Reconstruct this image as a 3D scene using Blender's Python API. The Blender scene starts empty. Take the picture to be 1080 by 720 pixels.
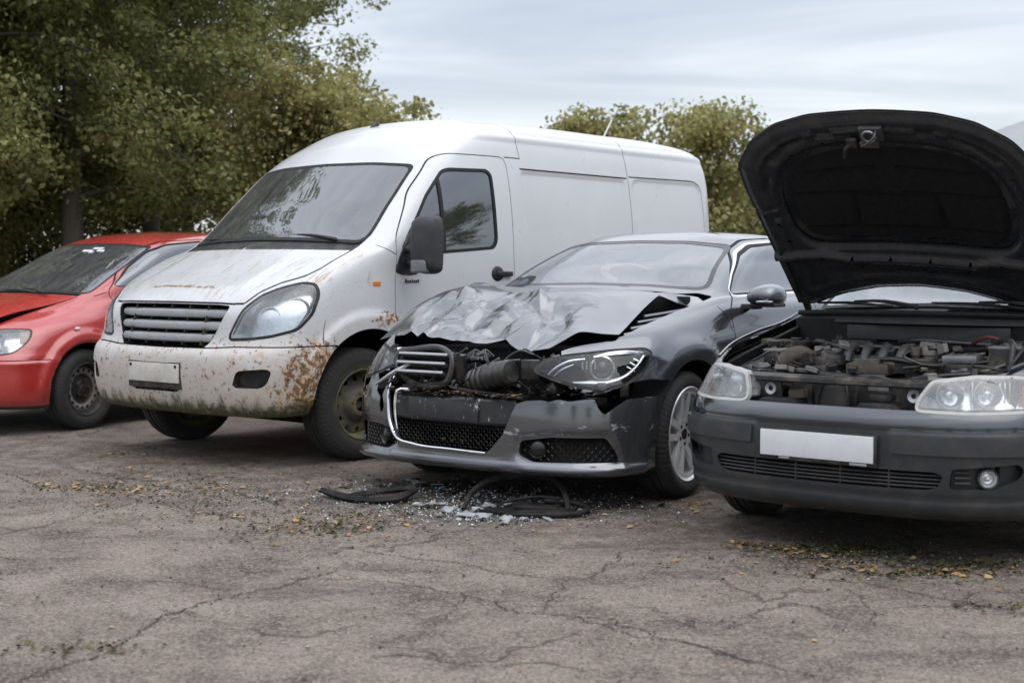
import bpy, bmesh, math, random
import numpy as np
from mathutils import Vector, Matrix

# ------------------------------------------------------------------ camera, world, sun, exposure
scene = bpy.context.scene
COL = scene.collection
R = math.radians
F_PX = 1466.0
cam_d = bpy.data.cameras.new('camera'); cam = bpy.data.objects.new('camera', cam_d); COL.objects.link(cam)
cam.location = (0, 0, 1.2)
cam.rotation_euler = (R(90) - math.atan(75 / F_PX), 0, 0)
cam_d.sensor_width = 36.0; cam_d.lens = 36.0 * F_PX / 1080
cam_d.clip_start = .05; cam_d.clip_end = 900
cam_d.dof.use_dof = True; cam_d.dof.focus_distance = 7.3; cam_d.dof.aperture_fstop = 3.2
scene.camera = cam

SUN_EL, SUN_AZ = 66, 128          # elevation; azimuth of the sun clockwise from +Y (seen from above)
w = bpy.data.worlds.new('World'); scene.world = w; w.use_nodes = True
nt = w.node_tree; nt.nodes.clear()
def build_world():
    n = nt.nodes.new; L = nt.links.new
    out = n('ShaderNodeOutputWorld'); bg = n('ShaderNodeBackground')
    sky = n('ShaderNodeTexSky'); sky.sky_type = 'NISHITA'; sky.sun_disc = False
    sky.sun_elevation = R(SUN_EL); sky.sun_rotation = R(SUN_AZ); sky.dust_density = 2.0; sky.air_density = 1.0
    bgs = n('ShaderNodeBackground'); bgs.inputs['Strength'].default_value = .05
    L(sky.outputs[0], bgs.inputs[0])
    tc = n('ShaderNodeTexCoord'); sep = n('ShaderNodeSeparateXYZ'); L(tc.outputs['Generated'], sep.inputs[0])
    # cloud deck: project the view direction on a flat layer so that the clouds flatten to the horizon
    zz = n('ShaderNodeMath'); zz.operation = 'MAXIMUM'; L(sep.outputs[2], zz.inputs[0]); zz.inputs[1].default_value = 0.0
    za = n('ShaderNodeMath'); za.operation = 'ADD'; L(zz.outputs[0], za.inputs[0]); za.inputs[1].default_value = .09
    dx = n('ShaderNodeMath'); dx.operation = 'DIVIDE'; L(sep.outputs[0], dx.inputs[0]); L(za.outputs[0], dx.inputs[1])
    dy = n('ShaderNodeMath'); dy.operation = 'DIVIDE'; L(sep.outputs[1], dy.inputs[0]); L(za.outputs[0], dy.inputs[1])
    cmb = n('ShaderNodeCombineXYZ'); L(dx.outputs[0], cmb.inputs[0]); L(dy.outputs[0], cmb.inputs[1])
    mp = n('ShaderNodeMapping'); mp.inputs['Scale'].default_value = (.35, 1.0, 1); mp.inputs['Rotation'].default_value = (0, 0, R(8)); L(cmb.outputs[0], mp.inputs[0])
    no = n('ShaderNodeTexNoise'); no.inputs['Scale'].default_value = .8; no.inputs['Detail'].default_value = 6; no.inputs['Roughness'].default_value = .55
    no.inputs['Distortion'].default_value = .6; L(mp.outputs[0], no.inputs['Vector'])
    rp = n('ShaderNodeValToRGB'); L(no.outputs['Fac'], rp.inputs[0])
    e = rp.color_ramp.elements
    e[0].position = .34; e[0].color = (.37, .395, .44, 1)
    e[1].position = .62; e[1].color = (.76, .765, .78, 1)
    m = e.new(.48); m.color = (.53, .55, .585, 1)
    # brighter towards the zenith, pale and even at the horizon
    hz = n('ShaderNodeMapRange'); L(sep.outputs[2], hz.inputs[0]); hz.inputs[1].default_value = 0; hz.inputs[2].default_value = .16
    hz.inputs[3].default_value = .75; hz.inputs[4].default_value = 0
    mx = n('ShaderNodeMix'); mx.data_type = 'RGBA'; L(hz.outputs[0], mx.inputs[0]); L(rp.outputs[0], mx.inputs[6]); mx.inputs[7].default_value = (.64, .655, .69, 1)
    zs = n('ShaderNodeMapRange'); L(sep.outputs[2], zs.inputs[0]); zs.inputs[1].default_value = .2; zs.inputs[2].default_value = .9
    zs.inputs[3].default_value = .86; zs.inputs[4].default_value = 3.0
    L(mx.outputs[2], bg.inputs[0]); L(zs.outputs[0], bg.inputs['Strength'])
    add = n('ShaderNodeAddShader'); L(bg.outputs[0], add.inputs[0]); L(bgs.outputs[0], add.inputs[1])
    L(add.outputs[0], out.inputs[0])
build_world()
sd = bpy.data.lights.new('sun', 'SUN'); sd.energy = .6; sd.angle = R(60); sd.color = (1, .965, .92)
so = bpy.data.objects.new('sun', sd); COL.objects.link(so)
_az, _el = R(SUN_AZ), R(SUN_EL)
_dir = Vector((math.sin(_az) * math.cos(_el), math.cos(_az) * math.cos(_el), math.sin(_el)))
so.rotation_euler = _dir.to_track_quat('Z', 'Y').to_euler()
scene.view_settings.view_transform = 'Standard'; scene.view_settings.look = 'None'
scene.view_settings.gamma = 1; scene.view_settings.exposure = 0.25; scene.view_settings.use_curve_mapping = False
scene.render.engine = 'CYCLES'
scene.cycles.use_denoising = True
scene.cycles.max_bounces = 8; scene.cycles.transparent_max_bounces = 12
scene.cycles.sample_clamp_indirect = 6
random.seed(5); rng = np.random.default_rng(5)

# ------------------------------------------------------------------ node helpers
class G:
    def __init__(s, mat): s.nt = mat.node_tree; s.tc = None
    def n(s, ty, inp=None, **pr):
        o = s.nt.nodes.new('ShaderNode' + ty)
        for k, v in pr.items(): setattr(o, k, v)
        for k, v in (inp or {}).items(): s.put(o.inputs[k], v)
        return o
    def put(s, sock, v):
        if isinstance(v, bpy.types.NodeSocket): s.nt.links.new(v, sock)
        elif v is not None:
            if isinstance(v, tuple) and len(v) == 3 and sock.type == 'RGBA': v = v + (1,)
            sock.default_value = v
    def obj(s):
        if not s.tc: s.tc = s.n('TexCoord')
        return s.tc.outputs['Object']
    def map(s, v, scale=(1, 1, 1), rot=(0, 0, 0), loc=(0, 0, 0)):
        return s.n('Mapping', {'Vector': v, 'Scale': scale, 'Rotation': rot, 'Location': loc}).outputs[0]
    def noise(s, v=None, scale=5., detail=4., rough=.55, dist=0.):
        return s.n('TexNoise', {'Vector': v or s.obj(), 'Scale': scale, 'Detail': detail, 'Roughness': rough, 'Distortion': dist}).outputs['Fac']
    def vor(s, v=None, scale=5., feature='F1', out='Distance', rand=1.):
        return s.n('TexVoronoi', {'Vector': v or s.obj(), 'Scale': scale, 'Randomness': rand}, feature=feature).outputs[out]
    def ss(s, x, a, b, lo=0., hi=1.):
        return s.n('MapRange', {0: x, 1: a, 2: b, 3: lo, 4: hi}, interpolation_type='SMOOTHSTEP').outputs[0]
    def lin(s, x, a, b, lo=0., hi=1.):
        return s.n('MapRange', {0: x, 1: a, 2: b, 3: lo, 4: hi}).outputs[0]
    def m(s, op, a, b=None, c=None, clamp=False):
        o = s.n('Math', operation=op, use_clamp=clamp); s.put(o.inputs[0], a)
        if b is not None: s.put(o.inputs[1], b)
        if c is not None: s.put(o.inputs[2], c)
        return o.outputs[0]
    def mul(s, *a):
        r = a[0]
        for b in a[1:]: r = s.m('MULTIPLY', r, b)
        return r
    def mix(s, f, a, b):
        o = s.n('Mix', data_type='RGBA'); s.put(o.inputs[0], f); s.put(o.inputs[6], a); s.put(o.inputs[7], b); return o.outputs[2]
    def sep(s, v=None):
        o = s.n('SeparateXYZ', {0: v or s.obj()}); return o.outputs
    def ramp(s, f, stops):
        o = s.n('ValToRGB', {0: f}); e = o.color_ramp.elements
        while len(e) < len(stops): e.new(.5)
        for i, (p, c) in enumerate(stops): e[i].position = p; e[i].color = c + (1,) if len(c) == 3 else c
        return o.outputs[0]
    def bump(s, h, strength=.3, dist=.01, normal=None):
        o = s.n('Bump', {'Height': h, 'Strength': strength, 'Distance': dist})
        if normal: s.put(o.inputs['Normal'], normal)
        return o.outputs[0]
def newmat(name):
    m = bpy.data.materials.new(name); m.use_nodes = True
    b = m.node_tree.nodes['Principled BSDF']; return m, G(m), b
def setp(g, b, **k):
    for kk, v in k.items(): g.put(b.inputs[kk.replace('_', ' ')], v)
_mc = {}
def simple(name, col, rough=.5, metal=0., var=.25, scale=14., bump=0., bscale=60., coat=0., dust=0.):
    """plain material with noise in colour and roughness, and optional light dust"""
    if name in _mc: return _mc[name]
    m, g, b = newmat(name)
    nz = g.noise(scale=scale, detail=5)
    c = g.mix(nz, tuple(max(0, x * (1 - var)) for x in col), tuple(min(1, x * (1 + var)) for x in col))
    if dust:
        d = g.m('MULTIPLY', g.ss(g.noise(scale=9, detail=6, rough=.7), .42, .7), dust)
        c = g.mix(d, c, (.21, .17, .13))
    r = g.lin(g.noise(scale=scale * 1.7, detail=4), .2, .8, max(.02, rough - .12), min(1, rough + .12))
    setp(g, b, Base_Color=c, Roughness=r, Metallic=metal)
    if rough >= .4 and not metal: setp(g, b, Specular_IOR_Level=.28)
    if coat: setp(g, b, Coat_Weight=coat, Coat_Roughness=.05)
    if bump: setp(g, b, Normal=g.bump(g.noise(scale=bscale, detail=3), bump, .004))
    _mc[name] = m
    return m

# ------------------------------------------------------------------ object helpers
def empty(name, label=None, cat=None, loc=(0, 0, 0), rotz=0, group=None, parent=None):
    o = bpy.data.objects.new(name, None); COL.objects.link(o); o.location = loc; o.rotation_euler = (0, 0, rotz)
    o.empty_display_size = .2
    tag(o, label, cat, group); o.parent = parent
    return o
def tag(o, label=None, cat=None, group=None, kind=None):
    if label: o['label'] = label
    if cat: o['category'] = cat
    if group: o['group'] = group
    if kind: o['kind'] = kind
    return o
def mkobj(name, V, Fc, mat, parent=None, normals=None, smooth=True, sharp=None):
    me = bpy.data.meshes.new(name)
    V = np.asarray(V, float)
    if isinstance(Fc, np.ndarray):
        k = Fc.shape[1]; nf = len(Fc)
        me.vertices.add(len(V)); me.vertices.foreach_set('co', V.ravel())
        me.loops.add(nf * k); me.loops.foreach_set('vertex_index', Fc.ravel().astype(np.int32))
        me.polygons.add(nf); me.polygons.foreach_set('loop_start', np.arange(0, nf * k, k, dtype=np.int32))
        me.update(calc_edges=True)
    else:
        me.from_pydata(V.tolist(), [], [list(map(int, f)) for f in Fc])
    me.validate()
    if smooth:
        me.polygons.foreach_set('use_smooth', [True] * len(me.polygons))
        if sharp is not None: me.set_sharp_from_angle(angle=R(sharp))
        if normals is not None and len(me.vertices) == len(normals): me.normals_split_custom_set_from_vertices([tuple(x) for x in normals])
    if mat: me.materials.append(mat)
    o = bpy.data.objects.new(name, me); COL.objects.link(o)
    if parent: o.parent = parent
    return o
def copy_tree(o, parent=None):
    c = o.copy(); COL.objects.link(c)
    if parent: c.parent = parent
    for ch in list(o.children): copy_tree(ch, c)
    return c

# ------------------------------------------------------------------ curves, nets, surface soups
def pchip(t, P, q):
    t = np.asarray(t, float); P = np.asarray(P, float); h = np.diff(t)[:, None]; d = np.diff(P, axis=0) / h
    n = len(t); m = np.zeros_like(P)
    if n == 2: m[:] = d[0]
    else:
        w1 = 2 * h[1:] + h[:-1]; w2 = h[1:] + 2 * h[:-1]
        with np.errstate(divide='ignore', invalid='ignore'):
            mm = (w1 + w2) / (w1 / d[:-1] + w2 / d[1:])
        m[1:-1] = np.where(d[:-1] * d[1:] > 0, mm, 0)
        m[0] = d[0]; m[-1] = d[-1]
    i = np.clip(np.searchsorted(t, q, side='right') - 1, 0, n - 2); hh = h[i]; s = ((q - t[i])[:, None]) / hh
    return ((1 + 2 * s) * (1 - s) ** 2 * P[i] + s * (1 - s) ** 2 * hh * m[i] + s * s * (3 - 2 * s) * P[i + 1] + s * s * (s - 1) * hh * m[i + 1])
def crom(t, P, q):
    """C1 cubic through the points with finite-difference tangents: rounder than pchip"""
    t = np.asarray(t, float); P = np.asarray(P, float); h = np.diff(t)[:, None]; d = np.diff(P, axis=0) / h
    m = np.zeros_like(P); m[0] = d[0]; m[-1] = d[-1]
    if len(t) > 2: m[1:-1] = (h[1:] * d[:-1] + h[:-1] * d[1:]) / (h[1:] + h[:-1])
    i = np.clip(np.searchsorted(t, q, side='right') - 1, 0, len(t) - 2); hh = h[i]; s = ((q - t[i])[:, None]) / hh
    return ((1 + 2 * s) * (1 - s) ** 2 * P[i] + s * (1 - s) ** 2 * hh * m[i] + s * s * (3 - 2 * s) * P[i + 1] + s * s * (s - 1) * hh * m[i + 1])
def chord(P):
    P = np.asarray(P, float); return np.concatenate([[0], np.cumsum(np.maximum(np.linalg.norm(np.diff(P, axis=0), axis=1), 1e-4))])
def curve(P, n, f=crom):
    t = chord(P); return f(t, P, np.linspace(0, t[-1], n))
def net(C, step, blend=.5):
    """C[rows][cols][3] -> dense grid [nv][nu][3]; blend between pchip (0) and the rounder cubic (1)"""
    C = np.asarray(C, float); mm = np.array([1, -1, 1.])
    C = np.concatenate([C[:, 1:2] * mm, C], axis=1); C = np.concatenate([C, C[-2:-1] * mm], axis=0)      # mirror images beyond the centre line keep it smooth
    Rr, K = C.shape[:2]
    du = np.linalg.norm(np.diff(C, axis=1), axis=2).mean(0); dv = np.linalg.norm(np.diff(C, axis=0), axis=2).mean(1)
    tu = np.concatenate([[0], np.cumsum(du)]); tv = np.concatenate([[0], np.cumsum(dv)])
    nu = int((tu[-1] - tu[1]) / step) + 2; nv = int(tv[-2] / step) + 2
    qu = np.linspace(tu[1], tu[-1], nu); qv = np.linspace(0, tv[-2], nv)
    A = C.transpose(1, 0, 2).reshape(K, -1)
    A = (pchip(tu, A, qu) * (1 - blend) + crom(tu, A, qu) * blend).reshape(nu, Rr, 3)
    B = A.transpose(1, 0, 2).reshape(Rr, -1)
    B = (pchip(tv, B, qv) * (1 - blend) + crom(tv, B, qv) * blend).reshape(nv, nu, 3)
    return B
def gridnormals(P):
    du = np.gradient(P, axis=1); dv = np.gradient(P, axis=0); n = np.cross(du, dv); n[..., 1] = np.where(np.abs(P[..., 1]) < 1e-6, 0, n[..., 1])
    l = np.linalg.norm(n, axis=2, keepdims=True); return n / np.maximum(l, 1e-12)
class Soup:
    """triangle soup with smooth normals that can be cut along any scalar field"""
    def __init__(s, V, N, T): s.V, s.N, s.T = V, N, T
    @staticmethod
    def grid(P, flip=False):
        nv, nu = P.shape[:2]; N = gridnormals(P).reshape(-1, 3)
        i = np.arange(nv * nu).reshape(nv, nu); a, b, c, d = i[:-1, :-1].ravel(), i[:-1, 1:].ravel(), i[1:, 1:].ravel(), i[1:, :-1].ravel()
        T = np.concatenate([np.stack([a, b, c], 1), np.stack([a, c, d], 1)])
        if flip: N = -N; T = T[:, ::-1]
        return Soup(P.reshape(-1, 3).copy(), N, T)
    def copy(s): return Soup(s.V.copy(), s.N.copy(), s.T.copy())
    def compact(s):
        u, inv = np.unique(s.T, return_inverse=True)
        return Soup(s.V[u], s.N[u], inv.reshape(-1, 3))
    def cut(s, f):
        """-> (part where f<0, part where f>0)"""
        V, N, T = s.V, s.N, s.T
        if len(T) == 0: return s, s
        f = np.where(np.abs(f) < 1e-6, 1e-6, f); neg = f < 0; k = neg[T].sum(1)
        ins = [T[k == 3]]; outs = [T[k == 0]]
        mi = (k == 1) | (k == 2); M = T[mi]
        if len(M):
            nm = neg[M]; kk = k[mi]; iso = np.where((kk == 1)[:, None], nm, ~nm).argmax(1)
            r = np.arange(len(M)); a = M[r, iso]; b = M[r, (iso + 1) % 3]; c = M[r, (iso + 2) % 3]
            E = np.concatenate([np.stack([a, b], 1), np.stack([a, c], 1)]); Es = np.sort(E, axis=1)
            ue, inv = np.unique(Es, axis=0, return_inverse=True); inv = inv.ravel()
            t = (f[ue[:, 0]] / (f[ue[:, 0]] - f[ue[:, 1]]))[:, None]
            nV = V[ue[:, 0]] * (1 - t) + V[ue[:, 1]] * t; nN = N[ue[:, 0]] * (1 - t) + N[ue[:, 1]] * t
            nN /= np.maximum(np.linalg.norm(nN, axis=1, keepdims=True), 1e-9)
            p = inv[:len(M)] + len(V); q = inv[len(M):] + len(V)
            V = np.concatenate([V, nV]); N = np.concatenate([N, nN])
            tri = np.stack([a, p, q], 1); quad = np.concatenate([np.stack([p, b, c], 1), np.stack([p, c, q], 1)]); kq = np.concatenate([kk, kk])
            ins += [tri[kk == 1], quad[kq == 2]]; outs += [tri[kk == 2], quad[kq == 1]]
        return Soup(V, N, np.concatenate(ins)).compact(), Soup(V, N, np.concatenate(outs)).compact()
    def take(s, fn):
        """cut the region fn<0 out of this soup and return it"""
        sg = getattr(fn, 'signed', None)
        if sg is not None:                                  # thin line: put vertices on the line itself first
            a, b = s.cut(sg(s.V)); m = weld(a, b); s.V, s.N, s.T = m.V, m.N, m.T
        i, o = s.cut(fn(s.V)); s.V, s.N, s.T = o.V, o.N, o.T; return i
    def bedges(s):
        T = s.T; E = np.concatenate([T[:, [0, 1]], T[:, [1, 2]], T[:, [2, 0]]]); Es = np.sort(E, axis=1)
        key = Es[:, 0].astype(np.int64) * (len(s.V) + 1) + Es[:, 1]
        u, idx, c = np.unique(key, return_index=True, return_counts=True); return E[idx[c == 1]]
    def shift(s, d): return Soup(s.V + s.N * d, s.N, s.T)
    def move(s, v): return Soup(s.V + np.asarray(v), s.N, s.T)
    def mirrored(s): m = np.array([1, -1, 1]); return Soup(s.V * m, s.N * m, s.T[:, ::-1])
def weld(a, b):
    V = np.concatenate([a.V, b.V]); N = np.concatenate([a.N, b.N]); T = np.concatenate([a.T, b.T + len(a.V)])
    _, idx, inv = np.unique(np.round(V * 1e6).astype(np.int64), axis=0, return_index=True, return_inverse=True)
    T = inv.ravel()[T]; T = T[(T[:, 0] != T[:, 1]) & (T[:, 1] != T[:, 2]) & (T[:, 0] != T[:, 2])]
    return Soup(V[idx], N[idx], T)
def merge(*ss):
    k = np.cumsum([0] + [len(q.V) for q in ss])
    return Soup(np.concatenate([q.V for q in ss]), np.concatenate([q.N for q in ss]), np.concatenate([q.T + k[i] for i, q in enumerate(ss)]))
def solid(S, t=.005, seam=True, inner=True, vec=None):
    """outer skin + inner skin + rim walls; seam=True leaves edges on y=0 open (they meet their mirror image)"""
    n = len(S.V); off = S.N * t if vec is None else -np.asarray(vec, float)[None]
    V = [S.V]; N = [S.N]; T = [S.T]; c = n
    if inner: V.append(S.V - off); N.append(-S.N); T.append(S.T[:, ::-1] + c); c += n
    E = S.bedges()
    if seam and len(E):
        on = (np.abs(S.V[E[:, 0], 1]) < 1e-5) & (np.abs(S.V[E[:, 1], 1]) < 1e-5); E = E[~on]
    if len(E):
        a, b = E[:, 0], E[:, 1]; k = len(E)
        oa, ob = (off[a], off[b]) if vec is None else (off, off)
        A, B, C, D = S.V[a], S.V[b], S.V[b] - ob, S.V[a] - oa
        fn = np.cross(B - A, D - A); fn = -fn / np.maximum(np.linalg.norm(fn, axis=1, keepdims=True), 1e-12)
        V.append(np.concatenate([A, B, C, D])); N.append(np.concatenate([fn] * 4))
        i = np.arange(k) + c; T.append(np.stack([i, i + 3 * k, i + 2 * k], 1)); T.append(np.stack([i, i + 2 * k, i + k], 1))
    return np.concatenate(V), np.concatenate(N), np.concatenate(T)
def join(parts):
    V, N, T = [], [], []; c = 0
    for v, n, t in parts: V.append(v); N.append(n); T.append(t + c); c += len(v)
    return np.concatenate(V), np.concatenate(N), np.concatenate(T)
MIR = np.array([1, -1, 1.])
def mirror_mesh(m): return m[0] * MIR, m[1] * MIR, m[2][:, ::-1]
def part(name, mat, S, parent, side='both', t=.005, inner=True, label=None):
    """half-car soup -> one mesh object (both halves) or one object for a side"""
    if len(S.T) == 0: return None
    m = solid(S, t, True, inner)
    if side == 'both': m = join([m, mirror_mesh(m)])
    elif side == 'right': m = mirror_mesh(m)
    o = mkobj(name, m[0], m[2], mat, parent, normals=m[1])
    if label: o['label'] = label
    return o
def recess(name, mat, S, parent, vec, side='both', floor=True, keep=None):
    """an opening: walls going in along vec from the edge of S, closed by a floor"""
    vec = np.asarray(vec, float); E = S.bedges(); on = (np.abs(S.V[E[:, 0], 1]) < 1e-5) & (np.abs(S.V[E[:, 1], 1]) < 1e-5); E = E[~on]
    if keep is not None: E = E[keep(S.V[E].mean(1))]
    V = [S.V + vec] if floor else [np.zeros((0, 3))]; N = [S.N] if floor else [np.zeros((0, 3))]; T = [S.T] if floor else [np.zeros((0, 3), int)]
    c = len(V[0]); a, b = E[:, 0], E[:, 1]; k = len(E); A, B = S.V[a], S.V[b]; fn = np.cross(B - A, np.broadcast_to(vec, A.shape)); fn /= np.maximum(np.linalg.norm(fn, axis=1, keepdims=True), 1e-12)
    V.append(np.concatenate([A, B, B + vec, A + vec])); N.append(np.concatenate([fn] * 4)); i = np.arange(k) + c
    T.append(np.stack([i, i + k, i + 2 * k], 1)); T.append(np.stack([i, i + 2 * k, i + 3 * k], 1))
    m = (np.concatenate(V), np.concatenate(N), np.concatenate(T))
    if side == 'both': m = join([m, mirror_mesh(m)])
    elif side == 'right': m = mirror_mesh(m)
    return mkobj(name, m[0], m[2], mat, parent, normals=m[1])

# signed distance fields on a projection of the surface
def chaikin(P, n=2, closed=True):
    P = np.asarray(P, float)
    for _ in range(n):
        Q = np.roll(P, -1, 0); 
        if closed: P = np.stack([.75 * P + .25 * Q, .25 * P + .75 * Q], 1).reshape(-1, P.shape[1])
        else:
            a, b = P[:-1], P[1:]; P = np.concatenate([P[:1], np.stack([.75 * a + .25 * b, .25 * a + .75 * b], 1).reshape(-1, P.shape[1]), P[-1:]])
    return P
def fillet(P, r, closed=True):
    P = np.asarray(P, float); n = len(P); out = []
    for i in range(n):
        if not closed and i in (0, n - 1): out.append(P[i]); continue
        a, b, c = P[i - 1], P[i], P[(i + 1) % n]; la, lc = np.linalg.norm(a - b), np.linalg.norm(c - b)
        p = b + (a - b) * min(r, .45 * la) / la; q = b + (c - b) * min(r, .45 * lc) / lc
        for t in np.linspace(0, 1, 6): out.append((1 - t) ** 2 * p + 2 * t * (1 - t) * b + t * t * q)
    return np.array(out)
def rounded(P, rnd, closed=True):
    if not rnd: return np.asarray(P, float)
    return fillet(P, rnd, closed) if isinstance(rnd, float) else chaikin(P, rnd, closed)
def segdist(p, A, B):
    best = np.full(len(p), 1e9)
    for a, b in zip(A, B):
        d = b - a; t = np.clip(((p - a) @ d) / max(d @ d, 1e-12), 0, 1)
        best = np.minimum(best, np.linalg.norm(p - a - t[:, None] * d, axis=1))
    return best
def sdpoly(p, P):
    P = np.asarray(P, float); A, B = P, np.roll(P, -1, 0); d = segdist(p, A, B); ins = np.zeros(len(p), bool)
    for a, b in zip(A, B):
        c = (a[1] > p[:, 1]) != (b[1] > p[:, 1])
        with np.errstate(divide='ignore', invalid='ignore'): xx = (b[0] - a[0]) * (p[:, 1] - a[1]) / (b[1] - a[1]) + a[0]
        ins ^= c & (p[:, 0] < xx)
    return np.where(ins, -d, d)
AX = {'x': 0, 'y': 1, 'z': 2}
def pr(V, ax): return np.stack([V[:, AX[ax[0]]], V[:, AX[ax[1]]]], 1) if isinstance(ax, str) else np.stack([V @ np.asarray(ax[0], float), V @ np.asarray(ax[1], float)], 1)
def poly(ax, P, rnd=2, grow=0., cond=None):
    Q = rounded(P, rnd)
    def f(V):
        d = sdpoly(pr(V, ax), Q) - grow
        return np.maximum(d, cond(V)) if cond else d
    return f
def line(ax, P, w=.003, rnd=0, cond=None):
    Q = rounded(P, rnd, False)
    def f(V):
        d = segdist(pr(V, ax), Q[:-1], Q[1:]) - w
        return np.maximum(d, cond(V)) if cond else d
    def sg(V):
        p = pr(V, ax); best = np.full(len(p), 1e9); sgn = np.ones(len(p))
        for a, b in zip(Q[:-1], Q[1:]):
            d = b - a; t = np.clip(((p - a) @ d) / max(d @ d, 1e-12), 0, 1); e = p - a - t[:, None] * d; dist = np.linalg.norm(e, axis=1)
            k = dist < best; cr = d[0] * e[:, 1] - d[1] * e[:, 0]; sgn = np.where(k, np.where(cr < 0, -1, 1), sgn); best = np.where(k, dist, best)
        f0 = best * sgn
        return np.where(cond(V) < .05, f0, np.maximum(best, 1e-3)) if cond else f0
    f.signed = sg
    return f
def circ(ax, c, r, cond=None):
    def f(V):
        d = np.linalg.norm(pr(V, ax) - np.asarray(c, float), axis=1) - r
        return np.maximum(d, cond(V)) if cond else d
    return f
def gt(ax, v): return lambda V: v - V[:, AX[ax]]
def lt(ax, v): return lambda V: V[:, AX[ax]] - v
def both(*fs): return lambda V: np.max([f(V) for f in fs], axis=0)
def sst(x, a, b): t = np.clip((x - a) / (b - a), 0, 1); return t * t * (3 - 2 * t)

# ------------------------------------------------------------------ small-solid builder
class MB:
    def __init__(s): s.V = []; s.F = []
    def add(s, V, Fc, M=None):
        k = len(s.V); V = [Vector(v) for v in V]
        if M is not None: V = [M @ v for v in V]
        s.V += [tuple(v) for v in V]; s.F += [tuple(i + k for i in f) for f in Fc]; return s
    def bm(s, bm, M=None):
        bm.verts.index_update(); s.add([v.co for v in bm.verts], [[v.index for v in f.verts] for f in bm.faces], M); bm.free(); return s
    def box(s, c, size, rot=(0, 0, 0), bev=.006, seg=2, taper=None):
        bm = bmesh.new(); bmesh.ops.create_cube(bm, size=1)
        for v in bm.verts:
            k = 1 if taper is None or v.co.z < 0 else taper
            v.co = Vector((v.co.x * size[0] * k, v.co.y * size[1] * k, v.co.z * size[2]))
        if bev: bmesh.ops.bevel(bm, geom=bm.edges[:], offset=min(bev, min(size) * .45), segments=seg, profile=.6, affect='EDGES')
        from mathutils import Euler
        return s.bm(bm, Matrix.Translation(c) @ Euler(rot).to_matrix().to_4x4())
    def tube(s, P, r, n=8, smooth=0, closed=False, cap=True):
        P = np.asarray(P, float)
        if smooth: P = curve(P, smooth)
        rr = np.full(len(P), float(r)) if np.ndim(r) == 0 else np.interp(np.linspace(0, 1, len(P)), np.linspace(0, 1, len(r)), r)
        T = np.gradient(P, axis=0); T /= np.maximum(np.linalg.norm(T, axis=1, keepdims=True), 1e-9)
        up = np.array([0, 0, 1.]) if abs(T[0][2]) < .9 else np.array([1., 0, 0]); V = []; u = np.cross(T[0], up); u /= np.linalg.norm(u)
        for p, t, q in zip(P, T, rr):
            u = u - t * (u @ t); u /= max(np.linalg.norm(u), 1e-9); v = np.cross(t, u)
            for k in range(n):
                a = 2 * math.pi * k / n; V.append(p + q * (math.cos(a) * u + math.sin(a) * v))
        Fc = []; m = len(P)
        for i in range(m - 1):
            for k in range(n): Fc.append((i * n + k, i * n + (k + 1) % n, (i + 1) * n + (k + 1) % n, (i + 1) * n + k))
        if cap: Fc += [tuple(range(n))[::-1], tuple((m - 1) * n + k for k in range(n))]
        return s.add(V, Fc)
    def lathe(s, prof, n=32, M=None, ax='y'):
        """prof: (radius, along) pairs, turned about the y axis (or z)"""
        V = []; m = len(prof)
        for k in range(n):
            a = 2 * math.pi * k / n
            for r, h in prof:
                p = (r * math.cos(a), h, r * math.sin(a)) if ax == 'y' else (r * math.cos(a), r * math.sin(a), h)
                V.append(p)
        Fc = []
        for k in range(n):
            k2 = (k + 1) % n
            for i in range(m - 1):
                f = (k * m + i, k * m + i + 1, k2 * m + i + 1, k2 * m + i)
                Fc.append(f if ax == 'y' else f[::-1])
        return s.add(V, Fc, M)
    def cyl(s, a, b, r, n=16, r2=None):
        a, b = Vector(a), Vector(b); d = b - a; L = d.length; r2 = r if r2 is None else r2; bv = min(.003, r * .2)
        M = Matrix.Translation(a) @ d.to_track_quat('Z', 'Y').to_matrix().to_4x4()
        return s.lathe([(0, 0), (r - bv, 0), (r, bv), (r2, L - bv), (r2 - bv, L), (0, L)][::-1], n, M, 'z')
    def ball(s, c, r, seg=12, M=None):
        bm = bmesh.new(); bmesh.ops.create_uvsphere(bm, u_segments=seg, v_segments=max(6, seg // 2), radius=1)
        sc = r if isinstance(r, (tuple, list)) else (r, r, r)
        return s.bm(bm, Matrix.Translation(c) @ (M or Matrix()) @ Matrix.Diagonal((*sc, 1)))
    def prism(s, P2, ax, d0, d1, bev=0):
        """outline in a plane ('xy','xz','yz') pulled from d0 to d1 along the third axis"""
        o = {'xy': 2, 'xz': 1, 'yz': 0}[ax]; i0, i1 = AX[ax[0]], AX[ax[1]]; V = []
        for d in (d0, d1):
            for p in P2:
                v = [0, 0, 0]; v[i0], v[i1], v[o] = p[0], p[1], d; V.append(v)
        n = len(P2); Fc = [tuple(range(n))[::-1], tuple(range(n, 2 * n))] + [(k, (k + 1) % n, n + (k + 1) % n, n + k) for k in range(n)]
        bm = bmesh.new(); vs = [bm.verts.new(v) for v in V]
        for f in Fc:
            bm.faces.new([vs[i] for i in f])
        bmesh.ops.recalc_face_normals(bm, faces=bm.faces)
        if bev: bmesh.ops.bevel(bm, geom=bm.edges[:], offset=bev, segments=2, profile=.6, affect='EDGES')
        return s.bm(bm)
    def build(s, name, mat, parent=None, sharp=35, label=None):
        o = mkobj(name, np.array([tuple(v) for v in s.V]), s.F, mat, parent, sharp=sharp)
        if label: o['label'] = label
        return o
def mir(P): return [(x, -y, z) for x, y, z in P]
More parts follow.
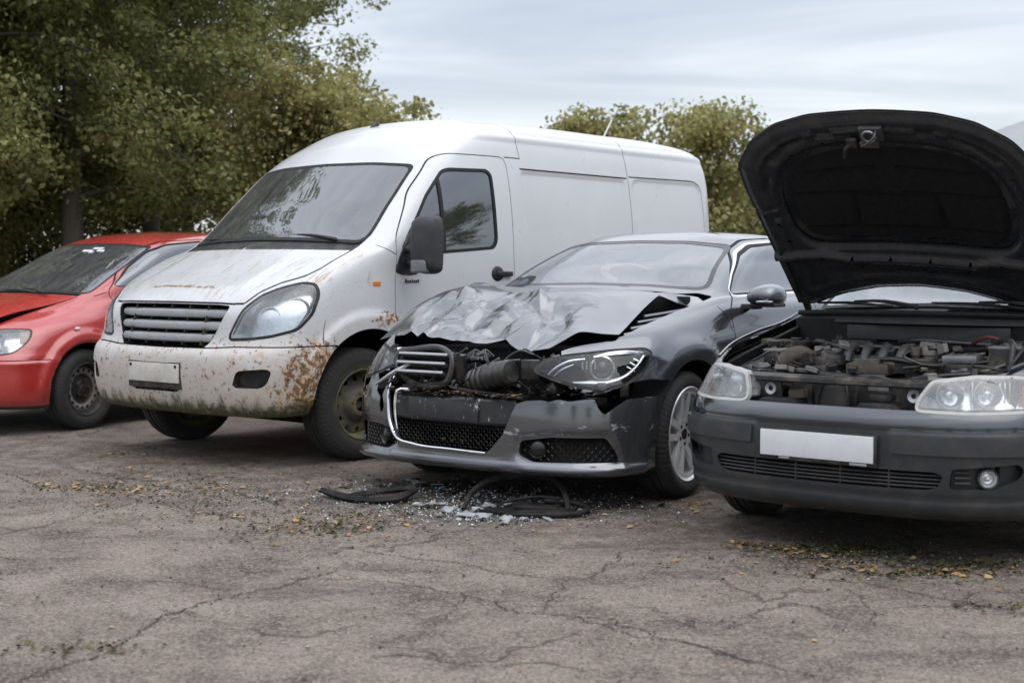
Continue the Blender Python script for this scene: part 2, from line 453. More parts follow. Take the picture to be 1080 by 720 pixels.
# ------------------------------------------------------------------ materials
def paint(name, col, rough=.25, metal=0., coat=.6, flake=0., dust=.25, dustcol=(.30, .27, .23), low=.5, orange=.03, scuff=0.):
    """car paint with clear coat, thin dust that gathers low on the body and small chips"""
    m, g, b = newmat(name); x, y, z = g.sep()
    c = col
    n1 = g.noise(scale=3, detail=8, rough=.65); n2 = g.noise(scale=26, detail=6, rough=.7)
    lowm = g.ss(z, low, .12)
    d = g.m('ADD', g.mul(g.ss(n1, .45, .75), .5), g.mul(lowm, .8)); d = g.m('MULTIPLY', d, g.lin(n2, .25, .75, .3, 1.2)); d = g.m('MULTIPLY', d, dust, clamp=True)
    c = g.mix(d, c, dustcol)
    sp = g.ss(g.noise(scale=150, detail=2, rough=.5), .71, .76)
    c = g.mix(g.mul(sp, .5), c, tuple(v * .6 + .05 for v in dustcol)); scr = g.ss(g.noise(g.map(g.obj(), (3, 3, 40), (R(20), 0, 0)), scale=4, detail=5, rough=.7), .66, .69); c = g.mix(g.mul(scr, g.ss(n1, .5, .6), .35), c, dustcol)
    if scuff:                                              # scraped lacquer: pale scuffs and dark gouges
        s1 = g.ss(g.noise(g.map(g.obj(), (1.2, 1.2, 3.2), (R(14), 0, 0)), scale=5.5, detail=9, rough=.72), .60, .64); s2 = g.ss(g.noise(g.map(g.obj(), (1, 1, 2.2), (R(-30), 0, 0)), scale=9, detail=8, rough=.75), .655, .675)
        c = g.mix(g.mul(s1, scuff), c, (.34, .345, .35)); c = g.mix(g.mul(s2, scuff), c, (.012, .012, .012)); d = g.m('MAXIMUM', d, g.mul(g.m('MAXIMUM', s1, s2), .7))
    r = g.m('ADD', g.lin(g.noise(scale=11, detail=6, rough=.7), .3, .75, rough * .7, rough * 1.4), g.mul(d, .6), clamp=True)
    setp(g, b, Base_Color=c, Roughness=r, Metallic=g.m('SUBTRACT', metal, g.mul(d, metal)) if metal else 0.0, Coat_Weight=g.m('SUBTRACT', coat, g.mul(d, coat * 1.1), clamp=True), Coat_Roughness=.06)
    wav = g.noise(scale=7, detail=2); setp(g, b, Normal=g.bump(wav, orange, .02))
    return m
def glass(name, tint=(.55, .6, .62), dust=.16, dustcol=(.42, .44, .45), gl=1.0, streak=(1.5, 7, 1.5), refl=.06):
    """one thin pane: mirror at grazing angles, see-through otherwise, with a film of dust"""
    m, g, b = newmat(name); m.node_tree.nodes.remove(b); out = m.node_tree.nodes['Material Output']
    tr = g.n('BsdfTransparent', {'Color': tint}); gl_ = g.n('BsdfGlossy', {'Color': (.95, .97, 1), 'Roughness': .012})
    fr = g.n('Fresnel', {'IOR': 1.52}).outputs[0]
    f = g.m('MULTIPLY_ADD', fr, 1.5 * gl, refl, clamp=True)
    wv = g.bump(g.noise(scale=2.2, detail=1), .012, .02); g.put(gl_.inputs['Normal'], wv)
    mx = g.n('MixShader', {0: f, 1: tr.outputs[0], 2: gl_.outputs[0]})
    df = g.n('BsdfDiffuse', {'Color': dustcol})
    n = g.noise(g.map(g.obj(), streak), scale=3.2, detail=9, rough=.68); sp = g.ss(g.noise(scale=90, detail=3), .62, .74)
    d = g.m('ADD', g.lin(n, .3, .75, .25, 1.3), g.mul(sp, .8)); d = g.m('MULTIPLY', d, dust, clamp=True)
    mx2 = g.n('MixShader', {0: d, 1: mx.outputs[0], 2: df.outputs[0]})
    g.put(out.inputs[0], mx2.outputs[0]); return m
def lampglass(name, dust=.12, tint=(.9, .93, .95)):
    m = glass(name, tint, dust, (.5, .5, .48), .7, (2, 2, 2), .03); return m
M = {}
M['black'] = simple('black_plastic', (.018, .019, .021), .5, var=.4, dust=.25)
M['trim'] = simple('dark_grey_trim', (.035, .036, .038), .55, var=.3, bump=.15, bscale=300, dust=.10)
M['gloss'] = simple('gloss_black', (.01, .01, .011), .16, var=.3, dust=.12)
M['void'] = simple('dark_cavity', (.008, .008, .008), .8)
M['rubber'] = simple('rubber_seal', (.012, .012, .012), .65)
M['chrome'] = simple('chrome', (.75, .76, .78), .14, 1.0, var=.1)
M['steel'] = simple('bare_steel', (.45, .46, .47), .35, 1.0, var=.25, dust=.2)
M['alu'] = simple('cast_aluminium', (.42, .43, .44), .45, .9, var=.3, dust=.3)
M['seat'] = simple('seat_cloth', (.04, .042, .046), .9, bump=.3, bscale=400)
M['dash'] = simple('dashboard_plastic', (.09, .092, .095), .7, var=.2)
M['plate'] = simple('blank_plate', (.62, .63, .65), .4, var=.05, dust=.1)
M['rust'] = simple('rust', (.13, .055, .02), .9, var=.5, scale=30, bump=.4, bscale=80)
M['amber'] = simple('amber_lens', (.55, .16, .04), .25, var=.2)
M['hose'] = simple('rubber_hose', (.014, .014, .015), .38, var=.4, dust=.2)
M['engine'] = simple('engine_plastic', (.022, .023, .025), .42, var=.4, dust=.3)
M['engine2'] = simple('dusty_engine_metal', (.17, .165, .155), .5, .3, var=.6, dust=.5)
M['lampblack'] = simple('lamp_inner_black', (.008, .008, .009), .55)
M['lampblack'].node_tree.nodes['Principled BSDF'].inputs['Specular IOR Level'].default_value = .08
M['reflector'] = simple('lamp_reflector', (.66, .67, .68), .30, .95, var=.15, bump=.5, bscale=26)
M['lens'] = lampglass('lamp_lens', .10)
M['lens_dull'] = lampglass('scuffed_lamp_lens', .38)
M['ws'] = glass('windscreen_glass', (.42, .46, .48), .14, (.40, .41, .42), .85, refl=.07)
M['ws_van'] = glass('van_windscreen_glass', (.50, .54, .56), .14, (.40, .41, .41), .85, refl=.09)
M['sideglass'] = glass('side_window_glass', (.10, .11, .12), .05, gl=1.25, refl=.09)

def m_tyre():
    m, g, b = newmat('tyre_rubber'); x, y, z = g.sep()
    ang = g.m('ARCTAN2', z, x); rr = g.m('SQRT', g.m('ADD', g.mul(x, x), g.mul(z, z)))
    tread = g.m('SINE', g.m('ADD', g.mul(ang, 70.), g.mul(g.m('ABSOLUTE', y), 55.)))
    tm = g.ss(rr, .285, .31); h = g.mul(g.ss(tread, -.3, .1), tm)
    n = g.noise(scale=12, detail=6, rough=.7)
    c = g.mix(n, (.012, .012, .013), (.035, .034, .033)); c = g.mix(g.mul(g.ss(g.noise(scale=5, detail=6), .5, .75), .2), c, (.10, .09, .08))
    setp(g, b, Base_Color=c, Roughness=.75, Normal=g.bump(h, .8, .006)); return m
M['tyre'] = m_tyre()
def m_mossy_tyre():
    m, g, b = newmat('mossy_tyre_rubber'); x, y, z = g.sep()
    ang = g.m('ARCTAN2', z, x); rr = g.m('SQRT', g.m('ADD', g.mul(x, x), g.mul(z, z)))
    tread = g.m('SINE', g.m('ADD', g.mul(ang, 70.), g.mul(g.m('ABSOLUTE', y), 55.))); h = g.mul(g.ss(tread, -.3, .1), g.ss(rr, .3, .325))
    n = g.noise(scale=9, detail=7, rough=.7)
    c = g.mix(n, (.014, .014, .014), (.045, .043, .04))
    mo = g.mul(g.ss(rr, .27, .215), g.ss(g.noise(scale=7, detail=6), .36, .6)); c = g.mix(mo, c, (.13, .13, .045))
    setp(g, b, Base_Color=c, Roughness=.85, Normal=g.bump(h, .8, .006)); return m
M['tyre_moss'] = m_mossy_tyre()
M['steelrim'] = simple('steel_rim', (.20, .195, .185), .5, .35, var=.3, dust=.5)
M['steelrim_dark'] = simple('dark_steel_rim', (.018, .018, .018), .55, var=.3, dust=.2)
def m_mossrim():
    m, g, b = newmat('mossy_steel_rim'); n = g.noise(scale=9, detail=7, rough=.7)
    c = g.mix(n, (.055, .052, .05), (.10, .095, .085)); c = g.mix(g.ss(g.noise(scale=6, detail=6), .42, .62), c, (.16, .15, .05))
    setp(g, b, Base_Color=c, Roughness=.8); return m
M['rim_moss'] = m_mossrim()
M['alloy'] = simple('alloy_rim', (.72, .73, .74), .36, .55, var=.15, dust=.12)

def m_vanpaint():
    m, g, b = newmat('white_van_paint'); x, y, z = g.sep()
    base = g.mix(g.noise(scale=2.2, detail=7, rough=.6), (.45, .455, .47), (.54, .545, .552))
    fine = g.noise(scale=45, detail=8, rough=.72); mid = g.noise(scale=11, detail=9, rough=.68); big = g.noise(scale=3.1, detail=6, rough=.6)
    low = g.ss(z, 1.15, .35)                               # road dirt sits low on the body
    front = g.ss(x, -.5, .35)
    dirt = g.mul(g.ss(g.m('ADD', mid, g.mul(low, .26)), .46, .70), g.m('MULTIPLY_ADD', low, .95, .14), g.m('MULTIPLY_ADD', front, .75, .2))
    c = g.mix(g.m('MULTIPLY', dirt, .8, clamp=True), base, (.42, .37, .31))
    # rust freckles on the front, thick near the left lower corner and over the wheel arch
    dx = g.m('SUBTRACT', x, .42); dy = g.m('SUBTRACT', y, .93); dz = g.m('SUBTRACT', z, .50)
    dd = g.m('SQRT', g.m('ADD', g.m('ADD', g.mul(dx, dx), g.mul(dy, dy)), g.mul(dz, dz))); corner = g.ss(dd, .56, .15)
    ax = g.m('ADD', x, .16); az = g.m('SUBTRACT', z, .885); da = g.m('SQRT', g.m('ADD', g.mul(ax, ax, .55), g.mul(az, az, 3.2))); arch = g.mul(g.ss(da, .26, .04), g.ss(y, .7, .8))
    fl = g.mul(g.ss(x, .3, .6), g.ss(z, 1.2, .8))
    area = g.m('MAXIMUM', g.m('MAXIMUM', corner, g.mul(arch, .9)), g.mul(fl, .65))
    area = g.m('MAXIMUM', area, g.mul(g.ss(x, .05, .2), .2))
    spots = g.noise(scale=30, detail=9, rough=.75)
    thr = g.m('SUBTRACT', .80, g.mul(area, .33)); ru = g.ss(g.m('SUBTRACT', spots, thr), -.012, .022)
    halo = g.ss(g.m('SUBTRACT', g.noise(scale=14, detail=7, rough=.7), g.m('SUBTRACT', .86, g.mul(area, .40))), -.05, .08)
    c = g.mix(g.mul(halo, .65), c, (.42, .25, .12))
    c = g.mix(g.mul(ru, .92), c, g.mix(fine, (.07, .03, .012), (.26, .11, .035)))
    # dirt runs and scratches on the bonnet, along the slope
    hood = g.mul(g.ss(x, -.05, .05), g.ss(z, .98, 1.06)); st = g.noise(g.map(g.obj(), (1.6, 26, 1.6), (0, 0, R(12))), scale=2.6, detail=5, rough=.6)
    s2 = g.mul(g.ss(st, .56, .62), g.ss(mid, .42, .56), hood); c = g.mix(g.mul(s2, .8), c, (.28, .17, .09))
    bx = g.m('ABSOLUTE', g.m('SUBTRACT', x, g.m('MULTIPLY_ADD', g.noise(scale=9, detail=4), .03, .655))); by = g.ss(g.m('ABSOLUTE', y), .36, .28)
    edge = g.mul(g.ss(bx, .014, .004), by, g.ss(g.noise(scale=22, detail=5), .40, .5), hood); c = g.mix(g.mul(edge, .9), c, (.24, .12, .05))
    sp = g.mul(g.ss(g.noise(scale=95, detail=4, rough=.65), .58, .64), g.m('MULTIPLY_ADD', front, .85, .05), g.m('MULTIPLY_ADD', g.ss(big, .4, .6), .7, .3)); c = g.mix(g.mul(sp, .7), c, (.22, .16, .11))
    # moss and black grime along the lower lip of the bumper
    lip = g.mul(g.ss(g.m('ADD', z, g.mul(g.m('SUBTRACT', g.noise(g.map(g.obj(), (1, 1, .35)), scale=16, detail=8, rough=.7), .5), .34)), .435, .345), g.ss(x, -.1, .3))
    lip = g.m('MAXIMUM', lip, g.mul(g.ss(g.m('ADD', corner, g.mul(g.m('SUBTRACT', spots, .5), 2.4)), 1.06, 1.2), .95))
    mc = g.mix(g.ss(fine, .40, .6), (.03, .028, .02), (.10, .105, .03)); c = g.mix(g.mul(lip, .92), c, mc)
    rx = g.m('SUBTRACT', x, .345); rz = g.m('SUBTRACT', z, .60); rr = g.mul(g.ss(g.m('SQRT', g.m('ADD', g.mul(rx, rx, 1.6), g.mul(rz, rz))), .055, .03), g.ss(y, .8, .9), g.ss(fine, .36, .52)); c = g.mix(g.mul(rr, .9), c, (.33, .015, .02))   # red paint left by a scrape
    rg = g.m('ADD', g.lin(big, .3, .7, .24, .42), g.m('ADD', g.mul(dirt, .4), g.mul(g.m('MAXIMUM', ru, lip), .5)), clamp=True)
    setp(g, b, Base_Color=c, Roughness=rg, Coat_Weight=g.m('SUBTRACT', .5, g.m('ADD', dirt, ru), clamp=True), Coat_Roughness=.12)
    h = g.m('ADD', g.mul(ru, .5), g.mul(g.noise(scale=6, detail=2), .6)); setp(g, b, Normal=g.bump(h, .15, .006)); return m
M['van'] = m_vanpaint()
M['red'] = paint('faded_red_paint', (.37, .032, .028), .26, coat=1.0, dust=.16, dustcol=(.22, .08, .07), low=.25)
M['sedan'] = paint('grey_metallic_paint', (.115, .121, .132), .14, .75, 1.0, dust=.11, dustcol=(.24, .22, .2), low=.3)
M['sedan_dark'] = paint('dark_grey_bumper_paint', (.13, .137, .146), .16, .75, 1.0, scuff=.8, dust=.12, dustcol=(.2, .18, .16), low=.3)
M['hatch'] = paint('dark_slate_paint', (.042, .048, .055), .16, .6, 1.0, dust=.08, dustcol=(.16, .155, .15), low=.35)
M['bumper_plastic'] = simple('textured_bumper_plastic', (.022, .025, .028), .36, var=.2, bump=.1, bscale=220, dust=.10)

# ------------------------------------------------------------------ wheels
def tyre_prof(R_, w, rim):
    h = w / 2; return [(rim - .012, -h * .70), (rim + .004, -h * .86), (rim + .02, -h * .95), ((R_ + rim) / 2, -h * 1.02), (R_ - .03, -h * .96), (R_ - .008, -h * .80), (R_, -h * .66), (R_, -h * .42), (R_ - .009, -h * .40), (R_ - .009, -h * .36), (R_ + .001, -h * .34),
            (R_ + .001, -.012), (R_ - .009, -.010), (R_ - .009, .010), (R_ + .001, .012), (R_ + .001, h * .34), (R_ - .009, h * .36), (R_ - .009, h * .40), (R_, h * .42), (R_, h * .66), (R_ - .008, h * .80), (R_ - .03, h * .96), ((R_ + rim) / 2, h * 1.02), (rim + .02, h * .95), (rim + .004, h * .86), (rim - .012, h * .70)]
def disc_soup(prof, n=150, m=40):
    P = curve(np.array(prof), m, pchip); a = np.linspace(0, 2 * math.pi, n)
    g = np.zeros((m, n, 3)); g[..., 0] = P[:, :1] * np.cos(a); g[..., 2] = P[:, :1] * np.sin(a); g[..., 1] = P[:, 1:2]
    s = Soup.grid(g); 
    if s.N[:, 1].mean() < 0: s.N = -s.N; s.T = s.T[:, ::-1]
    return s
def make_wheel(parent, kind, x, y, Rt, wd, rim, steer=0, moss=False, low=0.):
    """wheel > tyre, rim (> hub cap, bolts), brake disc; outer face towards +y of the wheel"""
    w = empty('wheel', parent=parent, loc=(x, y, Rt - low)); w.rotation_euler = (0, random.uniform(0, 6.28), (0 if y > 0 else math.pi) + steer)
    w.rotation_mode = 'ZXY' if False else 'YXZ'
    w.rotation_euler = (0, random.uniform(0, 1.2), (0 if y > 0 else math.pi) + steer)
    MB().lathe(tyre_prof(Rt, wd, rim), 72).build('tyre', M['tyre_moss'] if moss else M['tyre'], w, sharp=50)
    h = wd / 2
    rm = M['rim_moss'] if moss else (M['alloy'] if kind == 'alloy' else M['steelrim'])
    MB().lathe([(rim - .014, h * .72), (rim - .004, h * .90), (rim + .006, h * .95), (rim + .012, h * .90)], 72).lathe([(rim - .014, -h * .8), (rim - .02, -h * .4), (rim - .03, 0), (rim - .022, h * .5), (rim - .014, h * .72)][::-1], 72).build('rim_barrel', rm if kind != 'red' else M['steelrim_dark'], w, sharp=60)
    MB().lathe([(.0, -.01), (rim * .62, -.01), (rim * .62, -.03), (0, -.03)][::-1], 40).build('brake_disc', M['alu'] if kind == 'alloy' else M['void'], w)
    if kind == 'alloy':
        d = disc_soup([(.025, h * .62), (.06, h * .64), (.085, h * .66), (rim * .6, h * .74), (rim * .9, h * .82), (rim - .006, h * .84)], 300, 60)
        def spokes(V):
            a = np.arctan2(V[:, 2], V[:, 0]); r = np.hypot(V[:, 0], V[:, 2]); p = 2 * math.pi / 5
            aa = (a + p / 2) % p - p / 2; t = aa * r                         # sideways distance from the middle of the pair
            c = .020 + .026 * (r / rim); wdt = .0155 + .004 * (r / rim)
            sp = np.abs(np.abs(t) - c) - wdt
            hole = np.minimum(np.minimum(r - (rim - .026), 9), 9)
            body = np.minimum(np.minimum(sp, r - .074), (rim - .026) - r)    # <0 = metal stays
            return -body
        d.take(spokes)
        r_ = np.hypot(d.V[:, 0], d.V[:, 2])
        m_ = solid(d, .028, False); rimo = mkobj('rim', m_[0], m_[2], rm, w, normals=m_[1])
        b = MB().lathe([(0, h * .66), (.028, h * .66), (.031, h * .63), (.031, h * .55)][::-1], 24); b.build('hub_cap', M['gloss'], rimo)
        bb = MB()
        for k in range(5):
            a = 2 * math.pi * (k + .5) / 5; bb.cyl((.054 * math.cos(a), h * .5, .054 * math.sin(a)), (.054 * math.cos(a), h * .66, .054 * math.sin(a)), .011, 10)
        bb.build('wheel_bolts', M['void'], rimo)
    else:
        nh = 16 if kind == 'red' else 12
        if kind == 'red': pf = [(.03, h * .46), (.05, h * .44), (rim * .40, h * .30), (rim * .52, h * .28), (rim * .62, h * .40), (rim * .74, h * .47), (rim * .86, h * .42), (rim * .93, h * .2), (rim - .014, h * .1)]
        else: pf = [(.045, h * .75), (.07, h * .74), (rim * .44, h * .55), (rim * .56, h * .32), (rim * .68, h * .30), (rim * .80, h * .26), (rim * .92, h * .12), (rim - .014, h * .05)]
        d = disc_soup(pf, 260, 60)
        def holes(V):
            a = np.arctan2(V[:, 2], V[:, 0]); r = np.hypot(V[:, 0], V[:, 2]); p = 2 * math.pi / nh; aa = (a + p / 2) % p - p / 2
            return np.hypot(aa * r, (r - rim * .75)) - rim * (.066 if kind == 'red' else .078)
        d.take(holes)
        if kind == 'red':
            dk = d.take(lambda V: np.hypot(V[:, 0], V[:, 2]) - rim * .60); m_ = solid(dk, .004, False); hub = mkobj('hub_disc', m_[0], m_[2], M['steelrim_dark'], w, normals=m_[1])
            dk = d.take(lambda V: rim * .90 - np.hypot(V[:, 0], V[:, 2])); m_ = solid(dk, .004, False); mkobj('rim_edge', m_[0], m_[2], M['steelrim_dark'], w, normals=m_[1])
        m_ = solid(d, .004, False); rimo = mkobj('rim', m_[0], m_[2], rm, w, normals=m_[1])
        bb = MB()
        for k in range(5):
            a = 2 * math.pi * k / 5; rr_ = rim * .32; y0 = h * (.36 if kind == 'red' else .60)
            bb.cyl((rr_ * math.cos(a), y0 - .02, rr_ * math.sin(a)), (rr_ * math.cos(a), y0 + .018, rr_ * math.sin(a)), .012, 6)
        bb.build('wheel_bolts', M['rust'] if kind != 'red' else M['steelrim_dark'], rimo)
        MB().lathe([(0, h * .5), (.026, h * .5), (.034, h * .44), (.036, h * .2)][::-1], 24).build('hub_cap', M['steelrim_dark'] if kind == 'red' else M['rim_moss'], rimo)
    return w

# ------------------------------------------------------------------ shared car pieces
def make_interior(parent, xd, zd, wy, seatx, zs=.28, top=1.2, wheel_y=.36, roofz=None):
    """dashboard, seats and steering wheel behind the glass"""
    P = [(xd + .12, zd - .03), (xd + .02, zd - .01), (xd - .12, zd), (xd - .24, zd - .05), (xd - .26, zd - .4), (xd + .0, zd - .5)]
    MB().prism(P, 'xz', -wy, wy, .02).build('dashboard', M['dash'], parent)
    sw = MB(); pts = [(math.cos(a) * .185, math.sin(a) * .185, 0) for a in np.linspace(0, 2 * math.pi, 33)[:-1]]
    Mx = Matrix.Translation((xd - .42, wheel_y, zd + .0)) @ Matrix.Rotation(R(-62), 4, 'Y')
    pts = [tuple(Mx @ Vector(p)) for p in pts]; sw.tube(pts + [pts[0]], .016, 8, cap=False)
    for a in (0.2, 2.94, 4.7): sw.tube([tuple(Mx @ Vector((0, 0, -.03))), tuple(Mx @ Vector((math.cos(a) * .18, math.sin(a) * .18, 0)))], .016, 6)
    sw.build('steering_wheel', M['black'], parent)
    for y in (-.37, .37):
        s = empty('seat', parent=parent, loc=(seatx, y, zs))
        MB().box((0, 0, .18), (.5, .5, .16), bev=.05, seg=3).build('seat_cushion', M['seat'], s)
        MB().box((-.33, 0, top * .5 - zs * .5 + .05), (.13, .48, top - zs - .12), (0, R(-14), 0), bev=.055, seg=3).build('seat_back', M['seat'], s)
        MB().box((-.45, 0, top - zs + .10), (.09, .27, .17), (0, R(-8), 0), bev=.035, seg=3).build('head_rest', M['seat'], s)
def make_wiper(parent, a, b, tip_lift=.0, name='wiper'):
    a, b = Vector(a), Vector(b)
    o = MB(); o.tube([a, a.lerp(b, .35) + Vector((0, 0, .02)), a.lerp(b, .62) + Vector((0, 0, .012))], [.013, .009, .006], 8, smooth=10)
    o.ball(a, .014, 12)
    d = (b - a); bl = a.lerp(b, .22), b
    o.tube([bl[0] + Vector((.01, 0, -.004)), a.lerp(b, .6) + Vector((.01, 0, .004)), b + Vector((.01, 0, -.004))], [.006, .009, .006], 6, smooth=12)
    return o.build(name, M['black'], parent)
# ------------------------------------------------------------------ ground
def m_asphalt():
    m, g, b = newmat('worn_asphalt'); o = g.obj(); x, y, z = g.sep()
    big = g.noise(scale=.55, detail=5, rough=.6); mid = g.noise(scale=2.3, detail=8, rough=.65); fine = g.noise(scale=46, detail=5, rough=.7)
    st = g.vor(scale=120, out='Color'); stn = g.n('SeparateColor', {0: st}).outputs[0]; gd = g.vor(scale=120)
    c = g.mix(big, (.092, .070, .056), (.190, .152, .125))
    c = g.mix(g.ss(mid, .40, .68), c, (.225, .186, .156)); c = g.mix(g.mul(g.ss(mid, .52, .32), .75), c, (.040, .031, .027))
    c = g.mix(g.mul(g.ss(stn, .58, .95), .65), c, (.29, .245, .205)); c = g.mix(g.mul(g.ss(stn, .40, .05), .65), c, (.04, .035, .032))
    c = g.mix(g.mul(g.ss(fine, .45, .7), .3), c, (.19, .165, .145))
    # oil, damp and painted shade where cars have stood, moss and grit in the low strip before the cars
    stain = g.mul(g.ss(g.noise(g.map(o, (.5, 1, 1)), scale=1.3, detail=8, rough=.7), .56, .70), .6); c = g.mix(stain, c, (.035, .029, .026))
    wx = g.m('SUBTRACT', x, .15); wy = g.m('SUBTRACT', y, 7.45); wr = g.m('SQRT', g.m('ADD', g.mul(wx, wx, .6), g.mul(wy, wy, 1.8))); shade_wet = g.mul(g.ss(g.m('ADD', wr, g.mul(g.m('SUBTRACT', mid, .5), 1.6)), .85, .55), .6); c = g.mix(shade_wet, c, (.035, .028, .024))      # shade under the saloon's front painted in, with some leaked fluid
    ln = g.m('ADD', g.m('SUBTRACT', y, 7.2), g.mul(x, .62)); band = g.ss(g.m('ABSOLUTE', g.m('ADD', ln, g.mul(g.m('SUBTRACT', mid, .5), 3.))), 1.5, .3)
    grit = g.mul(band, g.ss(g.noise(scale=9, detail=9, rough=.75), .43, .62)); c = g.mix(g.mul(grit, .85), c, g.mix(fine, (.028, .022, .018), (.11, .085, .068)))
    ms = g.mul(band, g.ss(g.noise(scale=3.2, detail=8, rough=.7), .54, .68), g.ss(fine, .35, .6)); c = g.mix(g.mul(ms, .75), c, (.045, .048, .018))
    # hairline cracks
    wv = g.n('VectorMath', {0: o, 1: g.n('VectorMath', {0: g.n('TexNoise', {'Vector': o, 'Scale': 1.7, 'Detail': 6.}).outputs['Color'], 1: (.5, .5, .5)}, operation='SUBTRACT').outputs[0]}, operation='ADD').outputs[0]
    ck = g.n('TexVoronoi', {'Vector': g.map(wv, (.55, .8, 1)), 'Scale': .9}, feature='DISTANCE_TO_EDGE').outputs['Distance']
    crk = g.mul(g.ss(ck, .012, .002), g.ss(g.noise(scale=1.1, detail=5), .46, .58)); ck2 = g.n('TexVoronoi', {'Vector': g.map(wv, (1.4, 2.2, 1)), 'Scale': 1.6}, feature='DISTANCE_TO_EDGE').outputs['Distance']
    crk2 = g.mul(g.ss(ck2, .014, .0), g.ss(g.noise(scale=1.6, detail=4), .54, .64), .6); cr = g.m('MAXIMUM', crk, g.mul(crk2, .35)); c = g.mix(g.mul(cr, .38), c, (.03, .027, .025))
    far = g.ss(y, 17.5, 19.5); c = g.mix(far, c, g.mix(mid, (.03, .032, .015), (.07, .06, .03)))
    h = g.m('ADD', g.mul(gd, .8), g.m('ADD', g.mul(fine, .9), g.m('SUBTRACT', g.mul(mid, 2.), g.mul(cr, 4.))))
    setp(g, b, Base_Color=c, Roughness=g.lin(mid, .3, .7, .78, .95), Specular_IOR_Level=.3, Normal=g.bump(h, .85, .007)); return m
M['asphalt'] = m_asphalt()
def make_ground():
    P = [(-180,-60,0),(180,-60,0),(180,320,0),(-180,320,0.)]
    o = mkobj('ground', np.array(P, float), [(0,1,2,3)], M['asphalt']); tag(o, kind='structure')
make_ground()
# ------------------------------------------------------------------ trees and the building beyond the lot
def m_leaf(name, a, b_, c3, frac=.05):
    m, g, b = newmat(name); out = m.node_tree.nodes['Material Output']
    rnd = g.n('NewGeometry').outputs['Random Per Island']; r2 = g.n('TexWhiteNoise', {'W': g.m('MULTIPLY', rnd, 91.7)}, noise_dimensions='1D').outputs['Value']
    cl = g.noise(scale=.9, detail=3)
    c = g.mix(rnd, a, b_); c = g.mix(g.mul(g.ss(cl, .40, .62), .55), c, tuple(x * 1.45 for x in b_)); c = g.mix(g.ss(r2, 1 - frac, 1 - frac + .02), c, c3)
    setp(g, b, Base_Color=c, Roughness=.5, Specular_IOR_Level=.35)
    t = g.n('BsdfTranslucent', {'Color': c}); mx = g.n('MixShader', {0: .42, 1: b.outputs[0], 2: t.outputs[0]}); g.put(out.inputs[0], mx.outputs[0]); return m
M['leaf_a'] = m_leaf('olive_leaves', (.07, .085, .026), (.255, .26, .095), (.19, .14, .06))
M['leaf_b'] = m_leaf('yellowing_leaves', (.11, .122, .04), (.36, .335, .135), (.23, .17, .08), .08)
def m_bark():
    m, g, b = newmat('bark'); n = g.noise(g.map(g.obj(), (6, 6, 1.2)), scale=3, detail=8, rough=.7)
    setp(g, b, Base_Color=g.mix(n, (.045, .040, .034), (.14, .125, .105)), Roughness=.95, Normal=g.bump(n, .8, .03)); return m
M['bark'] = m_bark()
def leaf_mesh(name, centres, radii, nper, size, mat, parent, seed):
    r = np.random.default_rng(seed); C = np.repeat(centres, nper, axis=0); Rr = np.repeat(radii, nper); n = len(C)
    d = r.normal(size=(n, 3)); d /= np.linalg.norm(d, axis=1, keepdims=True); p = C + d * (Rr * r.uniform(.15, 1, n) ** .6)[:, None] * np.array([1.1, 1.1, .75])
    nrm = r.normal(size=(n, 3)) + d * .6 + np.array([0, 0, .7]); nrm /= np.linalg.norm(nrm, axis=1, keepdims=True)
    t = np.cross(nrm, r.normal(size=(n, 3))); t /= np.linalg.norm(t, axis=1, keepdims=True); u = np.cross(nrm, t); s = size * r.uniform(.45, 1.5, n)[:, None]
    V = []
    for a, b_, c_ in ((0, -.5, 0), (.33, -.12, .08), (.24, .25, .06), (0, .55, -.05), (-.24, .25, .06), (-.33, -.12, .08)): V.append(p + t * (s * a) + u * (s * b_) + nrm * (s * c_))
    V = np.stack(V, 1).reshape(-1, 3); i = np.arange(n)[:, None] * 6
    Fq = np.concatenate([i + np.array([[0, 1, 2, 3]]), i + np.array([[0, 3, 4, 5]])])
    return mkobj(name, V, Fq, mat, parent, smooth=False)
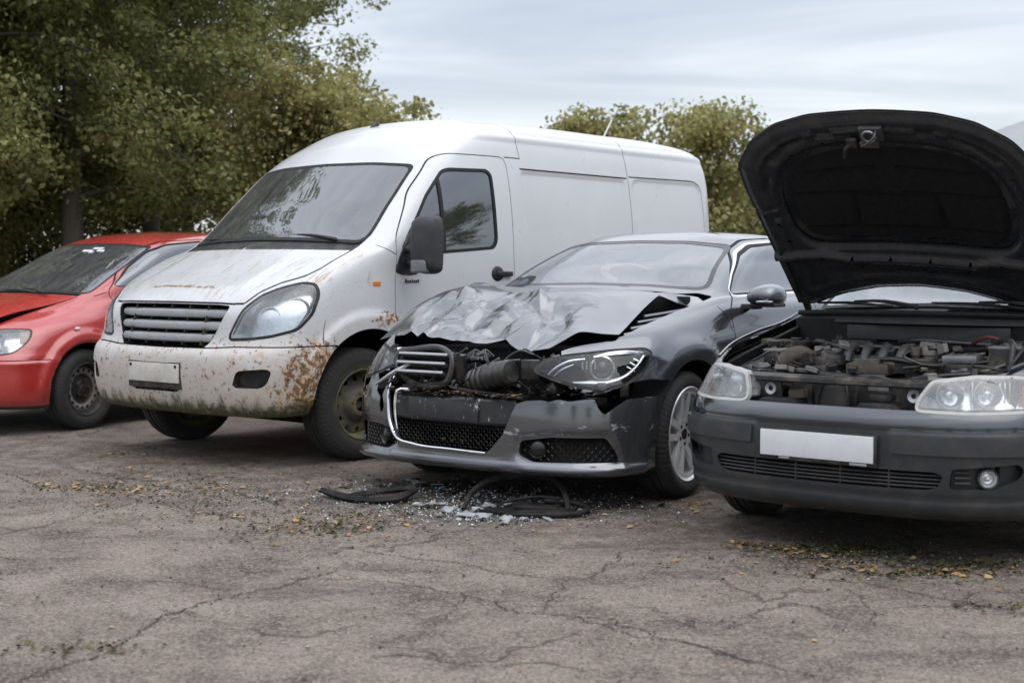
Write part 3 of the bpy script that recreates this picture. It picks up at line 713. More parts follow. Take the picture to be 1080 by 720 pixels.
def make_tree(label, loc, h, rad, base, mat, seed, nl=26, nper=95, lsize=.12, group='trees along the edge of the lot', lean=(0, 0), rotz=0.):
    root = empty('tree', label, 'tree', loc, rotz, group); r = random.Random(seed); b = MB(); tips = []; rads = []
    top = Vector((lean[0], lean[1], h * .86)); tr = [Vector((0, 0, -.05)), Vector((.06 * r.uniform(-1, 1), .06, h * .22)), Vector((lean[0] * .4 + .1 * r.uniform(-1, 1), lean[1] * .4, h * .5)), top]
    tk = curve(np.array([tuple(v) for v in tr]), 22); r0 = .013 * h + .02; b.tube(tk, [r0 * 1.25, r0, r0 * .8, r0 * .5, r0 * .12], 10)
    for k in range(nl):
        f = base / h + (1 - base / h) * ((k + r.random()) / nl) ** .9 * .86; p = np.array([np.interp(f / .86 * 21, np.arange(22), tk[:, q]) for q in range(3)])
        zr = (p[2] - base) / (h - base); wd = rad * (math.sin(math.pi * min(1, max(0.03, zr * .80 + .17))) ** .75) * r.uniform(.65, 1.12); a = k * 2.4 + r.uniform(-.5, .5); up = r.uniform(.05, .45) + .5 * zr
        e = p + np.array([math.cos(a) * wd, math.sin(a) * wd, wd * up - (.35 * wd if zr < .25 else 0)]); md = p * .5 + e * .5 + np.array([r.uniform(-.2, .2), r.uniform(-.2, .2), .12 * wd])
        lr = r0 * .34 * (1 - .6 * zr); cv = curve(np.array([p, md, e]), 9); b.tube(cv, [lr, lr * .6, lr * .15], 6)
        for q in range(2, 9):
            for _ in range(2):
                o = np.array([r.gauss(0, .34), r.gauss(0, .34), r.gauss(0, .26)]) * (.45 + .09 * wd) * 1.5; c = cv[q] + o; tips.append(c); rads.append(r.uniform(.20, .55) * (.75 + .1 * rad))
                if _ == 0 and q % 2 == 0: b.tube([cv[q], (cv[q] + c) / 2 + np.array([0, 0, .04]), c], [lr * .35, lr * .2, .004], 5)
    for _ in range(10): tips.append(np.array([lean[0] + r.gauss(0, .3 * rad), lean[1] + r.gauss(0, .3 * rad), h * r.uniform(.84, 1.0)])); rads.append(r.uniform(.25, .45))
    b.build('trunk', M['bark'], root, sharp=60); leaf_mesh('crown', np.array(tips), np.array(rads), nper, lsize, mat, root, seed); return root
def plant_trees():
    gl = 'trees in the dense stand behind the red car'; gr = 'yellowing trees beyond the van roof'
    A = make_tree('tall olive tree right behind the van windscreen, tallest crown against the sky', (-6.0, 19.0, 0), 8.8, 2.7, 2.0, M['leaf_a'], 11, 36, 165, .068, gl)
    B = make_tree('broad olive tree standing over the red car roof', (-7.3, 16.8, 0), 8.4, 3.2, 2.5, M['leaf_a'], 23, 36, 165, .066, gl)
    Cc = make_tree('low yellowing tree whose branch tips reach over the van roof', (-2.75, 20.5, 0), 3.75, 1.6, .9, M['leaf_b'], 31, 26, 120, .07, gl)
    def cp(o, label, loc, rz, s, grp):
        c = copy_tree(o); c.location = loc; c.rotation_euler.z = rz; c.scale = (s, s, s * random.uniform(.95, 1.05)); c['label'] = label; c['group'] = grp; return c
    cp(A, 'dark olive tree at the left edge of the photo, trunk clear of the red bonnet', (-8.6, 19.6, 0), 2.1, 1.0, gl)
    cp(B, 'tree half hidden between the two tallest crowns of the stand', (-5.8, 22.5, 0), 1.2, 1.05, gl)
    cp(A, 'tree at the back of the stand, farthest left above the red windscreen', (-10.6, 22.0, 0), 4.0, 1.08, gl)
    cp(Cc, 'low bushy tree filling the gap under the tall crowns behind the red roof', (-6.4, 25.0, 0), 2.2, .95, gl)
    cp(Cc, 'low bushy tree in the shade by the left trunks', (-8.0, 23.0, 0), .7, .9, gl)
    for k, (x, y, rz, s) in enumerate([(-9.6, 26.5, .4, 1.), (-6.2, 27.0, 2.4, 1.)]): cp((A, B, A)[k], ('deep background tree at the left end of the stand', 'deep background tree seen through gaps in the middle of the stand', 'deep background tree beyond the left frame edge')[k], (x, y, 0), rz, s, gl)
    D_ = make_tree('rounded yellowing tree left of the pair above the van roof', (1.75, 29.5, 0), 4.55, 1.2, .9, M['leaf_b'], 47, 22, 46, .095, gr)
    E_ = make_tree('yellowing tree between the van rear and the open bonnet', (3.85, 28.0, 0), 4.4, 1.25, .5, M['leaf_b'], 53, 24, 48, .095, gr)
    cp(D_, 'lower yellowing tree showing between van rear and raised bonnet', (5.0, 30.0, 0), 2.0, .74, gr)
    # the far sides of the lot, seen only as reflections in paint and glass
    go = 'trees on the far sides of the lot'
    for k, (x, y, rz, s) in enumerate([(24, 12, .3, .85), (23, 4, 2.2, .75), (27, -5, 4.1, .85), (22, -14, 1.0, .7), (12, -24, 3.0, .75), (2, -28, 5.0, .7), (-8, -26, 2.0, .8), (-17, -20, .5, .85), (-24, -8, 4.4, .85), (-25, 3, 1.4, .85)]):
        cp((A, B)[k % 2], 'olive tree standing around the lot behind the photographer', (x, y, 0), rz, s, go)
plant_trees()
def make_building():
    root = empty('outbuilding', 'white single-storey outbuilding with shallow grey sheet roof behind the raised bonnet', 'building', (8.75, 26.0, 0))
    wl = simple('white_render', (.66, .67, .68), .85, var=.08, scale=4, bump=.2, bscale=60)
    MB().box((5, 3.5, 1.6), (10, 7, 3.3), bev=.01).build('wall', wl, root)
    m, g, b = newmat('grey_sheet_roof'); x, y, z = g.sep(); wv = g.m('SINE', g.mul(g.m('ADD', x, y), 40.)); n = g.noise(scale=1.8, detail=7, rough=.65)
    setp(g, b, Base_Color=g.mix(n, (.19, .205, .215), (.31, .325, .335)), Roughness=.55, Normal=g.bump(g.m('ADD', wv, g.mul(n, .5)), .5, .03))
    V = [(-.45,-.45,3.36),(10.45,-.45,3.36),(10.45,7.45,3.36),(-.45,7.45,3.36),(4.0,3.5,5.05),(6.0,3.5,5.05),(-.45,-.45,3.28),(10.45,-.45,3.28),(10.45,7.45,3.28),(-.45,7.45,3.28)]
    mkobj('roof', np.array(V, float), [(0,1,5,4),(1,2,5),(2,3,4,5),(3,0,4),(6,9,8,7),(0,6,7,1),(1,7,8,2),(2,8,9,3),(3,9,6,0)], m, root, smooth=False)
    gt_ = MB(); gt_.tube([(-.50,-.50,3.30),(10.5,-.50,3.30),(10.5,7.5,3.30),(-.50,7.5,3.30),(-.50,-.50,3.30)], .06, 8); gt_.tube([(9.7,-.46,3.28),(9.7,-.06,3.0),(9.7,-.06,.05)], .045, 8); gt_.build('gutter', M['black'], root)
    for k in range(3):
        w = MB(); w.box((2.2 + 2.6 * k, -.012, 1.75), (1.1, .06, 1.1), bev=.01); o = w.build('window', M['trim'], root); MB().box((2.2 + 2.6 * k, -.03, 1.75), (.96, .04, .96), bev=.004).build('pane', M['sideglass'], o)
make_building()
# ------------------------------------------------------------------ white high-roof van
def van_net():
    # columns: front centre, .40, .75 corner, side front, arch, axle, door, pillar, mid, rear, rear corner, rear centre
    rows = [
     [(.80,0,.315),(.79,.40,.315),(.71,.75,.315),(.58,.89,.32),(.42,.93,.33),(0,.94,.34),(-.7,.94,.34),(-1.45,.95,.34),(-2.9,.95,.34),(-4.08,.95,.36),(-4.25,.85,.40),(-4.30,0,.40)],
     [(.86,0,.355),(.85,.40,.355),(.76,.77,.355),(.625,.92,.365),(.44,.955,.385),(0,.96,.38),(-.7,.965,.38),(-1.45,.97,.38),(-2.9,.97,.38),(-4.10,.97,.40),(-4.27,.87,.43),(-4.33,0,.43)],
     [(.905,0,.50),(.89,.40,.50),(.80,.78,.495),(.655,.935,.495),(.45,.97,.495),(0,.97,.49),(-.7,.975,.49),(-1.45,.98,.49),(-2.9,.98,.49),(-4.10,.98,.5),(-4.28,.88,.51),(-4.34,0,.51)],
     [(.91,0,.62),(.895,.40,.62),(.805,.785,.615),(.66,.942,.615),(.45,.977,.615),(0,.98,.61),(-.7,.982,.61),(-1.45,.985,.61),(-2.9,.985,.61),(-4.10,.985,.62),(-4.28,.88,.62),(-4.34,0,.62)],
     [(.895,0,.695),(.88,.40,.695),(.79,.78,.70),(.645,.938,.705),(.44,.972,.71),(0,.985,.71),(-.7,.985,.70),(-1.45,.987,.70),(-2.9,.987,.70),(-4.10,.985,.70),(-4.28,.88,.70),(-4.33,0,.70)],
     [(.855,0,.735),(.84,.40,.735),(.755,.765,.745),(.62,.928,.755),(.425,.968,.77),(0,.987,.77),(-.7,.985,.77),(-1.45,.987,.77),(-2.9,.987,.77),(-4.11,.985,.77),(-4.28,.88,.77),(-4.33,0,.77)],
     [(.80,0,.95),(.79,.40,.95),(.71,.735,.955),(.565,.91,.965),(.39,.958,.98),(0,.983,1.0),(-.7,.98,1.0),(-1.45,.985,1.0),(-2.9,.985,1.0),(-4.12,.98,1.0),(-4.28,.88,1.0),(-4.33,0,1.0)],
     [(.735,0,1.045),(.72,.40,1.045),(.63,.70,1.06),(.485,.875,1.09),(.33,.945,1.12),(-.03,.978,1.15),(-.72,.978,1.15),(-1.45,.98,1.15),(-2.9,.98,1.15),(-4.12,.975,1.15),(-4.28,.87,1.15),(-4.33,0,1.15)],
     [(.45,0,1.195),(.435,.40,1.19),(.37,.68,1.205),(.255,.835,1.235),(.13,.92,1.265),(-.12,.972,1.275),(-.73,.974,1.28),(-1.45,.977,1.28),(-2.9,.977,1.28),(-4.13,.97,1.28),(-4.28,.865,1.28),(-4.33,0,1.28)],
     [(.10,0,1.375),(.08,.40,1.37),(.02,.68,1.36),(-.045,.83,1.355),(-.13,.905,1.365),(-.28,.96,1.375),(-.75,.97,1.38),(-1.45,.973,1.38),(-2.9,.973,1.38),(-4.13,.965,1.38),(-4.28,.86,1.38),(-4.33,0,1.38)],
     [(-.265,0,1.68),(-.28,.40,1.675),(-.325,.655,1.66),(-.385,.795,1.65),(-.455,.865,1.655),(-.56,.912,1.66),(-.85,.935,1.66),(-1.45,.95,1.66),(-2.9,.952,1.66),(-4.14,.945,1.66),(-4.29,.84,1.66),(-4.34,0,1.66)],
     [(-.575,0,1.955),(-.59,.40,1.945),(-.63,.625,1.93),(-.68,.755,1.915),(-.745,.815,1.92),(-.85,.858,1.925),(-1.05,.885,1.93),(-1.47,.905,1.93),(-2.9,.912,1.93),(-4.16,.905,1.93),(-4.31,.80,1.93),(-4.35,0,1.93)],
     [(-.72,0,2.08),(-.735,.40,2.065),(-.77,.60,2.035),(-.83,.72,2.02),(-.90,.775,2.03),(-1.0,.82,2.05),(-1.18,.848,2.065),(-1.5,.868,2.07),(-2.9,.88,2.07),(-4.17,.87,2.06),(-4.31,.76,2.06),(-4.34,0,2.07)],
     [(-1.0,0,2.225),(-1.01,.40,2.20),(-1.03,.57,2.15),(-1.08,.67,2.13),(-1.14,.715,2.135),(-1.22,.755,2.155),(-1.36,.785,2.18),(-1.62,.805,2.195),(-2.9,.82,2.20),(-4.14,.80,2.185),(-4.27,.68,2.175),(-4.30,0,2.19)],
     [(-1.35,0,2.30),(-1.35,.33,2.285),(-1.36,.47,2.255),(-1.39,.54,2.24),(-1.43,.575,2.24),(-1.49,.61,2.245),(-1.6,.65,2.255),(-1.8,.68,2.26),(-2.9,.69,2.265),(-3.95,.66,2.245),(-4.08,.54,2.23),(-4.12,0,2.24)],
     [(-1.9,0,2.34),(-1.92,0,2.34),(-1.95,0,2.34),(-2.0,0,2.34),(-2.05,0,2.34),(-2.1,0,2.34),(-2.2,0,2.34),(-2.4,0,2.34),(-2.9,0,2.335),(-3.4,0,2.32),(-3.5,0,2.31),(-3.55,0,2.31)],
    ]
    return np.array(rows, float)
def make_van(label, cat, loc, th):
    car = empty('delivery_van', label, cat, loc, R(-90 - th))
    P = net(van_net(), .022, .55)
    N = gridnormals(P); V = P.reshape(-1, 3); x, y, z = V.T
    d = np.zeros(len(V))
    side = sst(y, .6, .75)
    # flared arches, side crease, recessed side panels, roof rib
    for cx in (0., -3.30):
        r = np.hypot(x - cx, z - .36); d += side * .020 * (sst(r, .60, .55)) * sst(z, .3, .45)
    d -= side * .012 * sst(-sdpoly(pr(V, 'xz'), fillet([(-1.60,1.02),(-2.93,1.02),(-2.93,1.915),(-1.60,1.915)], .05)), 0, .02)
    d -= side * .012 * sst(-sdpoly(pr(V, 'xz'), fillet([(-3.00,1.02),(-4.0,1.02),(-4.02,1.93),(-3.00,1.93)], .12)), 0, .02)
    d -= side * .008 * sst(np.abs(z - .905), .012, .004) * sst(-x, 1.55, 1.6)
    d += side * .010 * sst(np.abs(z - 2.145), .03, .012) * sst(-x, 1.1, 1.25)
    # bonnet: raised centre, and the dent line of the lip
    hood = sst(x, .05, .15) * sst(z, 1.05, 1.1); d += .012 * hood * sst(np.abs(y), .60, .5)
    P2 = (V + N.reshape(-1, 3) * d[:, None]).reshape(P.shape)
    S = Soup.grid(P2)
    if (S.N * (S.V - np.array([-1.8, 0, 1.2]))).sum(1).mean() < 0: S.N = -S.N; S.T = S.T[:, ::-1]
    paintm = M['van']
    # ---- openings
    for cx in (0., -3.30):
        a = S.take(circ('xz', (cx, .36), .475, both(gt('y', .55), lt('z', .9))))
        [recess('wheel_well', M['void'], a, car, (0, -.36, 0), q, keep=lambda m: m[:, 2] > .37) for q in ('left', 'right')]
    ws = S.take(poly('yz', [(-.3,1.40),(0,1.405),(.45,1.395),(.815,1.375),(.845,1.40),(.765,1.89),(.73,1.915),(.45,1.935),(0,1.943),(-.3,1.94)], .03, 0, both(gt('x', -.85), lt('x', .3))))
    sealw = ws.cut(poly('yz', [(-.3,1.42),(0,1.425),(.45,1.415),(.80,1.395),(.82,1.42),(.745,1.875),(.715,1.898),(.45,1.918),(0,1.926),(-.3,1.92)], .03)(ws.V))
    ws_glass, ws_seal = sealw
    part('windscreen', M['ws_van'], ws_glass.shift(-.004), car, t=.004, inner=False)
    part('windscreen_seal', M['rubber'], ws_seal.shift(-.003), car, t=.01)
    cw = S.take(poly('yz', [(0,1.338),(.5,1.333),(.86,1.325),(.90,1.40),(.84,1.41),(.45,1.42),(0,1.42)], 0, 0, both(gt('x', -.2), lt('x', .25), lt('y', .84))))
    part('cowl_panel', M['black'], cw.shift(-.012), car, t=.01)
    # side windows (front door), split by a bar
    win = [(-.30,1.335),(-.60,1.70),(-.79,1.875),(-.86,1.895),(-1.24,1.905),(-1.285,1.87),(-1.285,1.40),(-1.24,1.345),(-.55,1.30)]
    wn = S.take(poly('xz', win, .03, 0, gt('y', .5)))
    g_, seal = wn.cut(poly('xz', win, .03, -.022)(wn.V))
    bar = g_.take(poly('xz', [(-.705,1.2),(-.735,1.2),(-.765,2.0),(-.735,2.0)], 0)); tri = g_
    for sd_ in ('left', 'right'):
        part('door_window', M['sideglass'], tri.shift(-.008), car, sd_, t=.004, inner=False)
        part('window_seal', M['rubber'], Soup(np.concatenate([seal.V, bar.V]), np.concatenate([seal.N, bar.N]), np.concatenate([seal.T, bar.T + len(seal.V)])), car, sd_, t=.012)
    # headlamp outline in (y,z) seen from the front
    diag = ((-.45, .89, 0), (0, 0, 1))
    # project on a plane turned 27 degrees: s = y*.89 - x*.45
    HLs = [(.160,.785),(.200,.865),(.255,.965),(.345,1.045),(.455,1.092),(.565,1.120),(.640,1.112),(.662,1.055),(.640,.935),(.580,.845),(.440,.808),(.300,.790)]
    lamp = S.take(poly(diag, HLs, .028, .013, both(gt('x', .1), gt('y', .3))))
    lens, frame = lamp.cut(poly(diag, HLs, .028, -.006)(lamp.V))
    for sd_ in ('left', 'right'):
        h = empty('headlight', parent=car)
        part('lens', M['lens'], lens.shift(.002), h, sd_, t=.004, inner=False)
        part('lamp_rim', M['black'], frame.shift(-.006), h, sd_, t=.02)
        recess('lamp_bowl', M['reflector'], lens.shift(-.004), h, (-.10, -.02, 0), sd_)
        s = 1 if sd_ == 'left' else -1
        b = MB()
        for (px_, py_, pz_, rr) in ((.60,.715,.90,.068),(.47,.83,.96,.062),(.36,.87,1.05,.045)):
            nrm = Vector((.86, .5, .1)).normalized(); Mx = Matrix.Translation((px_ - .03, py_ * s, pz_)) @ Vector((nrm.x, nrm.y * s, nrm.z)).to_track_quat('Z', 'Y').to_matrix().to_4x4()
            b.lathe([(rr, .045), (rr * .97, .02), (rr * .8, -.01), (rr * .45, -.03), (0, -.035)], 28, Mx, 'z'); b.lathe([(0, .02), (rr * .2, .015), (rr * .25, -.03)][::-1], 14, Mx, 'z')
            b.lathe([(rr, .045), (rr * 1.08, .045), (rr * 1.1, .0)][::-1], 28, Mx, 'z')
        b.build('reflector', M['reflector'], h)
    # grille opening with slats
    GR = [(-.3,.995),(0,.995),(.46,.992),(.555,.985),(.52,.90),(.45,.77),(.40,.725),(0,.722),(-.3,.722)]
    gr = S.take(poly('yz', GR, .02, 0, gt('x', .5)))
    recess('grille_cavity', M['void'], gr, car, (-.09, 0, -.0))
    sl = MB()
    for zc, half in ((.935,.52),(.86,.485),(.785,.445)):
        ys = np.linspace(-half, half, 25); 
        V_, F_ = [], []
        xs = lambda yy, zz: .862 - .30 * (zz - .735) - .26 * abs(yy) ** 2.4 - .012
        prof = [(0.0, -.026), (.012, -.018), (.017, .0), (.010, .017), (-.005, .023), (-.05, .027), (-.055, .020), (-.02, .004), (-.012, -.018)]
        for yy in ys:
            for (a, c) in prof: V_.append((xs(yy, zc) + a, yy, zc + c))
        k = len(prof)
        for i in range(len(ys) - 1):
            for j in range(k): F_.append((i * k + j, i * k + (j + 1) % k, (i + 1) * k + (j + 1) % k, (i + 1) * k + j))
        F_ += [tuple(range(k)), tuple(range((len(ys) - 1) * k, len(ys) * k))[::-1]]
        o = MB().add(V_, F_).build('grille_slat', M['slat'], car, sharp=40)
    rb = MB()
    for yy in (-.36, -.18, 0, .18, .36): rb.box((.775, yy, .86), (.05, .008, .26), (0, R(-17), 0), .002)
    rb.build('grille_ribs', M['black'], car)
    # bumper: separate skin below the shut line, with fog recesses
    bump = S.take(both(lambda V: V[:, 2] - (.725 + .012 * sst(V[:, 1], .4, .7)), gt('x', .29), lambda V: .0 - V[:, 0] + .30))
    S.take(both(lambda V: V[:, 2] - (.733 + .012 * sst(V[:, 1], .4, .7)), gt('x', .285)))
    FOG = [(.50,.50),(.53,.595),(.74,.615),(.775,.60),(.735,.525),(.70,.495)]
    fogd = ((-.30, .954, 0), (0, 0, 1)); FOGs = [(.38,.497),(.415,.60),(.60,.615),(.635,.60),(.605,.525),(.565,.495)]
    fog = bump.take(poly(fogd, FOGs, .02, 0, gt('x', .5)))
    [recess('fog_recess', M['black'], fog, car, (-.055, -.01, 0), q) for q in ('left', 'right')]
    low = bump.take(poly('yz', [(-.1,.505),(.235,.505),(.235,.452),(-.1,.452)], 0, 0, gt('x', .5)))
    recess('air_slot', M['void'], low, car, (-.05, 0, 0))
    b = MB()
    for zc in (.468, .488): b.box((.893, 0, zc), (.012, .46, .006), bev=.002)
    for yy in np.linspace(-.2, .2, 9): b.box((.893, yy, .478), (.012, .005, .05), bev=.001)
    b.build('air_slot_bars', M['black'], car)
    lipg = bump.take(both(line('yz', [(-1, .425), (2, .425)], .003), gt('x', .25))); [part('bumper_groove', M['void'], lipg.shift(-.006), car, q, t=.003) for q in ('left', 'right')]
    part('bumper', paintm, bump, car, t=.008)
    # ---- shut lines
    gro = []
    g1 = S.take(line(((-.45,.89,0),(0,0,1)), [(.18,.998),(.245,.998),(.325,1.070),(.43,1.124),(.515,1.150),(.565,1.168),(.635,1.216),(.735,1.32),(.776,1.366)], .006, 0, both(gt('y', .5), gt('x', -.16)))); gro.append(g1)
    g1 = S.take(line('yz', [(-.1,1.003),(.46,1.0),(.58,.995)], .006, 0, gt('x', .5))); gro.append(g1)
    door = [(-.235,.50),(-.235,1.10),(-.27,1.40),(-.50,1.72),(-.76,1.955),(-.88,1.995),(-1.42,2.0),(-1.455,1.96),(-1.455,.42)]
    gro.append(S.take(line('xz', door, .0035, .06, gt('y', .5))))
    gro.append(S.take(line('xz', [(-2.965,.40),(-2.965,2.33)], .004, 0, gt('y', .3))))
    gro.append(S.take(line('xz', [(-1.62,2.0),(-1.62,2.33)], .004, 0, gt('y', .3))))
    gro.append(S.take(line('xz', [(-1.45,2.0),(-1.62,2.0)], .004, 0, gt('y', .3))))
    gro.append(S.take(line('xz', [(-1.60,1.925),(-2.95,1.925)], .006, 0, gt('y', .5))))
    gro.append(S.take(line('xz', [(-2.98,1.938),(-3.9,1.945),(-4.02,1.90),(-4.04,1.05)], .005, .06, gt('y', .5))))
    gro.append(S.take(line('xz', [(-.13,1.36),(-.255,1.30)], .003, 0, gt('y', .5))))
    gro.append(S.take(line('xz', [(.40,.75),(.36,.9)], .003, 0, gt('y', .5))))
    V_ = np.concatenate([q.V for q in gro]); N_ = np.concatenate([q.N for q in gro]); k = np.cumsum([0] + [len(q.V) for q in gro]); T_ = np.concatenate([q.T + k[i] for i, q in enumerate(gro)])
    part('shut_lines', M['rubber'], Soup(V_, N_, T_).shift(-.006), car, t=.002)
    hood = S.take(both(lambda V: -(V[:, 0] + .02) , lambda V: 1.0 - V[:, 2], lambda V: (V[:, 1] - .86), lambda V: sdpoly(pr(V, ((-.45,.89,0),(0,0,1))), np.array([(-2,.99),(.245,.99),(.325,1.070),(.43,1.124),(.515,1.150),(.565,1.168),(.635,1.216),(.735,1.32),(.776,1.366),(.9,1.6),(-2,1.6)]))))
    part('bonnet', paintm, hood, car, t=.006)
    dr = poly('xz', door, .06, 0, gt('y', .5)); dsoup = S.take(dr)
    for sd_ in ('left', 'right'): part('door', paintm, dsoup, car, sd_, t=.006)
    part('body', paintm, S, car, t=.006)
    # ---- details
    for s in (1, -1):
        if s < 0: continue                                   # the right-hand mirror is gone
        m_ = empty('mirror', parent=car)
        MB().prism(chaikin([(-.255,1.17),(-.235,1.22),(-.42,1.50),(-.47,1.50),(-.47,1.20),(-.43,1.165)], 1), 'xz', .945 * s, .985 * s, .008).build('mirror_base', M['black'], m_)
        a = MB(); a.tube([(-.36,.96*s,1.335),(-.33,1.06*s,1.34),(-.32,1.22*s,1.335)], .028, 10, smooth=8); a.tube([(-.37,.96*s,1.245),(-.34,1.05*s,1.25),(-.33,1.13*s,1.29)], .024, 10, smooth=8); a.box((-.318,1.13*s,1.335), (.05,.16,.055), bev=.015); a.build('mirror_arm', M['trim'], m_)
        V_ = [];  prof = chaikin([(-.085,-.185),(.085,-.185),(.10,-.10),(.10,.14),(.07,.19),(-.07,.19),(-.10,.14),(-.10,-.10)], 2)
        hs = MB(); rings = [(-.385,1.0),(-.36,1.0),(-.31,.97),(-.275,.86),(-.262,.60)]
        F_ = []; n_ = len(prof)
        for (xx, k_) in rings:
            for (yy, zz) in prof: V_.append((xx, (1.165 + yy * k_) * s, 1.36 + zz * k_))
        for i in range(len(rings) - 1):
            for j in range(n_): F_.append((i * n_ + j, i * n_ + (j + 1) % n_, (i + 1) * n_ + (j + 1) % n_, (i + 1) * n_ + j))
        F_ += [tuple(range(n_)), tuple(range((len(rings) - 1) * n_, len(rings) * n_))]
        bm = bmesh.new(); vs = [bm.verts.new(v) for v in V_]; [bm.faces.new([vs[i] for i in f]) for f in F_]; bmesh.ops.recalc_face_normals(bm, faces=bm.faces)
        hs.bm(bm).build('mirror_housing', M['trim'], m_, sharp=50)
        MB().box((-.305,1.155*s,1.225), (.10,.13,.085), (0, 0, 0), bev=.02, seg=3).build('mirror_lamp', M['scuffgrey'], m_)
    for s in (1, -1):
        hd = MB(); hd.box((-1.33,.99*s,1.175), (.17,.035,.035), bev=.012, seg=3); hd.ball((-1.27,.975*s,1.175), (.07,.02,.055), 16); hd.build('door_handle', M['black'], car)
        MB().box((-.07,.975*s,1.115), (.07,.02,.034), bev=.008, seg=3).build('side_indicator', M['amber'], car)
        fl = MB(); fl.lathe([(0,.01),(.035,.006),(.045,-.004),(.046,-.03)], 20, Matrix.Translation((.77,.66*s,.555)) @ Vector((.9,.4*s,0)).to_track_quat('Z','Y').to_matrix().to_4x4(), 'z'); fl.build('fog_lamp', M['gloss'], car)
    bd = MB()                                                   # small dark maker's script on the door, too small to read
    for k_, (w_, h_) in enumerate([(.020,.026),(.012,.018),(.016,.018),(.010,.024),(.014,.018),(.016,.018),(.012,.024)]): bd.box((-.335 - k_ * .0195, .984, 1.118 + h_ / 2), (w_ * .8, .006, h_), bev=.002, seg=1)
    bd.build('door_badge', M['black'], car)
    pl = MB().box((.912,0,.567), (.014,.50,.118), (0, R(-1), 0), bev=.004); pl.build('plate', M['plate_dirty'], car)
    MB().box((.902,0,.553), (.016,.525,.165), bev=.006).build('plate_holder', M['black'], car)
    for s in (-1, 1): MB().cyl((.912,.225*s,.61), (.924,.225*s,.61), .010, 8).build('plate_screw', M['void'], car)
    make_wiper(car, (.02,.10,1.405), (-.03,-.66,1.415)); make_wiper(car, (-.02,.66,1.40), (.0,-.05,1.43))
    ae = MB(); ae.prism([(-1.0,2.215),(-1.10,2.24),(-1.06,2.275)], 'xz', -.02, .02, .006); ae.tube([(-1.05,0,2.26),(-1.28,0,2.42)], .004, 6); ae.build('roof_antenna', M['black'], car)
    ae = MB(); ae.tube([(-3.4,.35,2.28),(-3.55,.35,2.47)], .008, 6); ae.build('roof_stub', M['steel'], car)
    make_interior(car, .05, 1.31, .80, -.85, .65, 1.68, .42)
    MB().box((-1.75,0,1.4), (.02,1.7,1.3), bev=0).build('bulkhead', M['dash'], car)
    MB().box((-1.9,0,.42), (4.4,1.5,.12), bev=.02).box((.40,0,.285), (.62,1.36,.05), (0,R(-9),0), bev=.01).build('underbody', M['void'], car)  # second box: black tray added to darken below the bumper and hide the far tyre
    for (x_, y_) in ((0,.83),(0,-.83),(-3.30,.83),(-3.30,-.83)): make_wheel(car, 'van', x_, y_, .355, .225, .215, R(-4) if x_ == 0 else 0, moss=True)
    return car
M['slat'] = simple('grey_grille_slat', (.30, .315, .33), .5, var=.18, dust=.35)
M['scuffgrey'] = simple('scuffed_grey_plastic', (.16, .165, .17), .5, var=.7, scale=9)
def m_plate_dirty():
    m, g, b = newmat('dirty_blank_plate'); n = g.noise(scale=7, detail=8, rough=.7)
    c = g.mix(g.ss(n, .35, .75), (.52, .51, .48), (.40, .36, .31)); sp = g.ss(g.noise(scale=70, detail=4), .62, .7); c = g.mix(g.mul(sp, .7), c, (.2, .12, .07))
    setp(g, b, Base_Color=c, Roughness=.6); return m
M['plate_dirty'] = m_plate_dirty()
van = make_van('dirty white high-roof van with rusty mossy front bumper and grey slatted grille', 'van', (-1.66, 9.35, 0), 39)
def dash_things():
    o = van.matrix_basis if False else Matrix.Translation((-1.66, 9.35, 0)) @ Matrix.Rotation(R(-90 - 39), 4, 'Z')
    b = MB().box((0, 0, 0), (.08, .42, .035), (0, R(-10), R(4)), .004).build('cardboard_strip', simple('cardboard', (.36, .24, .14), .85, var=.15), None); b.matrix_world = o @ Matrix.Translation((-.20, -.42, 1.345)); tag(b, 'tan cardboard strip lying on the van dashboard behind the windscreen', 'cardboard')
    b = MB().box((0, 0, 0), (.12, .17, .004), (0, R(-6), R(15)), .001, 1).build('paper_note', simple('white_paper', (.7, .7, .68), .8, var=.05), None); b.matrix_world = o @ Matrix.Translation((-.17, .62, 1.325)); tag(b, 'white paper note lying at the right end of the van dashboard', 'paper')
dash_things()
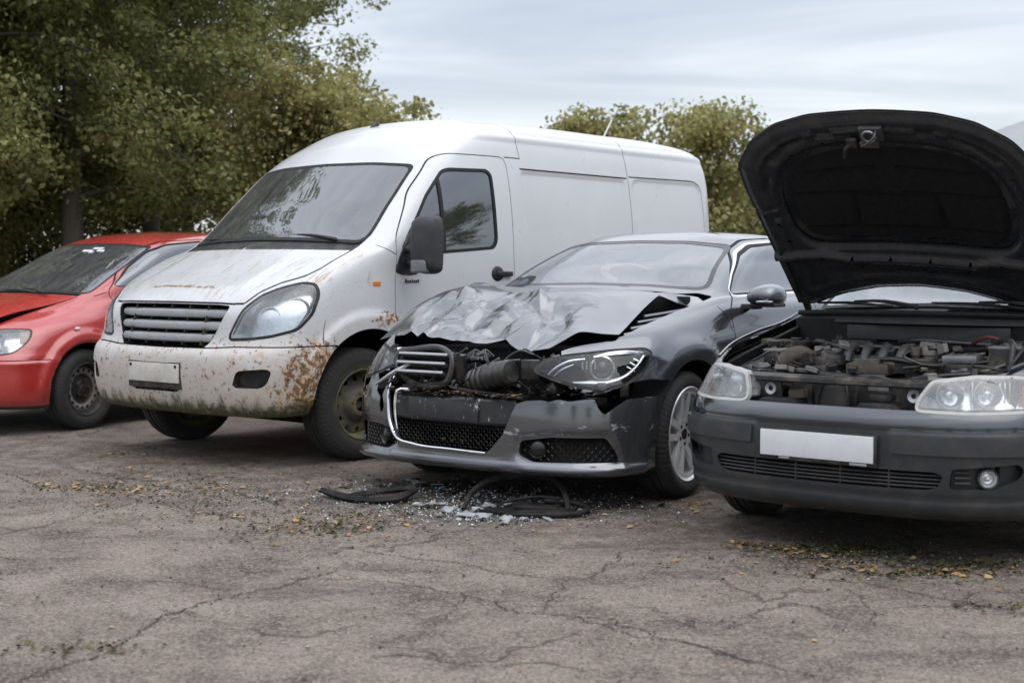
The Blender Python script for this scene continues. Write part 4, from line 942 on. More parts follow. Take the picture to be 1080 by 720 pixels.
# ------------------------------------------------------------------ control nets of the three cars (half bodies; x forward from the front axle, y left, z up)
def sedan_net():
    return np.array([
     [(.80,0,.185),(.78,.40,.185),(.69,.70,.18),(.56,.83,.18),(.42,.865,.18),(0,.87,.18),(-.45,.86,.18),(-1.3,.86,.18),(-2.2,.86,.18),(-3.0,.86,.20),(-3.55,.74,.25),(-3.65,0,.25)],
     [(.875,0,.215),(.855,.40,.215),(.755,.715,.21),(.61,.855,.205),(.44,.895,.20),(0,.895,.20),(-.45,.88,.20),(-1.3,.88,.20),(-2.2,.88,.20),(-3.0,.885,.22),(-3.6,.77,.27),(-3.72,0,.27)],
     [(.885,0,.30),(.862,.40,.30),(.755,.715,.295),(.605,.86,.29),(.435,.90,.285),(0,.90,.28),(-.45,.885,.28),(-1.3,.885,.28),(-2.2,.885,.28),(-3.0,.895,.30),(-3.63,.79,.33),(-3.75,0,.33)],
     [(.885,0,.45),(.862,.40,.45),(.75,.72,.445),(.60,.865,.44),(.43,.908,.435),(0,.908,.43),(-.45,.895,.42),(-1.3,.90,.42),(-2.2,.90,.42),(-3.0,.91,.44),(-3.65,.80,.45),(-3.78,0,.45)],
     [(.87,0,.575),(.848,.40,.575),(.735,.715,.575),(.585,.862,.575),(.42,.91,.575),(0,.918,.57),(-.45,.91,.57),(-1.3,.915,.57),(-2.2,.915,.57),(-3.0,.92,.58),(-3.66,.81,.60),(-3.79,0,.60)],
     [(.835,0,.68),(.815,.40,.68),(.70,.69,.68),(.55,.84,.685),(.395,.90,.69),(0,.922,.70),(-.45,.915,.71),(-1.3,.92,.72),(-2.2,.92,.72),(-3.0,.922,.73),(-3.66,.81,.75),(-3.79,0,.75)],
     [(.775,0,.79),(.755,.40,.79),(.64,.66,.785),(.49,.80,.785),(.35,.875,.795),(-.02,.912,.81),(-.46,.912,.84),(-1.3,.918,.86),(-2.2,.915,.87),(-3.0,.91,.88),(-3.65,.80,.89),(-3.78,0,.89)],
     [(.70,0,.855),(.68,.40,.852),(.56,.62,.85),(.42,.755,.86),(.28,.83,.875),(-.06,.875,.90),(-.47,.888,.95),(-1.3,.895,.97),(-2.2,.89,.98),(-3.0,.875,.99),(-3.62,.76,.99),(-3.74,0,.99)],
     [(.40,0,.955),(.38,.38,.95),(.29,.585,.945),(.19,.69,.945),(.08,.76,.955),(-.19,.815,.985),(-.50,.84,1.025),(-1.3,.845,1.04),(-2.2,.835,1.05),(-3.0,.81,1.04),(-3.5,.68,1.04),(-3.62,0,1.05)],
     [(-.30,0,1.085),(-.31,.38,1.08),(-.36,.58,1.07),(-.41,.675,1.065),(-.455,.73,1.065),(-.52,.775,1.07),(-.64,.795,1.075),(-1.3,.80,1.085),(-2.2,.785,1.09),(-2.9,.74,1.08),(-3.15,.6,1.08),(-3.3,0,1.09)],
     [(-.68,0,1.26),(-.69,.36,1.255),(-.73,.535,1.24),(-.77,.62,1.23),(-.81,.665,1.23),(-.87,.70,1.235),(-.99,.72,1.24),(-1.4,.72,1.25),(-2.1,.70,1.25),(-2.55,.64,1.22),(-2.75,.5,1.22),(-2.85,0,1.24)],
     [(-1.02,0,1.39),(-1.03,.34,1.385),(-1.06,.485,1.368),(-1.10,.555,1.358),(-1.14,.59,1.358),(-1.2,.618,1.362),(-1.28,.635,1.37),(-1.5,.645,1.378),(-2.0,.62,1.37),(-2.25,.57,1.345),(-2.35,.45,1.345),(-2.4,0,1.36)],
     [(-1.16,0,1.425),(-1.165,.33,1.42),(-1.185,.44,1.41),(-1.21,.49,1.402),(-1.24,.515,1.402),(-1.28,.54,1.405),(-1.35,.55,1.41),(-1.55,.555,1.415),(-1.95,.53,1.405),(-2.12,.48,1.39),(-2.2,.38,1.385),(-2.22,0,1.395)],
     [(-1.40,0,1.447),(-1.41,0,1.447),(-1.42,0,1.447),(-1.44,0,1.447),(-1.46,0,1.447),(-1.48,0,1.447),(-1.5,0,1.447),(-1.6,0,1.447),(-1.8,0,1.44),(-1.88,0,1.435),(-1.9,0,1.435),(-1.92,0,1.43)]], float)
def hatch_net():
    return np.array([
     [(.80,0,.205),(.785,.35,.205),(.70,.60,.205),(.55,.755,.205),(.40,.80,.205),(0,.81,.22),(-.45,.81,.20),(-1.3,.81,.20),(-2.2,.81,.2),(-2.9,.80,.22),(-3.3,.70,.25),(-3.4,0,.25)],
     [(.845,0,.238),(.83,.35,.238),(.745,.62,.238),(.585,.78,.238),(.415,.825,.238),(0,.83,.25),(-.45,.825,.23),(-1.3,.825,.23),(-2.2,.825,.23),(-2.9,.82,.25),(-3.35,.72,.28),(-3.45,0,.28)],
     [(.86,0,.33),(.845,.35,.33),(.76,.625,.33),(.595,.79,.33),(.42,.835,.33),(0,.84,.32),(-.45,.835,.31),(-1.3,.835,.31),(-2.2,.835,.31),(-2.9,.83,.32),(-3.38,.73,.35),(-3.48,0,.35)],
     [(.865,0,.44),(.85,.35,.44),(.765,.63,.44),(.60,.80,.44),(.425,.845,.44),(0,.85,.43),(-.45,.845,.43),(-1.3,.845,.43),(-2.2,.845,.43),(-2.9,.84,.44),(-3.38,.74,.45),(-3.5,0,.45)],
     [(.86,0,.535),(.845,.35,.535),(.76,.63,.535),(.595,.80,.535),(.42,.848,.535),(0,.855,.53),(-.45,.85,.53),(-1.3,.85,.53),(-2.2,.85,.53),(-2.9,.845,.54),(-3.38,.74,.55),(-3.5,0,.55)],
     [(.845,0,.605),(.83,.35,.605),(.745,.62,.605),(.58,.79,.61),(.41,.845,.615),(0,.858,.62),(-.45,.855,.62),(-1.3,.855,.62),(-2.2,.855,.62),(-2.9,.85,.63),(-3.38,.74,.64),(-3.5,0,.64)],
     [(.80,0,.65),(.785,.35,.65),(.71,.61,.655),(.55,.77,.665),(.39,.835,.68),(0,.858,.70),(-.45,.855,.71),(-1.3,.855,.72),(-2.2,.855,.73),(-2.9,.85,.74),(-3.37,.74,.75),(-3.48,0,.75)],
     [(.735,0,.755),(.72,.35,.755),(.645,.58,.76),(.49,.725,.775),(.345,.795,.79),(-.03,.835,.82),(-.46,.84,.85),(-1.3,.84,.87),(-2.2,.84,.88),(-2.9,.83,.89),(-3.3,.72,.90),(-3.4,0,.90)],
     [(.66,0,.80),(.645,.35,.80),(.565,.555,.81),(.42,.685,.825),(.29,.745,.845),(-.06,.79,.88),(-.48,.80,.93),(-1.3,.80,.95),(-2.2,.80,.95),(-2.9,.79,.96),(-3.2,.68,.96),(-3.3,0,.96)],
     [(.35,0,.89),(.34,.34,.885),(.27,.53,.885),(.17,.635,.89),(.07,.695,.905),(-.2,.745,.94),(-.52,.765,.98),(-1.3,.765,1.0),(-2.2,.765,1.0),(-2.9,.75,1.0),(-3.15,.65,1.0),(-3.2,0,1.0)],
     [(-.27,0,1.0),(-.28,.36,.995),(-.33,.54,.985),(-.38,.63,.985),(-.43,.68,.985),(-.50,.72,.99),(-.62,.74,1.0),(-1.3,.745,1.02),(-2.2,.745,1.03),(-2.9,.73,1.03),(-3.1,.62,1.03),(-3.15,0,1.03)],
     [(-.68,0,1.21),(-.69,.34,1.205),(-.73,.50,1.195),(-.77,.575,1.19),(-.81,.615,1.19),(-.87,.645,1.195),(-.99,.665,1.20),(-1.4,.67,1.21),(-2.1,.67,1.22),(-2.7,.65,1.2),(-2.9,.5,1.2),(-2.95,0,1.21)],
     [(-1.05,0,1.37),(-1.06,.32,1.365),(-1.09,.45,1.35),(-1.13,.51,1.34),(-1.17,.545,1.34),(-1.22,.575,1.345),(-1.3,.59,1.35),(-1.5,.60,1.36),(-2.1,.60,1.36),(-2.5,.57,1.34),(-2.65,.45,1.34),(-2.7,0,1.35)],
     [(-1.25,0,1.41),(-1.26,.3,1.405),(-1.28,.4,1.395),(-1.31,.45,1.39),(-1.34,.47,1.39),(-1.38,.49,1.39),(-1.45,.50,1.395),(-1.6,.51,1.40),(-2.05,.51,1.40),(-2.3,.47,1.385),(-2.4,.38,1.38),(-2.45,0,1.385)],
     [(-1.5,0,1.43),(-1.51,0,1.43),(-1.52,0,1.43),(-1.54,0,1.43),(-1.56,0,1.43),(-1.58,0,1.43),(-1.6,0,1.43),(-1.7,0,1.43),(-1.9,0,1.43),(-2.0,0,1.425),(-2.02,0,1.425),(-2.04,0,1.42)]], float) * np.array([1, .962, 1])
def red_net():
    return np.array([
     [(.78,0,.20),(.765,.35,.20),(.68,.60,.195),(.53,.755,.19),(.40,.80,.185),(0,.81,.19),(-.45,.81,.19),(-1.3,.81,.19),(-2.2,.81,.19),(-2.7,.80,.21),(-3.1,.70,.25),(-3.2,0,.25)],
     [(.83,0,.26),(.815,.35,.26),(.725,.62,.255),(.57,.785,.25),(.42,.825,.245),(0,.83,.25),(-.45,.83,.25),(-1.3,.83,.25),(-2.2,.83,.25),(-2.7,.82,.27),(-3.15,.72,.3),(-3.25,0,.3)],
     [(.85,0,.38),(.835,.35,.38),(.745,.63,.375),(.585,.80,.37),(.43,.84,.365),(0,.845,.36),(-.45,.84,.36),(-1.3,.84,.36),(-2.2,.84,.36),(-2.7,.835,.38),(-3.2,.73,.4),(-3.3,0,.4)],
     [(.85,0,.49),(.835,.35,.49),(.745,.63,.488),(.585,.802,.486),(.43,.845,.484),(0,.855,.48),(-.45,.85,.48),(-1.3,.85,.48),(-2.2,.85,.48),(-2.7,.845,.49),(-3.2,.74,.5),(-3.3,0,.5)],
     [(.85,0,.535),(.835,.35,.535),(.745,.632,.535),(.585,.806,.533),(.43,.848,.53),(0,.858,.53),(-.45,.853,.53),(-1.3,.853,.53),(-2.2,.853,.53),(-2.7,.848,.54),(-3.2,.74,.55),(-3.3,0,.55)],
     [(.82,0,.57),(.805,.35,.57),(.72,.615,.57),(.56,.785,.57),(.41,.835,.57),(0,.858,.57),(-.45,.855,.58),(-1.3,.855,.58),(-2.2,.855,.58),(-2.7,.85,.59),(-3.2,.74,.6),(-3.3,0,.6)],
     [(.76,0,.66),(.745,.35,.66),(.66,.59,.66),(.51,.755,.665),(.37,.82,.67),(0,.855,.69),(-.45,.855,.70),(-1.3,.855,.72),(-2.2,.855,.73),(-2.7,.85,.74),(-3.2,.74,.75),(-3.3,0,.75)],
     [(.69,0,.745),(.675,.35,.745),(.59,.57,.75),(.45,.725,.755),(.32,.79,.77),(-.03,.835,.80),(-.40,.84,.85),(-1.3,.845,.87),(-2.2,.845,.88),(-2.7,.84,.89),(-3.2,.73,.90),(-3.3,0,.90)],
     [(.63,0,.79),(.615,.35,.79),(.53,.545,.795),(.39,.68,.81),(.27,.735,.83),(-.06,.785,.88),(-.38,.80,.94),(-1.3,.80,.96),(-2.2,.80,.97),(-2.7,.79,.98),(-3.1,.68,.98),(-3.2,0,.98)],
     [(.36,0,.90),(.35,.34,.895),(.28,.53,.89),(.19,.625,.895),(.10,.68,.91),(-.12,.735,.95),(-.37,.765,1.0),(-1.3,.775,1.03),(-2.2,.775,1.04),(-2.7,.76,1.05),(-3.05,.65,1.05),(-3.1,0,1.05)],
     [(.02,0,1.015),(.01,.36,1.01),(-.04,.55,1.0),(-.10,.645,1.0),(-.15,.69,1.005),(-.22,.725,1.015),(-.40,.75,1.04),(-1.3,.755,1.06),(-2.2,.755,1.08),(-2.7,.74,1.08),(-3.0,.62,1.08),(-3.05,0,1.09)],
     [(-.46,0,1.24),(-.47,.34,1.235),(-.51,.51,1.225),(-.555,.60,1.22),(-.595,.635,1.22),(-.65,.665,1.23),(-.78,.69,1.245),(-1.4,.70,1.27),(-2.1,.69,1.27),(-2.7,.67,1.25),(-2.9,.5,1.25),(-2.95,0,1.26)],
     [(-.90,0,1.435),(-.91,.32,1.43),(-.945,.47,1.42),(-.985,.54,1.415),(-1.02,.57,1.415),(-1.07,.595,1.42),(-1.17,.61,1.43),(-1.5,.62,1.455),(-2.1,.61,1.45),(-2.5,.59,1.42),(-2.75,.45,1.42),(-2.8,0,1.43)],
     [(-1.06,0,1.485),(-1.07,.3,1.48),(-1.10,.42,1.468),(-1.13,.475,1.46),(-1.16,.495,1.46),(-1.20,.515,1.465),(-1.28,.53,1.475),(-1.6,.54,1.50),(-2.05,.53,1.49),(-2.4,.50,1.46),(-2.55,.38,1.46),(-2.6,0,1.465)],
     [(-1.5,0,1.535),(-1.51,0,1.535),(-1.52,0,1.535),(-1.54,0,1.535),(-1.56,0,1.535),(-1.58,0,1.535),(-1.6,0,1.535),(-1.7,0,1.535),(-1.9,0,1.53),(-2.1,0,1.52),(-2.12,0,1.52),(-2.14,0,1.52)]], float)
# ------------------------------------------------------------------ grey saloon with a smashed front
from mathutils.geometry import delaunay_2d_cdt
from mathutils import noise as mnoise
def orient(S, c):
    if (S.N * (S.V - np.array(c))).sum(1).mean() < 0: S.N = -S.N; S.T = S.T[:, ::-1]
    return S
def tps(pts, q):
    """thin-plate surface through (x, y, z) points, evaluated at q (n, 2)"""
    P = np.asarray(pts, float); n = len(P); f = lambda r2: np.where(r2 > 1e-12, .5 * r2 * np.log(np.maximum(r2, 1e-12)), 0)
    K = f(((P[:, None, :2] - P[None, :, :2]) ** 2).sum(2)) + np.eye(n) * 2e-4; A = np.zeros((n + 3, n + 3)); A[:n, :n] = K; A[:n, n] = 1; A[:n, n + 1:] = P[:, :2]; A[n:, :n] = A[:n, n:].T
    w_ = np.linalg.solve(A, np.concatenate([P[:, 2], np.zeros(3)])); return f(((q[:, None] - P[None, :, :2]) ** 2).sum(2)) @ w_[:n] + w_[n] + q @ w_[n + 1:]
def crumple(name, outline, inner, mat, parent, folds=0, amp=.02, hot=None, seed=3, step=.008, t=.003):
    """buckled sheet steel: a smooth sheet through the given points, bent along many short sharp folds"""
    r = random.Random(seed); O = np.array(outline, float); x0, x1, y0, y1 = O[:, 0].min() - .03, O[:, 0].max() + .03, O[:, 1].min() - .03, O[:, 1].max() + .03
    gx, gy = np.meshgrid(np.arange(x0, x1, step), np.arange(y0, y1, step), indexing='ij'); q = np.stack([gx.ravel(), gy.ravel()], 1); z = tps([*outline, *inner], q); dz = np.zeros(len(z)); k = 0
    if folds: h = sst(q[:, 0], hot[0], hot[1]) * sst(hot[3] - q[:, 1], 0, .12) * sst(q[:, 1] - hot[2], 0, .2)
    warp = np.array([[mnoise.noise((a * 7, b * 7, 3.1)), mnoise.noise((a * 7, b * 7, 9.7))] for a, b in q]) * .022 if folds else 0
    qw = q + warp
    while k < folds:
        c = np.array([r.uniform(x0, x1), r.uniform(y0, y1)]); hh = sst(np.array(c[0]), hot[0], hot[1]) * sst(np.array(hot[3] - c[1]), 0, .12) * sst(np.array(c[1] - hot[2]), 0, .2)
        if r.random() > hh: continue
        k += 1; a = r.gauss(math.pi / 2, .75) if r.random() < .6 else r.uniform(0, 3.14); u = np.array([math.cos(a), math.sin(a)]); d = qw - c; al = d @ u; ac = d @ np.array([-u[1], u[0]])
        L = r.uniform(.08, .26); w1, w2 = r.uniform(.015, .05), r.uniform(.05, .15)
        if r.random() < .5: w1, w2 = w2, w1
        prof = np.maximum(0, 1 - np.where(ac > 0, ac / w1, -ac / w2)); win = np.maximum(0, 1 - np.abs(al) / L)
        dz += r.choice((1, 1, -1)) * amp * r.uniform(.35, 1.0) * prof * np.minimum(1, win * 1.6)
    if folds:                                                 # flat facets between the folds
        pts = [Vector((a, b)) for a in (x0, x1) for b in (y0, y1)]; hz = [0.] * 4
        while len(pts) < 96:
            p = Vector((r.uniform(x0, x1), r.uniform(y0, y1)))
            if min((p - o_).length for o_ in pts) > .055: pts.append(p); hz.append(r.gauss(0, 1) * amp * .62)
        tv, _, tf = delaunay_2d_cdt(pts, [], [], 0, 1e-6)[:3]; fz = np.zeros(len(q))
        for f_ in tf:
            A_ = np.array([[tv[i].x, tv[i].y] for i in f_]); Z_ = np.array([hz[min(range(len(pts)), key=lambda k2: (pts[k2] - tv[i]).length)] for i in f_]); M2 = np.linalg.inv(np.vstack([A_.T, np.ones(3)])); bc = M2 @ np.vstack([q.T, np.ones(len(q))]); ins = (bc > -1e-9).all(0); fz[ins] = Z_ @ bc[:, ins]
        z = z + (dz * .62 + fz) * h * (1 - .55 * sst(q[:, 0], .48, .62))
    P = np.stack([q[:, 0], q[:, 1], z], 1).reshape(gx.shape + (3,)); S = Soup.grid(P)
    if S.N[:, 2].mean() < 0: S.N = -S.N; S.T = S.T[:, ::-1]
    S = S.cut(poly('xy', O[:, :2], 0)(S.V))[0]; m_ = solid(S, t, False); return mkobj(name, m_[0], m_[2], mat, parent, normals=m_[1])
def hexmesh(path, z0, h_, cell=.036, bar=.006):
    """honeycomb guard along a curved path (x, y), standing up from z0"""
    b = MB(); P = curve(np.array(path, float), 60); t = chord(P); rows = int(h_ / (cell * .5)); cols = int(t[-1] / cell)
    at = lambda q: np.array([np.interp(q, t, P[:, 0]), np.interp(q, t, P[:, 1])])
    for i in range(rows + 1):
        for j in range(cols + 1):
            c = cell * (j + (.5 if i % 2 else 0)); pts = []
            for a, q in ((-.62, 0), (-.3, 1), (.3, 1), (.62, 0)):
                xy = at(min(max(c + cell * .5 * a, 0), t[-1])); pts.append((xy[0], xy[1], min(z0 + h_, z0 + cell * .5 * i + cell * .25 * q)))
            b.tube(pts, bar * .5, 4, cap=False)
    return b
def scatter_bits(b, n, box, size, seed=1, flat=.3):
    r = random.Random(seed)
    for _ in range(n):
        c = [r.uniform(box[0], box[1]), r.uniform(box[2], box[3]), r.uniform(box[4], box[5])]; s = r.uniform(*size)
        V = [(r.uniform(-1, 1) * s, r.uniform(-1, 1) * s, r.uniform(-flat, flat) * s) for _ in range(5)]
        bm = bmesh.new(); [bm.verts.new(v) for v in V]
        try:
            res = bmesh.ops.convex_hull(bm, input=bm.verts)
        except Exception: pass
        b.bm(bm, Matrix.Translation(c))
    return b
def sedan_half():
    P = net(sedan_net(), .013, .55); N = gridnormals(P); S0 = orient(Soup.grid(P), (-1.5, 0, .7)); V = S0.V; x, y, z = V.T
    d = np.zeros(len(V)); side = sst(y, .55, .72)
    for cx in (0., -2.80):
        r = np.hypot(x - cx, z - .345); d += side * .016 * sst(r, .53, .44) * sst(z, .2, .35)
    zl = .845 + .02 * (x + .5) * -1; d += side * .010 * sst(np.abs(z - (.80 + .035 * np.clip(-x, 0, 3))), .10, .0) * sst(-x, -.1, .3)       # shoulder line
    d -= side * .012 * sst(np.abs(z - .52), .16, .04) * sst(-x, .35, .6) * sst(x, -2.4, -2.2)
    sc = poly(((-.55, .835, 0), (0, 0, 1)), [(-.145,.37),(.028,.395),(.318,.395),(.37,.31),(.392,.232),(-.072,.225),(-.155,.27)], .02)(V)
    d -= sst(x, .4, .55) * .012 * sst(-sc, -.012, .008)
    d += sst(x, .35, .5) * .024 * sst(np.abs(z - .212), .030, .012)                              # lower blade stands proud and catches the sky
    S0.V = V + S0.N * d[:, None]; P2 = S0.V.reshape(P.shape); return orient(Soup.grid(P2), (-1.5, 0, .7))
M['sedan_glass'] = glass('saloon_windscreen_glass', (.55, .6, .63), .14, (.44, .47, .49), .9, refl=.10)
def make_sedan(loc, th):
    car = empty('crashed_car', 'dark grey saloon with smashed front and crumpled bonnet beside the white van', 'car', loc, R(-90 - th))
    full = sedan_half(); dg = ((-.55, .835, 0), (0, 0, 1)); sp, spd = M['sedan'], M['sedan_dark']
    HLs = [(-.065,.700),(-.01,.752),(.11,.774),(.34,.797),(.50,.803),(.535,.785),(.525,.742),(.49,.690),(.405,.636),(.285,.607),(.165,.625),(.04,.660)]
    halves = {}
    HOODR = [(.9,-.2),(.9,.30),(.70,.55),(.52,.70),(.40,.752),(.1,.772),(-.30,.792),(-.47,.785),(-.455,.70),(-.38,.615),(-.33,.40),(-.32,-.2)]
    for side in ('left', 'right'):
        S = full.copy(); L = side == 'left'; sgn = 1 if L else -1
        for cx in (0., -2.80):
            a = S.take(circ('xz', (cx, .345), .385, both(gt('y', .5), lt('z', .9))))
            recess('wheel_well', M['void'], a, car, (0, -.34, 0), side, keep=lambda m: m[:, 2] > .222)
        lamp = S.take(poly(dg, HLs, .03, .008, both(gt('x', .2), gt('y', .25))))
        lens, fr = lamp.cut(poly(dg, HLs, .03, -.006)(lamp.V))
        h = empty('headlight', parent=car)
        part('lens', M['lens_dark'] if L else M['lens_brown'], lens.shift(.001), h, side, t=.003, inner=False)
        part('lamp_rim', M['black'], fr.shift(-.004), h, side, t=.02)
        recess('lamp_bowl', M['lampblack'], lens.shift(-.006), h, (-.11, -.02, 0), side)
        nrm = Vector((.80, .58 * sgn, .08)).normalized()
        b = MB(); rb = MB()
        for (px_, py_, pz_, rr) in ((.590,.728,.711,.050),) if L else ((.54,.73,.72,.05),(.66,.56,.72,.045)):
            Mx = Matrix.Translation((px_, py_ * sgn, pz_)) @ nrm.to_track_quat('Z', 'Y').to_matrix().to_4x4()
            b.lathe([(rr, -.004), (rr * 1.1, .014), (rr * 1.25, .010), (rr * 1.32, -.01), (rr * 1.32, -.05)], 32, Mx, 'z'); rb.lathe([(0, .022), (rr * .45, .016), (rr * .8, 0), (rr, -.01)], 28, Mx, 'z')
        if L:                                                      # light-guide strips: bright swoosh above and below, chrome fins by the lens
            b.tube([(.755,.50,.667),(.735,.545,.712),(.70,.60,.745),(.645,.66,.757)], [.004,.008,.008,.005], 8, smooth=14)
            b.tube([(.735,.52,.658),(.72,.565,.70),(.685,.62,.73)], [.003,.006,.004], 8, smooth=12)
            b.tube([(.70,.62,.640),(.665,.69,.638),(.60,.765,.640),(.53,.82,.668),(.46,.855,.725),(.42,.868,.77)], [.005,.017,.015,.012,.009,.006], 8, smooth=22)
            b.tube([(.63,.70,.765),(.55,.755,.777),(.47,.815,.782),(.41,.855,.782)], [.007,.016,.017,.007], 8, smooth=14)
            for k in range(4): b.tube([(.66 - .012 * k,.655 + .017 * k,.705),(.66 - .012 * k,.655 + .017 * k,.745)], .005, 6)
            for k in range(3): b.tube([(.455 - .015*k,.835 + .01*k,.69 + .022*k),(.475 - .015*k,.80 + .01*k,.715 + .02*k)], .006, 6)
        b.build('light_guide' if L else 'reflector', M['reflector'], h); rb.build('projector_lens', M['gloss'] if L else M['reflector'], h)
        # bonnet opening and torn-open front
        S.take(poly('xy', HOODR, .02, 0, gt('z', .7)))
        S.take(both(gt('z', .84), gt('x', .42), lambda V: V[:, 1] - .735))
        if L: hole = [(-.1,.28),(.23,.282),(.315,.37),(.39,.535),(.44,.55),(.52,.556),(.56,.548),(.60,.562),(.655,.552),(.70,.560),(.757,.566),(.775,.52),(.798,.487),(.815,.50),(.845,.535),(.872,.562),(.94,.568),(.945,.64),(.905,.655),(.86,.64),(.80,.60),(.70,.59),(.62,.66),(.55,.80),(.5,.95),(-.1,.95)]
        else: hole = [(-.1,.28),(.235,.287),(.37,.305),(.43,.40),(.462,.56),(.475,.64),(.53,.70),(.50,.78),(.46,.90),(-.1,.90)]
        S.take(poly('yz', hole, .008, 0, gt('x', .27)))
        if not L:                                             # torn right corner of the bumper skin
            S.take(poly('yz', [(.485,.66),(.50,.585),(.522,.53),(.505,.47),(.53,.415),(.55,.47),(.545,.52),(.585,.545),(.575,.60),(.62,.66)], 0, 0, gt('x', .5)))
            S.take(poly('yz', [(.66,.64),(.69,.575),(.74,.56),(.70,.53),(.78,.545),(.80,.60),(.82,.64)], 0, 0, gt('x', .4)))
        # fog opening with honeycomb
        fg = [(-.125,.350),(.028,.373),(.300,.373),(.345,.31),(.368,.250),(-.06,.246),(-.135,.28)]
        fog = S.take(poly(dg, fg, .015, 0, gt('x', .45)))
        recess('fog_recess', M['void'], fog, car, (-.05, 0, 0), side)
        hx = hexmesh([(.832,.42*sgn),(.79,.58*sgn),(.715,.72*sgn),(.615,.82*sgn)], .255, .112, .040, .006); hx.build('fog_grille', M['gloss'], car)
        f = MB(); Mx = Matrix.Translation((.828, .50 * sgn, .312)) @ Vector((.85, .42 * sgn, 0)).to_track_quat('Z', 'Y').to_matrix().to_4x4()
        f.lathe([(0,.012),(.025,.010),(.038,.002),(.045,.010),(.047,-.03)], 24, Mx, 'z'); f.build('fog_lamp', M['gloss'], car)
        # bumper skin
        gro = []
        gro.append(S.take(line('xz', [(.60,.56),(.36,.575)], .003, 0, gt('y', .7)))) if not L else None
        bmp = S.take(both(lambda V: V[:, 2] - (.60 if not L else .572), lambda V: .355 + .12 * np.clip(V[:, 2] - .3, 0, .4) - V[:, 0]))
        gap = S.take(both(lambda V: V[:, 2] - .60, lambda V: .35 + .12 * np.clip(V[:, 2] - .3, 0, .4) - V[:, 0]))
        lipb = bmp.take(lambda V: V[:, 2] - .228)
        part('bumper', spd, bmp, car, side, t=.006); part('bumper_lip', sp, lipb, car, side, t=.006)
        # glass
        ws = S.take(poly('yz', [(-.3,1.115),(0,1.115),(.40,1.108),(.69,1.085),(.722,1.10),(.60,1.33),(.565,1.355),(.35,1.377),(0,1.385),(-.3,1.38)], .03, 0, both(gt('x', -1.2), lt('x', -.2))))
        gl, seal = ws.cut(poly('yz', [(-.3,1.13),(0,1.13),(.40,1.123),(.67,1.105),(.69,1.12),(.58,1.322),(.55,1.34),(.35,1.364),(0,1.372),(-.3,1.37)], .04)(ws.V)); halves.setdefault('ws', []).append((gl, seal, side))
        win = [(-.60,1.015),(-.70,1.12),(-1.02,1.315),(-1.22,1.372),(-1.6,1.385),(-2.0,1.37),(-2.30,1.30),(-2.62,1.12),(-2.55,1.075),(-1.6,1.05)]
        win = [(-.66,1.07),(-.80,1.17),(-1.02,1.29),(-1.20,1.345),(-1.5,1.362),(-1.95,1.355),(-2.25,1.28),(-2.58,1.13),(-2.55,1.10),(-1.6,1.085)]
        wn = S.take(poly('xz', win, .04, .021, gt('y', .45))); g_, se = wn.cut(poly('xz', win, .04, 0)(wn.V)); ch, se2 = se.cut(poly('xz', win, .04, .012)(se.V))
        pil = g_.take(poly('xz', [(-1.54,.9),(-1.62,.9),(-1.66,1.5),(-1.58,1.5)], 0)); qp = g_.take(poly('xz', [(-.6,1.0),(-.885,1.0),(-.915,1.4),(-.6,1.4)], 0))
        part('side_window', M['sideglass'], g_.shift(-.006), car, side, t=.004, inner=False); part('quarter_window', M['sideglass'], qp.shift(-.004), car, side, t=.004, inner=False)
        part('window_trim', M['chrome'], se2, car, side, t=.008); part('window_seal', M['rubber'], merge(ch, pil).shift(-.002), car, side, t=.01)
        door = [(-.46,.30),(-.47,.75),(-.50,.98),(-.62,1.045),(-.80,1.20),(-1.02,1.325),(-1.22,1.385),(-1.56,1.40),(-1.62,1.05),(-1.60,.50),(-1.58,.30)]
        gro.append(S.take(line('xz', door, .0035, .05, gt('y', .5)))); gro.append(S.take(line('xz', [(-1.58,.295),(-.46,.295)], .003, 0, gt('y', .5))))
        gro.append(S.take(line('xz', [(-.47,.86),(-.44,.95),(-.40,1.0)], .003, 0, gt('y', .5))))
        gro = [q for q in gro if q is not None]; part('shut_lines', M['rubber'], merge(*gro).shift(-.006), car, side, t=.002)
        dr = S.take(poly('xz', door, .05, 0, gt('y', .5))); part('door', sp, dr, car, side, t=.006)
        wing = S.take(both(gt('x', -.47), lambda V: V[:, 2] - 1.02, gt('y', .4))); part('front_wing', sp, wing, car, side, t=.005)
        part('body', sp, S, car, side, t=.006) if False else halves.setdefault('body', []).append((S, side))
        # mirror
        m_ = empty('mirror', parent=car)
        rings = [(-.685,.55),(-.655,.85),(-.60,1.0),(-.54,.95),(-.49,.70),(-.465,.35)]; prof = chaikin([(-.085,-.055),(.075,-.07),(.115,-.02),(.10,.055),(.03,.075),(-.07,.045)], 2); V_, F_ = [], []; n_ = len(prof)
        for xx, kk in rings:
            for a, c in prof: V_.append((xx - .12, (.99 + a * (.5 + .5 * kk)) * sgn, 1.055 + c * kk))
        for i in range(len(rings) - 1):
            for j in range(n_): F_.append((i * n_ + j, i * n_ + (j + 1) % n_, (i + 1) * n_ + (j + 1) % n_, (i + 1) * n_ + j))
        F_ += [tuple(range(n_)), tuple(range((len(rings) - 1) * n_, len(rings) * n_))]
        bm = bmesh.new(); vs = [bm.verts.new(v) for v in V_]; [bm.faces.new([vs[i] for i in f]) for f in F_]; bmesh.ops.recalc_face_normals(bm, faces=bm.faces)
        MB().bm(bm).build('mirror_housing', sp, m_, sharp=60)
        MB().box((-.70,1.01*sgn,1.005), (.14,.16,.022), bev=.01).box((-.70,.90*sgn,.995), (.09,.12,.03), (0,0,0), bev=.01).build('mirror_foot', M['black'], m_)
        MB().box((-.585,1.045*sgn,1.026), (.012,.11,.012), (0,0,R(-12)*sgn), bev=.004).build('mirror_indicator', M['chrome'], m_)
